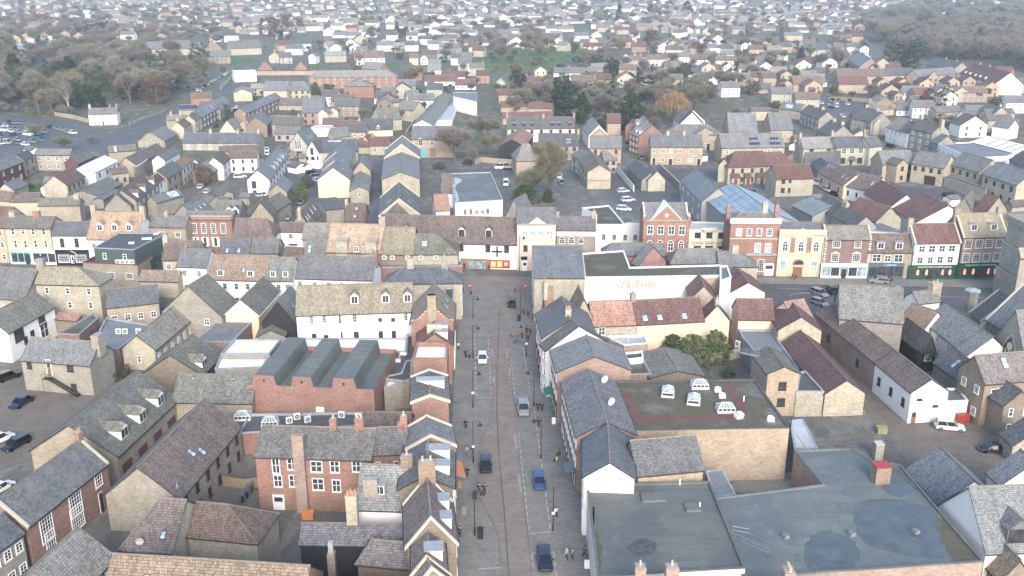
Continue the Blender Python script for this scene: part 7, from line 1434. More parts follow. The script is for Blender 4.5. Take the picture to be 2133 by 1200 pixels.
def bare_tree(seed,spread=.36,twigs=34,levels=4,fork=3,twl=1.15,up=.6,h0=.22):
  """10 m bare tree: limbs in one mesh, a crown of fine twigs in the other."""
  R=random.Random(seed);tm,cm=MB(),MB()
  def twig(p,d,l):
    a=d.orthogonal().normalized()*.028;a.rotate(Matrix.Rotation(R.uniform(0,6.28),3,d));q=p+d*l;cm.face([p-a,p+a,q])
  def grow(p,d,l,r,lv):
    q=p+d*l;tm.tube(p,q,r,r*.68,6 if lv>1 else 4,0,False)
    if lv==0:
      for _ in range(twigs):
        t=R.uniform(.0,1);b=p.lerp(q,t);dd=(d*R.uniform(.2,1)+rv(R)*.9+Vector((0,0,.15))).normalized();twig(b,dd,twl*R.uniform(.4,1.1))
      return
    n=fork+(R.random()<.5)
    for i in range(n):
      a_=6.2832*(i+.5*lv)/n+R.uniform(-.4,.4);sd=Vector((math.cos(a_),math.sin(a_),R.uniform(-.1,.6))) if lv>=levels-1 else rv(R)
      dd=(d*R.uniform(.55,1)+sd*spread*(1.6 if lv==levels else 2.0)+Vector((0,0,up*.5))).normalized()
      if dd.z<-.05: dd.z=.05
      grow(p.lerp(q,R.uniform(.6,1)),dd,l*R.uniform(.58,.84),r*.6,lv-1)
    for _ in range(twigs//3): twig(p.lerp(q,R.random()),(d+rv(R)).normalized(),twl*.8)
  grow(Vector((0,0,0)),Vector((R.uniform(-.05,.05),R.uniform(-.05,.05),1)).normalized(),10*h0,.19,levels)
  zs=max(v[2] for v in cm.v);k=10/zs
  for b in (tm,cm): b.v=[(x*k,y*k,z*k) for x,y,z in b.v]
  return tm,cm
def leafy(seed,shape,n=2600,size=.42,clump=70):
  """10 m leafy tree or bush: leaf sized faces gathered in clumps through the crown; shape(t) = radius at height t."""
  R=random.Random(seed);tm,cm=MB(),MB();tm.tube((0,0,0),(0,0,6.5),.2,.06,6)
  for c in range(clump):
    t=R.random()**.9;r=shape(t)*R.uniform(.55,1.05);a=R.uniform(0,6.28);C=Vector((r*math.cos(a),r*math.sin(a),t*10));cr=R.uniform(.45,1.0)*(.5+shape(t)*.22)
    tm.tube((0,0,max(.3,C.z-.8)),C,.05,.02,4,0,False)
    for _ in range(n//clump):
      v=rv(R);p=C+Vector((v.x,v.y,v.z*.75))*cr*R.uniform(.5,1.0);d=(v+rv(R)*.8).normalized();u=d.orthogonal().normalized();u.rotate(Matrix.Rotation(R.uniform(0,6.28),3,d));w=d.cross(u);s=size*R.uniform(.5,1.2)
      cm.face([p-u*s*.5,p+w*s*.35,p+u*s*.5,p-w*s*.35])
  return tm,cm
def weep(seed):
  R=random.Random(seed);tm,cm=MB(),MB();tm.tube((0,0,0),(0,0,4),.3,.2,8)
  for i in range(60):
    a=R.uniform(0,6.28);r=R.uniform(.5,4.6);top=Vector((r*math.cos(a),r*math.sin(a),9.6-.22*r*r*.75+R.uniform(-.5,.3)));tm.tube((0,0,3.8),top,.07,.03,4,0,False)
    for _ in range(42):
      p=top+Vector((R.gauss(0,.55),R.gauss(0,.55),R.uniform(-.3,.3)));l=R.uniform(1.2,4.5);q=p+Vector((R.uniform(-.3,.3)+.05*p.x,R.uniform(-.3,.3)+.05*p.y,-min(l,p.z-.6)));s=Vector((R.uniform(-1,1),R.uniform(-1,1),0)).normalized()*.045;cm.face([p-s,p+s,q])
  return tm,cm
TR={}
def template(k,tm_cm,bark,crown,n='tree'):
  TR[k]=(tm_cm[0].mesh('trunk',[bark]),tm_cm[1].mesh('crown',[crown]),n)
for i in range(4): template('b%d' % i,bare_tree(i+1,.34+.05*(i % 2),52,4,3),'bark','twig','bare_tree')
template('o0',bare_tree(11,.4,56,4,3,1.2),'bark','twig_green','bare_tree');template('o1',bare_tree(12,.34,56,4,3,1.2),'bark','twig_green','bare_tree');template('p',bare_tree(15,.4,40,4,3,1.2),'bark','twig_pale','bare_tree')
template('birch',bare_tree(21,.2,20,4,3,1.0,.7,.3),'birch_bark','twig','birch_tree')
template('conifer',leafy(31,lambda t: 2.3*(1-t)**.75+.15,3600,.5,110),'bark','needle','conifer');template('fir',leafy(32,lambda t: 3.4*(1-t)**.6+.2,3600,.55,110),'bark','leaf_dark','evergreen_tree')
rnd_sh=lambda t: 4.0*math.sqrt(max(0,1-(2*t*.92-.95)**2))+.3
template('ever',leafy(33,rnd_sh,3000,.5,90),'bark','leaf_dark','evergreen_tree');template('bush',leafy(34,lambda t: 5.2*math.sqrt(max(0,1-t*t))+.2,5600,.6,120),'bark','leaf','bush');template('bushl',leafy(35,lambda t: 5.5*math.sqrt(max(0,1-t*t))+.2,5200,.55,120),'bark','leaf_light','bush')
template('ivy',leafy(36,lambda t: 3.0*math.sqrt(max(0,1-(2*t*.9-.9)**2))+.5,2600,.5,80),'bark','leaf','ivy_clad_tree');template('copper',leafy(37,rnd_sh,2600,.5,80),'bark','copper','copper_tree');template('rust',leafy(38,rnd_sh,2200,.5,80),'bark','rust','autumn_tree');template('willow',weep(41),'bark','willow','willow_tree')
TCOL={}
def tree(k,x,y,hpx,label,group=None,wide=1.0,hm=None):
  p=at(x,y,0);h=hm or height_at(x,y-hpx/_k[2] if 0 else y-hpx,p);tm,cm,n=TR[k];t=thing(n,label,'bush' if 'bush' in n else 'tree',p,rnd.uniform(0,6.28),group);s=h/10;t.scale=(s*wide,s*wide,s)
  jit(link('trunk',tm,t),.1);o=link('crown',cm,t);q=1+rnd.uniform(-.22,.22);o.color=(q*(1+rnd.uniform(-.06,.08)),q,q*(1+rnd.uniform(-.1,.06)),1);return t
K('Z')
for a in (('conifer',1181,246,80,'tall dark conifer standing above the red brick court',None,1.3),('conifer',1212,248,56,'shorter conifer beside the tall dark one',None,1.5),('fir',1312,268,78,'broad dark cedar between the gardens and the side street',None,1.2),('willow',1402,258,68,'orange twigged weeping willow above the gardens',None,1.05),
 ('b0',948,342,86,'wide bare tree in front of the tan brick house with the orange door',None,1.35),('p',1005,300,66,'pale greenish bare tree behind the walled back road',None,1.35),('p',1020,330,62,'second pale bare tree beside the black boarded barn',None,1.0),('o0',1108,418,78,'wide mossy bare tree behind the pinkish cream shop',None,1.6),('o1',1146,415,130,'tall ivy clad tree beside the gravel drive',None,.95),
 ('bush',1142,420,26,'ivy mound at the foot of the tall tree by the drive',None,.9),('bush',1095,420,34,'dark evergreen bush under the wide mossy bare tree',None,1.6),('ever',1925,772,44,'round evergreen tree between the white barn and the white cottage',None,.95),('ever',497,252,26,'dark holly tree below the bay windowed terrace',None,1.1),('bushl',640,390,26,'neatly clipped green tree in the courtyard',None,1.0),('bushl',626,420,40,'second clipped tree with a bare stem in the courtyard',None,.8),
 ('copper',427,386,40,'dark copper coloured tree beside the white L shaped house',None,1.1),('rust',743,148,36,'orange autumn tree in front of the long white house',None,1.0),('fir',206,226,42,'dark evergreen behind the white detached house',None,1.1),('copper',328,216,56,'big brown evergreen beside the sloping road',None,1.3),('birch',146,240,76,'white barked birch at the edge of the wood',None,.8),
 ('birch',1688,222,44,'bare birch at the far car park with a white trunk',None,.9),('o0',75,288,32,'bare round tree among the parked cars',None,1.5),('o1',135,316,36,'bare tree at the near edge of the car park',None,1.5),('b1',190,300,18,'small scrubby tree by the road junction',None,2.0),('o0',858,190,58,'greenish bare tree at the end of the red brick flats',None,1.1),('bush',870,196,12,'round dark bush by the red flats',None,1.5),
 ('ever',690,206,30,'rounded dark evergreen before the red brick flats',None,1.0),('bushl',657,206,34,'olive green conifer beside the yellow flats',None,.7),('conifer',828,108,26,'dark pointed conifer in the white estate',None,1.5),('ever',836,76,18,'round dark tree above the white estate',None,1.5),('bush',236,790,26,'grey green shrub at the wooden yard fence',None,1.2),('copper',262,788,30,'red leaved climber shrub on the stone house gable',None,1.0),
 ('bush',1400,742,44,'dark green shrub by the long cream wall',None,1.0),('bushl',1440,762,62,'large light green shrub behind the corrugated shed',None,1.25),('bushl',1488,752,62,'grey green ivy covered shrub against the cream wall',None,.9),('bush',1518,784,18,'low shrub by the steel stair',None,1.6),('bush',60,392,10,'dark green hedge bush in the back garden',None,2.2),('rust',560,392,10,'low olive bush by the court',None,1.5),
 ('b2',985,345,40,'small bare street tree on the back road corner',None,1.0),('bush',975,342,10,'dark hedge beside the back road corner',None,2.5),('bushl',915,352,14,'green planting bed beside the service lane',None,2.0),('bush',1240,372,8,'yellow green shrub beside the buff flats',None,1.5),('ivy',1965,262,24,'ivy mound on the slate roofed house',None,2.6),('copper',1940,240,54,'wide bare purple tree beyond the cream terrace',None,1.2),('ever',2075,232,30,'dark evergreen near the car park at the picture edge',None,1.2),('ever',1965,215,34,'evergreen garden tree behind the wide purple tree',None,1.2),('b1',1930,236,40,'bare garden tree beside the wide purple one',None,1.2),
 ('ever',1860,140,50,'very dark tall fir next to the broad blue green one',None,1.1),('fir',1893,140,46,'broad blue green fir at the edge of the far wood',None,1.5),('conifer',1668,128,32,'dark pine beside the yellow hipped house',None,1.4),('b3',1745,155,62,'tall thin bare tree in front of the brown terrace',None,.8),('rust',1745,198,10,'rusty hedge at the far car park',None,3.0),('bushl',1615,224,14,'clipped green hedge by the twin brown halls',None,2.0),('b1',1530,250,30,'dark bare tree by the white bay windows',None,1.3),
 ('bush',1290,262,20,'dark shrub under the cedar',None,1.6),('b0',1255,250,60,'big bare tree behind the conifer pair',None,1.2),('p',1240,215,40,'pale bushy tree above the conifers',None,1.4),('conifer',1290,42,34,'dark conifer far behind the playing field',None,1.2),('fir',1430,30,28,'far dark fir pair above the pale streets',None,1.5),('fir',1355,28,20,'small far dark fir above the pale streets',None,1.5),('ever',203,78,32,'large dark evergreen group behind the care home',None,1.7),('ever',172,80,24,'smaller dark evergreen behind the care home',None,1.7),('rust',85,50,26,'far orange tree on the left horizon',None,1.8),('rust',12,56,22,'far orange tree at the left picture edge',None,2.0),('rust',1215,30,26,'far orange willow beyond the playing field',None,1.4),('rust',902,22,18,'far orange tree on the horizon',None,1.3),('rust',848,18,16,'second far orange tree on the horizon',None,1.3),('copper',590,82,46,'dark purple tree clump by the far road',None,1.3),('copper',560,76,40,'second dark purple tree by the far road',None,1.2)): tree(*a[:5],a[5],a[6])
def scatter(poly_,n,kinds,h,label,wts=None,seed=1,gap=0):
  R=random.Random(seed);xs=[p[0] for p in poly_];ys=[p[1] for p in poly_];c=0;used=[]
  while c<n:
    x,y=R.uniform(min(xs),max(xs)),R.uniform(min(ys),max(ys));ins=False;j=len(poly_)-1
    for i in range(len(poly_)):
      (xi,yi),(xj,yj)=poly_[i],poly_[j]
      if (yi>y)!=(yj>y) and x<(xj-xi)*(y-yi)/(yj-yi)+xi: ins=not ins
      j=i
    if not ins: continue
    k=R.choices(kinds,wts)[0];ev=TR[k][2];c+=1
    lab=label % {'bare_tree':'bare grey brown tree','evergreen_tree':'dark evergreen tree','conifer':'dark conifer','copper_tree':'purplish bare tree','ivy_clad_tree':'ivy covered tree','bush':'green bush','birch_tree':'thin birch','autumn_tree':'rusty orange tree','willow_tree':'willow'}[ev]
    tree(k,x,y,0,lab,lab,R.uniform(.9,1.3),hm=R.uniform(*h)*(.5 if ev=='bush' else 1))
BK=['b0','b1','b2','b3','o0','o1','p']
scatter([(-20,98),(60,120),(160,112),(300,118),(430,140),(480,150),(430,182),(340,205),(260,222),(180,215),(150,245),(-20,235)],120,BK+['ever','fir','ivy'],(13,20),'%s in the wood behind the white detached house',[4,4,4,4,4,3,2,1.6,.7,2],5)
scatter([(985,85),(1060,66),(1140,75),(1160,110),(1130,138),(1040,140),(1000,135)],17,BK[:5],(14,19),'%s on the green playing field',None,6)
scatter([(1040,240),(1050,170),(1200,150),(1480,185),(1500,215),(1440,235),(1340,285),(1220,270),(1150,235)],56,BK+['bush','ever','conifer','ever'],(7,14),'%s in the gardens above the side street',[3,3,3,3,3,2,2,3,3,1,1],8)
scatter([(1190,150),(1230,120),(1330,90),(1600,95),(1800,110),(1830,160),(1560,200),(1480,185)],56,BK+['bush','ever','copper'],(8,14),'%s among the houses on the far right hillside',[3]*7+[2,2,1],9)
scatter([(1560,190),(1860,170),(2133,205),(2133,235),(1850,235),(1620,205)],22,BK+['bush','ever'],(5,9),'%s between the cul de sac and the cream terrace',[3]*7+[4,2],10)
scatter([(480,110),(640,60),(980,60),(980,140),(850,125),(640,112),(520,118)],34,BK+['ever','bush','copper','conifer'],(7,12),'%s in the white estate gardens',[3]*7+[2,2,1.5,1],11)
scatter([(420,265),(560,190),(720,195),(900,190),(880,260),(800,300),(600,250)],40,BK[:3]+['bush','bushl','bush','ever'],(3,7),'%s in the back gardens left of the alley',None,14)
scatter([(880,145),(1040,150),(1050,235),(985,250),(900,200)],16,BK+['bush'],(4,8),'%s between the greenhouse and the playing field',None,12)
# woodland and garden trees too far off to tell apart
def mass(name,label,zones,seed):
  R=random.Random(seed);V=[];F=[];MI=[];mats=['twig','twig_green','needle','twig_pale','rust'];T=[]
  src={}
  for k,mi in (('b0',0),('b2',0),('o0',1),('ever',2),('p',3),('rust',4)):
    cm=TR[k][1];vs=[v.co.copy() for v in cm.vertices];fs=[tuple(p.vertices) for p in cm.polygons];src[k]=(vs,[fs[i] for i in range(0,len(fs),7 if k in('ever','rust') else 5)],mi)
  K('Z')
  for poly_,n,h,wts in zones:
    xs=[p[0] for p in poly_];ys=[p[1] for p in poly_];c=0
    while c<n:
      x,y=R.uniform(min(xs),max(xs)),R.uniform(min(ys),max(ys));ins=False;j=len(poly_)-1
      for i in range(len(poly_)):
        (xi,yi),(xj,yj)=poly_[i],poly_[j]
        if (yi>y)!=(yj>y) and x<(xj-xi)*(y-yi)/(yj-yi)+xi: ins=not ins
        j=i
      if not ins: continue
      c+=1;vs,fs,mi=src[R.choices(list(src),wts)[0]];p=at(x,y,0);s=R.uniform(*h)/10;a=R.uniform(0,6.28);ca,sa=math.cos(a)*s*1.2,math.sin(a)*s*1.2
      for f in fs:
        n0=len(V);q=[vs[i] for i in f];m_=sum(q,Vector())/len(q)
        for w in q: w=m_+(w-m_)*(2.15 if mi in (0,1,3) else 2.2);V.append((p.x+w.x*ca-w.y*sa,p.y+w.x*sa+w.y*ca,w.z*s))
        F.append(tuple(range(n0,n0+len(q))));MI.append(mi)
  me=bpy.data.meshes.new(name);me.from_pydata(V,[],F)
  for k in mats: me.materials.append(MATS[k])
  me.polygons.foreach_set('material_index',MI);tag(link(name,me),label,'trees',kind='stuff')
mass('undergrowth','tangled low growth and hedges under the bare wood',[([(-20,98),(60,120),(160,112),(300,118),(430,140),(480,150),(430,182),(340,205),(260,222),(180,215),(150,245),(-20,238)],260,(3,6),(4,4,4,1.6,2,.3)),([(1040,240),(1050,170),(1200,150),(1480,185),(1500,215),(1440,235),(1340,285),(1220,270),(1150,235)],260,(2.5,6),(3,3,3,4,1,.3)),([(480,110),(980,60),(1780,90),(1830,160),(1560,200),(1200,150),(980,140),(850,125),(640,112)],460,(2.5,6),(3,3,3,3.5,1,.3))],23)
mass('far_woodland','dense bare wood covering the far hillside',[([(1780,62),(1860,22),(2000,-10),(2180,-30),(2180,160),(2060,128),(1930,128),(1850,100)],420,(13,20),(4,4,3,.7,3,.1))],21)
mass('distant_treetops','countless bare and evergreen trees between the distant houses',[([(-60,-30),(2200,-30),(2200,20),(1700,40),(1200,62),(700,62),(-60,98)],780,(8,14),(4,4,3,1.6,2,.35)),([(-60,50),(500,70),(460,110),(-60,95)],70,(7,13),(4,4,3,1.2,2,.2)),([(1190,50),(1780,50),(1820,110),(1250,95)],80,(7,12),(4,4,3,1.2,2,.2))],22)
# ================================================================ vehicles
def paint():
  m,t,b=nodes('car_paint');o=t.nodes.new('ShaderNodeObjectInfo');t.links.new(o.outputs['Color'],b.inputs['Base Color']);b.inputs['Roughness'].default_value=.28;b.inputs['Coat Weight'].default_value=.6;MATS['car_paint']=m
  m,t,b=nodes('cloth');o=t.nodes.new('ShaderNodeObjectInfo');t.links.new(o.outputs['Color'],b.inputs['Base Color']);b.inputs['Roughness'].default_value=.9;MATS['cloth']=m
paint();M('skin',(.52,.34,.26),rough=.6);M('hair_dark',(.05,.035,.025),rough=.7);M('lamp_clear',(.75,.76,.76),rough=.15);M('lamp_red',(.35,.015,.015),rough=.3);M('plate',(.75,.72,.45),rough=.5)
def loft(mb,st,m):
  R=[]
  for x,zb,zt,wb,wm,wt in st:
    zm=zb+(zt-zb)*.55;zc=zt-.07;R.append([(x,-wb,zb),(x,-wm,zb+.12),(x,-wm,zm),(x,-wt-.03,zc),(x,-wt*.82,zt),(x,wt*.82,zt),(x,wt+.03,zc),(x,wm,zm),(x,wm,zb+.12),(x,wb,zb)])
  for a,c in zip(R,R[1:]):
    for i in range(9): mb.face([a[i],c[i],c[i+1],a[i+1]],m if not callable(m) else m(i))
  mb.face(R[0][::-1],m if not callable(m) else 0);mb.face(R[-1],m if not callable(m) else 0)
CARS={}
def car_type(k,L,Wd,H,hood,boot,ws,rs,n='car'):
  """Front at +x. ws, rs: where the windscreen and rear window meet the roof."""
  f,r=L/2,-L/2;w=Wd/2;belt=H*.58;b=MB()
  loft(b,[(r,.38,belt*.72,w*.75,w*.86,w*.80),(r+.12,.27,belt*.95,w*.85,w*.95,w*.88),(r+.7,.22,belt,w*.9,w,w*.93),(0,.22,belt,w*.92,w,w*.95),(f-hood,.22,belt*.97,w*.92,w,w*.93),(f-.55,.22,belt*.84,w*.9,w*.98,w*.88),(f-.12,.26,belt*.72,w*.82,w*.9,w*.8),(f,.36,belt*.58,w*.7,w*.78,w*.7)],0)
  rt=H;b2=[(ws,rt),(rs,rt-.03)]
  for a,c in zip(((rs,rt-.03),((ws+rs)/2,rt)),(((ws+rs)/2,rt),(ws,rt-.02))): b.face([(a[0],-w*.72,a[1]),(c[0],-w*.72,c[1]),(c[0],w*.72,c[1]),(a[0],w*.72,a[1])],0)
  for s in (-1,1):
    for x in (f-hood-.55,): b.box(x-.1,x+.1,s*(w+.1)-.1,s*(w+.1)+.1,belt,belt+.14,0)
  body=b.mesh('body',['car_paint']);g=MB();bw=w*.93;tw=w*.74;A=f-hood+.05;B=r+boot
  for s in (-1,1): g.face([(B,s*bw,belt-.02),(A,s*bw,belt-.02),(ws,s*tw,rt-.03),(rs,s*tw,rt-.05)],0)
  g.face([(A,-bw,belt-.02),(A,bw,belt-.02),(ws,tw,rt-.03),(ws,-tw,rt-.03)],0);g.face([(B,bw,belt-.02),(B,-bw,belt-.02),(rs,-tw,rt-.05),(rs,tw,rt-.05)],0)
  glass=g.mesh('windows',['car_glass']);p=MB()
  for s in (-1,1):
    for q0,q1 in (((A,belt),(ws,rt-.03)),((B,belt),(rs,rt-.05)),(((A+B)/2,belt),((ws+rs)/2,rt-.03))): p.tube((q0[0],s*bw,q0[1]-.02),(q1[0],s*tw,q1[1]),.045,.045,4,0,False)
    p.tube((rs,s*tw,rt-.05),(ws,s*tw,rt-.03),.05,.05,4,0,False)
  pil=p.mesh('pillars',['car_paint']);wh=MB();wh.tube((0,-.1,0),(0,.1,0),.32,.32,14,0);wh.tube((0,-.112,0),(0,.112,0),.2,.2,10,1);wm_=wh.mesh('wheel',['rubber','steel'])
  hl=MB();hl.box(-.1,.02,-.2,.2,-.08,.08,0);hm=hl.mesh('headlight',['lamp_clear']);tl=MB();tl.box(-.02,.08,-.1,.1,-.16,.16,0);tm=tl.mesh('tail_light',['lamp_red']);pl=MB();pl.box(-.02,.02,-.26,.26,-.06,.06,0)
  CARS[k]=(n,body,[('windows',glass,(0,0,0)),('pillars',pil,(0,0,0))]+[('wheel',wm_,(x,y,.32)) for x in (f-.82,r+.8) for y in (-w+.1,w-.1)]+[('headlight',hm,(f-.14,s*w*.62,belt*.70)) for s in (-1,1)]+[('tail_light',tm,(r+.02,s*w*.72,belt*.78)) for s in (-1,1)]+[('number_plate',pl.mesh('number_plate',['plate']),(f+.0,0,.42))])
car_type('h',4.1,1.76,1.47,1.0,.15,.35,-1.6);car_type('s',4.6,1.8,1.44,1.15,.75,.35,-1.15);car_type('u',4.5,1.88,1.66,1.15,.15,.4,-1.9);car_type('e',4.6,1.78,1.48,1.15,.12,.4,-1.9);car_type('v',5.2,1.95,2.2,.9,.05,1.2,-2.45,'van')
CC=dict(k=(.012,.012,.015),w=(.70,.70,.69),s=(.24,.25,.265),g=(.16,.17,.18),b=(.035,.07,.19),n=(.012,.017,.04),c=(.05,.33,.50),r=(.35,.02,.02),p=(.30,.40,.50),t=(.03,.20,.26))
CW=dict(k='black',w='white',s='silver',g='grey',b='blue',n='navy',c='bright cyan',r='red',p='pale blue',t='teal')
def car(k,c,x,y,x2,y2,where=None,label=None,far=False):
  a,q=at(x,y,0),at(x2,y2,0);m=(a+q)/2;m.z=.03;n,body,parts=CARS[k];w_={'h':'hatchback','s':'saloon','u':'tall car','e':'estate','v':'van'}[k];lab=label or CW[c]+' '+w_+' '+where
  t=thing(n,lab,n,m,math.atan2((q-a).y,(q-a).x),None if label else lab);ob=link('body',body,t);ob.color=(*CC[c],1)
  for nm,me,loc in parts:
    if far and nm not in ('windows','pillars'): continue
    o=link(nm,me,t,loc);o.color=(*((.75,.75,.74) if k=='v' and nm=='pillars' else CC[c]),1)
  return t
K('Z')
for a in (('h','k',1067,624,1066,651,'black hatchback driving away from the junction towards the camera'),('h','w',1005,735,1005,770,'white hatchback parked in the dashed bay'),('u','s',1088,833,1093,884,'silver tall car entering the loading bays'),('h','k',1012,951,1012,1001,'black hatchback with bright headlights on the brick setts'),('h','b',1121,984,1126,1037,'blue hatchback parked in the loading bay'),('e','n',1131,1144,1138,1204,'dark blue estate cut by the bottom edge of the picture'),
 ('u','w',1941,891,2014,898,'white tall car parked beside the red bin'),('s','n',2106,944,2033,939,'navy saloon on the gravel yard'),('e','s',1690,608,1724,622,'silver estate beside the oval traffic island'),('h','s',1690,629,1724,641,'silver hatchback below the silver estate'),('u','s',1850,591,1809,588,'silver people carrier driving past the bakery'),('h','c',1868,603,1872,622,'bright cyan car half hidden by the tall brick building'),('h','k',1728,606,1740,616,'dark car poking out behind the tall brick building'),
 ('u','k',-12,800,46,780,'black car beside the outside stair with an orange cover on it'),('s','n',72,828,18,860,'navy saloon in the brick paved court'),('u','w',-20,930,20,912,'white car cut by the picture edge in the brick court'),('e','k',66,914,2,948,'black estate in the brick paved court'),('h','g',-14,718,22,706,'grey car beside the white painted house'),('h','w',-10,1030,14,1016,'white car end beside the slate roofed brick house'),('h','p',598,448,597,466,'pale blue hatchback in the narrow yard'),('h','g',628,419,624,431,'grey car by the skylight barn')): car(*a[:6],label=a[6])
for k,c,x,y,dx,dy in (('h','w',556,315,0,6),('h','w',556,323,1,5),('h','w',605,347,1,6),('h','k',648,362,14,-2),('e','b',660,370,14,-1),('h','p',662,378,13,0),('u','w',500,371,20,-2),('h','w',418,392,6,-6),('h','w',432,402,8,-6),('e','w',548,409,12,-2)): car(k,c,x-dx/2,y-dy/2,x+dx/2,y+dy/2,'in the white gabled courtyard')
for k,c,x,y,dx,dy in (('v','w',1044,352,-10,1),('u','k',1062,354,12,0),('v','w',1054,386,2,-12),('h','w',1165,371,1,9),('u','g',1170,384,3,9),('u','w',1308,420,22,-2),('u','w',1300,439,24,2),('h','w',1298,401,14,-1),('h','k',1312,299,15,-1),('u','k',1330,322,6,10),('u','g',1336,332,8,9)): car(k,c,x-dx/2,y-dy/2,x+dx/2,y+dy/2,'along the back lanes behind the banks')
for k,c,x,y,dx,dy in (('v','w',1702,386,18,4),('u','w',1724,399,18,8),('h','k',1741,408,18,5),('h','b',1567,405,14,8),('e','k',1979,410,20,3),('s','k',1944,419,26,4),('u','g',1966,430,24,3),('h','s',1968,443,22,4),('h','n',1856,307,18,4)): car(k,c,x-dx/2,y-dy/2,x+dx/2,y+dy/2,'in the courts of the maroon and buff flats')
K('G8')
for c,x,y in (('k',1232,775),('g',1322,780),('k',1480,785),('w',1280,825),('w',1276,870),('w',1180,868),('w',1442,838),('s',1448,822),('w',1375,1020),('w',1060,825),('w',720,805),('w',830,780),('s',1180,785),('k',1210,890)): car('h',c,x-14 if c!='w' else x-20,y-6,x+14 if c!='w' else x+20,y+6,'in the far car park by the birch',far=True)
K('G6')
for k,c,x,y,dx in (('h','n',170,140,70),('h','s',235,145,60),('h','s',295,140,70),('h','g',350,140,70),('h','g',405,145,60),('v','w',60,275,130),('h','w',190,290,60),('h','g',245,250,70),('v','w',490,350,170),('h','t',610,395,110),('h','b',720,375,100),('h','k',860,225,90),('h','s',960,240,100),('e','s',1060,262,110),('h','s',1155,305,100),('u','w',1250,320,110),('v','s',115,495,150),('h','s',300,435,120),('h','g',330,495,110),('h','w',440,520,120),('h','b',10,350,60),('h','s',20,430,90),('h','w',15,500,80),('h','k',230,360,90),('h','s',330,300,90),('h','g',700,440,90),('h','s',560,470,100),('h','b',30,190,80),('h','w',90,200,70),('h','s',480,240,80),('h','w',560,245,80),('h','k',640,250,80),('h','s',760,300,90)): car(k,c,x-dx/2,y-8,x+dx/2,y+8,'in the tarmac car park by the wood',far=True)
K('G3')
for i in range(15):
  t=i/14;x,y=485+470*t,600-275*t;car('h' if i%3 else 'u','wsskwgspsskwsgs'[i],x-16,y+9,x+16,y-9,'in the parked row beside the wood',far=True)
for c,x,y in (('w',965,880),('w',1020,838),('k',870,1010),('n',735,1100),('b',1120,600)): car('h',c,x-22,y+12,x+22,y-12,'in front of the bay windowed terrace',far=True)
# ================================================================ people
def skinned(pts,edges,rad,name,mats,sub=1):
  me=bpy.data.meshes.new(name);me.from_pydata(pts,edges,[]);o=bpy.data.objects.new(name,me);COL.objects.link(o);m=o.modifiers.new('s','SKIN');
  for i,r in enumerate(rad): me.skin_vertices[0].data[i].radius=(r,r)
  me.skin_vertices[0].data[0].use_root=True;o.modifiers.new('u','SUBSURF').levels=sub
  dg=bpy.context.evaluated_depsgraph_get();r=bpy.data.meshes.new_from_object(o.evaluated_get(dg));r.name=name;COL.objects.unlink(o);bpy.data.objects.remove(o)
  r.materials.clear();[r.materials.append(MATS[k]) for k in mats];r.polygons.foreach_set('use_smooth',[True]*len(r.polygons));return r
def figure(pose):
  w={'walk': .26,'stand': .03,'sit': 0}[pose];hz=.95 if pose !='sit' else .48;P_=[];E=[];R=[]
  def v(p,r,a=None):
    P_.append(p);R.append(r)
    if a is not None: E.append((a,len(P_)-1))
    return len(P_)-1
  pe=v((0,0,hz),.14);ch=v((.02,0,hz+.36),.15,pe);nk=v((.03,0,hz+.55),.06,ch);hd=v((.05,0,hz+.68),.10,nk);tp=v((.05,0,hz+.79),.075,hd);v((.145,0,hz+.69),.022,hd)
  arms,legs=[],[]
  for s in (-1,1):
    sh=v((.02,s*.19,hz+.46),.07,ch);el=v((-.02-s*w*.5,s*.25,hz+.2),.05,sh);wr=v((.08-s*w*.7,s*.24,hz-.04),.036,el);pa=v((.10-s*w*.7,s*.24,hz-.11),.04,wr);arms.append((sh,el,wr))
    for k in range(4): v((.13-s*w*.7+.012*k,s*.24+(k-1.5)*.018,hz-.19+.008*abs(k-1.5)),.009,pa)
    v((.15-s*w*.7,s*.2,hz-.14),.010,pa)
    hp=v((0,s*.09,hz-.06),.10,pe)
    if pose=='sit': kn=v((.42,s*.1,hz-.02),.075,hp);an=v((.46,s*.1,.08),.045,kn);ft=v((.60,s*.1,.04),.04,an)
    else: kn=v((s*w*.6+.04,s*.1,.50),.072,hp);an=v((s*w*1.2-.03,s*.1,.09),.045,kn);ft=v((s*w*1.2+.13,s*.1,.045),.042,an)
    legs.append((hp,kn,an))
  body=skinned(P_,E,R,'body',['skin'])
  g=lambda i,dz=0: P_[i]
  tpn=[P_[pe],P_[ch],(P_[nk][0],0,hz+.50)];te=[(0,1),(1,2)];tr=[.175,.185,.085]
  for sh,el,wr in arms: n=len(tpn);tpn+=[P_[sh],P_[el],P_[wr]];te+=[(1,n),(n,n+1),(n+1,n+2)];tr+=[.095,.072,.055]
  top=skinned(tpn,te,tr,'coat',['cloth']);lp=[P_[pe]];le=[];lr=[.16]
  for hp,kn,an in legs: n=len(lp);lp+=[P_[hp],P_[kn],P_[an]];le+=[(0,n),(n,n+1),(n+1,n+2)];lr+=[.115,.092,.068]
  tro=skinned(lp,le,lr,'trousers',['cloth']);m=MB();m.lathe([(.0,.13),(.07,.11),(.112,.05),(.118,-.02),(.10,-.07)],(.035,0,hz+.70),10);hair=m.mesh('hair',['cloth'],True)
  return body,top,tro,hair
FIG={k: figure(k) for k in ('walk','stand','sit')}
PC=dict(k=(.02,.02,.022),n=(.025,.035,.07),r=(.42,.03,.03),m=(.16,.03,.06),g=(.22,.22,.23),t=(.03,.16,.17),h=(.45,.75,.12),w=(.6,.5,.5),b=(.08,.12,.22),d=(.05,.06,.04),c=(.35,.30,.24))
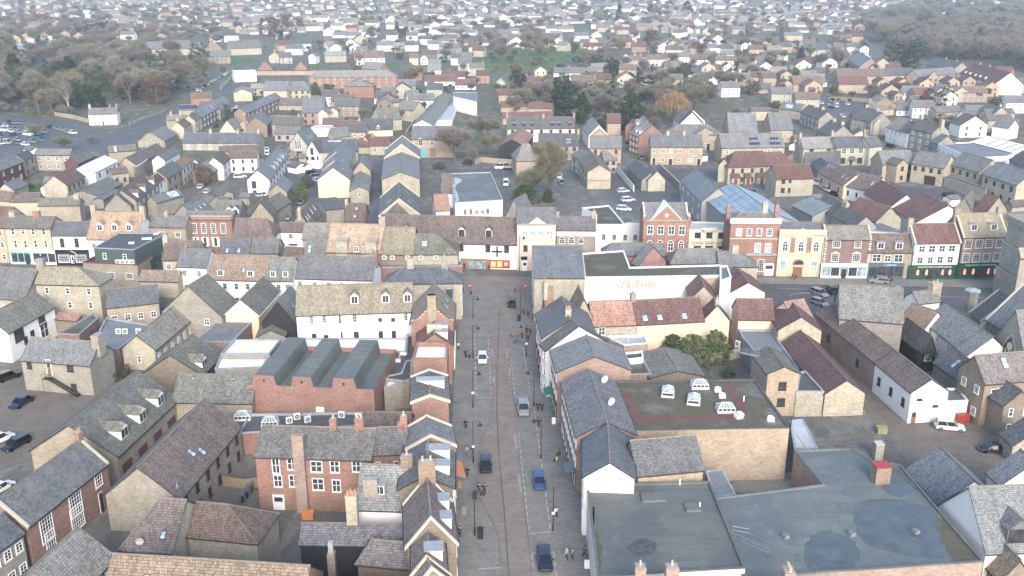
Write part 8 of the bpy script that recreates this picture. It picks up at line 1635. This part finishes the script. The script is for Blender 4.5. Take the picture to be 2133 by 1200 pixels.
def person(x,y,face,top,tr,label,pose='walk',hair=(.05,.035,.025),cat='person',dz=.03,loc=None):
  p=loc or at(x,y,0);p.z=dz;t=thing('person',label,cat,p,math.radians(face));f=FIG[pose]
  for n,me,c in zip(('body','coat','trousers','hair'),f,(None,PC[top],PC[tr],hair)):
    o=link(n,me,t)
    if c: o.color=(*c,1)
  return t
K('E4')
for a in ((150,772,90,'k','k','person in black walking beside one in a blue coat by the white car'),(178,782,90,'b','k','person in a blue coat walking beside one in black by the white car'),(95,712,-90,'h','n','person in a bright yellow green jacket by the shop wall'),(590,622,-100,'m','k','person in a dark maroon coat beside the bicycles'),(637,637,80,'r','k','person in a red coat beside the bicycles'),(628,588,60,'n','n','person in a navy coat behind the red coated one'),(656,590,60,'b','k','person in a bright blue coat behind the red coated one'),(604,437,-90,'d','k','person in dark green standing by the black bin'),(636,447,-90,'k','k','small dark figure near the corner shop wall'),(714,1186,80,'k','k','person in black walking past the shops, one of two'),(746,1188,80,'n','k','person in dark navy walking past the shops, one of two'),(128,262,-60,'k','k','dark figure at the street corner under the no entry sign'),(195,282,-90,'r','k','person in red leaning over at the street corner')): person(*a)
K('F5')
for a in ((135,178,90,'k','n','person in a black coat walking below the orange banner'),(142,372,80,'g','b','person in grey carrying a board near the lamp post'),(184,358,-90,'k','b','person in a dark top and blue jeans by the lamp post'),(145,513,70,'k','k','person in a dark hoodie striding up the pavement'),(228,627,-90,'n','n','person in a navy jacket crossing by the black hatchback'),(264,628,-90,'k','k','person in black crossing by the black hatchback'),(640,168,90,'k','k','person in black on the dashed bay line'),(760,798,-80,'w','k','person in a white and red top beside the thin pole'),(833,1092,-90,'g','n','grey haired person in a grey coat walking with one in teal'),(872,1092,-90,'t','n','person in a teal coat walking with one in grey'),(92,932,-80,'k','k','dark figure tight against the left shopfronts'),(960,1072,180,'m','k','person in maroon at the white shop window')): person(*a,hair=(.45,.44,.42) if 'grey haired' in a[5] else (.05,.035,.025))
person(786,372,180,'k','k','person in black sitting against the mossy shop wall','sit');person(766,414,180,'h','k','person in pale green sitting on the pavement edge','sit')
K('Z')
for a in ((1650,583,-60,'k','m','dark coated person walking by the stone bank door'),(1657,583,-60,'d','k','second dark coated person by the stone bank door'),(1842,583,0,'k','k','dark figure outside the bakery, first of three'),(1850,586,0,'n','k','navy coated person outside the bakery beside the red one'),(1857,588,0,'r','k','person in a red coat outside the bakery'),(1944,588,90,'k','k','person in black walking past the green shop'),(968,560,-90,'n','k','person in navy outside the shop with the cross'),(1019,564,-90,'k','k','dark figure beside the orange posters'),(80,557,0,'n','n','person in navy outside the teal and white shops'),(157,553,-90,'r','k','person in a red top outside the navy shop')): person(*a)
# ---------------------------------------------------------------- bicycles, lamps, bins, signs, walls
def bicycle(x,y,face,col,label,rider=None):
  t=thing('bicycle',label,'bicycle',at(x,y,0)+Vector((0,0,.03)),math.radians(face));m=MB()
  for wx in (-.52,.52):
    w=MB();N=18
    for i in range(N): a,c=6.2832*i/N,6.2832*(i+1)/N;w.tube((.33*math.cos(a),0,.33*math.sin(a)),(.33*math.cos(c),0,.33*math.sin(c)),.024,.024,4,0,False)
    for i in range(6): a=1.047*i;w.tube((0,0,0),(.32*math.cos(a),0,.32*math.sin(a)),.006,.006,3,0,False)
    w.build('wheel',['rubber'],t,(wx,0,.34))
  for p,q in (((-.52,0,.34),(-.1,0,.32)),((-.1,0,.32),(.38,0,.82)),((-.52,0,.34),(-.2,0,.78)),((-.2,0,.78),(.38,0,.82)),((-.1,0,.32),(-.22,0,.92)),((.52,0,.34),(.36,0,.98))): m.tube(p,q,.025,.025,5,0)
  m.build('frame',[col],t);h=MB();h.tube((.34,-.28,1.0),(.34,.28,1.0),.018,.018,5);h.build('handlebar',['black_metal'],t);s=MB();s.box(-.36,-.1,-.08,.08,.92,.98);s.build('saddle',['rubber'],t);return t
K('E4');bicycle(535,608,10,'yellow_c','bright yellow bicycle leaning at the kerb rack');bicycle(548,668,5,'black_metal','black bicycle below the yellow one');bicycle(520,600,20,'steel','grey bicycle behind the yellow one');K('Z');bicycle(1947,598,0,'black_metal','dark bicycle ridden along the high street');person(0,0,0,'n','k','person in navy riding a bicycle along the high street','sit',loc=at(1946,598,0),dz=.52)
def lamp(x,y,xt,yt,side,label,sign=False):
  p=at(x,y,0);h=min(9,height_at(xt,yt,p));t=thing('street_lamp',label,'street lamp',p);m=MB();m.tube((0,0,0),(0,0,1.1),.11,.09,8);m.tube((0,0,1.1),(0,0,h),.065,.045,8);m.build('post',['black_metal'],t);m=MB()
  if side:
    m.tube((0,0,h-.15),(side*.7,0,h+.05),.03,.03,6);m.tube((side*.7,0,h+.05),(side*1.05,0,h-.15),.03,.03,6);m.tube((0,0,h-.9),(side*.5,0,h-.1),.02,.02,5);m.build('bracket',['black_metal'],t);m=MB();m.lathe([(.03,-.15),(.12,-.25),(.16,-.45),(.38,-.72),(.36,-.74),(0,-.7)],(side*1.05,0,h),10);m.build('lantern',['black_metal'],t)
  if sign: m=MB();m.tube((0,-.1,2.7),(0,-.06,2.7),.22,.22,14,0);m.build('sign_disc',['shop_white'],t)
for c,l in (('F5',((187,412,187,125,1,'black street lamp below the orange banner',1),(197,918,193,600,1,'black street lamp beside the litter bin near the bottom',0),(656,387,656,100,-1,'black street lamp beside the silver tall car bays',0),(740,887,740,575,0,'slim black pole behind the blue hatchback',1))),
 ('E4',((207,772,202,515,1,'black street lamp left of the parked white hatchback',0),(208,1157,205,870,1,'black street lamp at the lower end of the white car bay',1),(625,762,622,505,-1,'black street lamp beside the bicycles',1),(683,1152,683,865,-1,'black street lamp beside the right dashed bay',0),(577,452,577,222,-1,'black street lamp by the black bin at the corner',0),(208,462,205,290,1,'black street lamp at the curved paved corner',0))),
 ('D5',((930,902,955,500,0,'tall black lamp post in front of the ornate stone bank',0),)),('D6',((1040,1075,1040,985,0,'short black lamp in the church square',0),)),('D3',((1610,828,1612,400,1,'tall black lamp post by the pinkish cream shop',0),))):
  K(c);[lamp(*a) for a in l]
def noentry(x,y,yt,label,mat='red_paint'):
  p=at(x,y,0);h=height_at(x,yt,p);t=thing('road_sign',label,'road sign',p);m=MB();m.tube((0,0,0),(0,0,h+.3),.04,.04,6);m.build('post',['black_metal'],t);m=MB();m.tube((0,-.08,h),(0,-.05,h),.42,.42,18,0);m.tube((0,-.05,h),(0,-.04,h),.42,.42,18,2);m.box(-.28,.28,-.1,-.081,h-.07,h+.07,1);m.build('sign_plate',[mat,'shop_white','steel'],t)
K('E4');noentry(615,322,208,'red no entry sign at the right street corner');noentry(183,290,205,'red no entry sign at the left street corner')
def bin_(x,y,col,label,s=(.55,.5,1.05),n='litter_bin',cat='bin',lid=None,rz=0):
  t=thing(n,label,cat,at(x,y,0)+Vector((0,0,.02)),rz);a,b_,h=s;m=MB();m.prism([(-a/2,-b_/2,h),(a/2,-b_/2,h),(a/2,b_/2,h),(-a/2,b_/2,h)],h);m.build('bin_body',[col],t);m=MB();m.prism([(-a/2-.04,-b_/2-.06,h+.06),(a/2+.04,-b_/2-.06,h+.06),(a/2+.04,b_/2+.04,h+.14),(-a/2-.04,b_/2+.04,h+.14)],.1);m.build('lid',[lid or col],t)
K('F5');bin_(237,935,'black_metal','black litter bin beside the lower left lamp',(.7,.6,1.3));K('E4');bin_(568,482,'black_metal','black litter bin at the end of the right pavement',(.65,.6,1.2));K('F2')
for i,(x,y) in enumerate(((640,712),(668,684),(695,650))): bin_(x,y,'shop_navy','%s of the wheelie bins in the walled courtyard'%('lowest','middle','topmost')[i],(.6,.7,1.1),'wheelie_bin','bin','shop_blue',.5)
K('E7');bin_(712,1118,'red_paint','big red waste bin against the white extension',(1.9,1.1,1.25),'waste_bin','bin');K('F3');bin_(408,800,'orange_c','orange covered box behind the red brick terrace',(1.5,.9,.9),'covered_box','box');K('F8');bin_(690,150,'paint_yellow','yellow skip behind the mesh fence',(1.5,1.0,1.0),'skip','skip')
def board(x,y,col,label,face=0):
  t=thing('pavement_sign',label,'sign',at(x,y,0)+Vector((0,0,.03)),math.radians(face));m=MB()
  for s in (-1,1): m.prism([(-.32,s*.3,.0),(.32,s*.3,.0),(.32,s*.05,1.05),(-.32,s*.05,1.05)],.03)
  m.build('board',[col],t)
K('F5')
for a in ((92,585,'wood','wooden pavement sign beside the striding person'),(122,765,'wood','wooden pavement sign in front of the white shopfront'),(197,660,'black_metal','black framed pavement sign by the lamp post'),(745,140,'shop_white','white pavement sign outside the green fronted shop'),(975,1140,'shop_white','white pavement sign by the maroon person')): board(*a)
def awning(b,side,t,w,z,col,name):
  m=MB();m.prism([(-w/2,-1.5,-.5),(w/2,-1.5,-.5),(w/2,0,0),(-w/2,0,0)],.06);m.prism([(-w/2,-1.5,-.5),(w/2,-1.5,-.5),(w/2,-1.45,-.5),(-w/2,-1.45,-.5)],.25);o=put(b,'awning',m.mesh('awning',[col]),side,t*b.D,z);tag(o,name)
awning(st4,'R',.5,4.5,4.2,'orange_c','orange shop awning');awning(r7,'L',.4,3,3.6,'green_c','green shop awning');awning(r8,'L',.9,2.5,3.4,'shop_grey','grey shop awning')
for b,c in ((r5,'shop_red'),(r7,'shop_green'),(r8,'shop_grey'),(r9,'shop_white'),(st1,'shop_white'),(st3,'shop_white'),(st6,'shop_white'),(st5,'shop_grey')):
  sd='L' if b in (r5,r7,r8,r9) else 'R';m=MB();D=b.D;m.box(-D/2+.3,D/2-.3,-.2,0,2.9,3.6,0);m.box(-D/2+.3,D/2-.3,-.12,0,0,.5,0);n=max(2,int(D/2.2))
  for i in range(n+1): q=-D/2+.4+(D-.8)*i/n;m.box(q-.08,q+.08,-.15,0,.5,2.9,0)
  m.face([(-D/2+.4,-.05,.5),(D/2-.4,-.05,.5),(D/2-.4,-.05,2.9),(-D/2+.4,-.05,2.9)],1);put(b,'shopfront',m.mesh('shopfront',[c,'glass']),sd,D/2,0)
def wall(pts,h,mat,label,th=.25,n='garden_wall',cat='wall',cap='stonetrim'):
  Q=[at(x,y,0) for x,y in pts];o=Q[0];t=thing(n,label,cat,o);m=MB()
  for i in range(len(Q)-1):
    p,q=Q[i]-o,Q[i+1]-o;d=(q-p).normalized();s=Vector((-d.y,d.x,0))*th/2
    m.prism([(p.x-s.x,p.y-s.y,h),(q.x-s.x,q.y-s.y,h),(q.x+s.x,q.y+s.y,h),(p.x+s.x,p.y+s.y,h)],h,0);s*=1.25;m.prism([(p.x-s.x,p.y-s.y,h+.08),(q.x-s.x,q.y-s.y,h+.08),(q.x+s.x,q.y+s.y,h+.08),(p.x+s.x,p.y+s.y,h+.08)],.08,1)
  m.build('panel' if 'fence' in n else 'masonry',[mat,cap],t)
K('Z')
for a in (([(1452,760),(1543,746)],1.8,'wall_cream','cream garden wall below the grey ivy shrub'),([(112,241),(155,248),(184,256)],1.8,'wall_buff','buff stone wall between the wood and the car park road'),([(1283,357),(1320,400)],2.2,'wall_white','white painted wall beside the buff brick flats'),([(1372,352),(1416,395)],2.2,'wall_stone','stone wall beside the grey slate warehouse'),([(990,343),(1003,338),(1075,344)],1.8,'wall_buff','buff wall behind the white van yard'),([(460,188),(488,160)],2.2,'wall_yellow','yellow wall below the white sheeting'),([(846,283),(870,245)],1.6,'wall_brownb','brick wall along the narrow climbing path'),([(700,268),(745,262)],1.5,'wall_pinkred','pinkish garden wall behind the navy slate range'),([(270,262),(345,235)],1.3,'wall_greyb','grey wall in front of the wood by the junction'),([(232,850),(180,885)],2.0,'wall_wood','weathered fence beside the outside stair'),
 ([(1655,940),(1708,1014)],3.0,'wall_pinkred','pinkish brick wall at the end of the slabbed yard')):
  fen='fence' in a[3];wall(a[0],a[1],a[2] if a[2] in MATS else 'wood',a[3],n='wooden_fence' if fen else 'garden_wall',cat='fence' if fen else 'wall')
K('F2')
for pts,l in (([(492,600),(560,612),(660,628),(752,615)],'wooden fence dividing the walled courtyard'),([(625,735),(720,640)],'low wooden fence behind the wheelie bins')): wall(pts,1.5,'wood',l,.08,'wooden_fence','fence','wood')
K('F8');railing([(690,165),(840,320),(900,385)],0,'tall mesh security fence beside the car yard','mesh_fence','fence',2.4,'steel',6);K('E6');railing([(505,1100),(1050,1085)],0,'galvanised rail below the cream brick hall','metal_railing','railing',1.0)
K('G8');wall([(1190,770),(1790,800)],2.0,'wood','long panelled fence behind the far car park',.1,'wooden_fence','fence','wood');K('F8');bin_(660,340,'wall_cream','square cream stone pillar behind the red capped stack',(1.2,1.2,2.6),'stone_pillar','pillar','stonetrim')
# ---------------------------------------------------------------- air
def haze(d=.00019):
  m=bpy.data.materials.new('haze');m.use_nodes=True;t=m.node_tree;t.nodes.clear();o=t.nodes.new('ShaderNodeOutputMaterial');v=t.nodes.new('ShaderNodeVolumePrincipled')
  v.inputs['Density'].default_value=d;v.inputs['Color'].default_value=(.77,.87,1.0,1);v.inputs['Anisotropy'].default_value=.2;t.links.new(v.outputs[0],o.inputs['Volume'])
  b=MB();b.box(-2600,2600,-160,4200,-1.0,78,0);h=b.build('haze',[m]);tag(h,'thin pale winter haze over the town',kind='stuff')
haze()
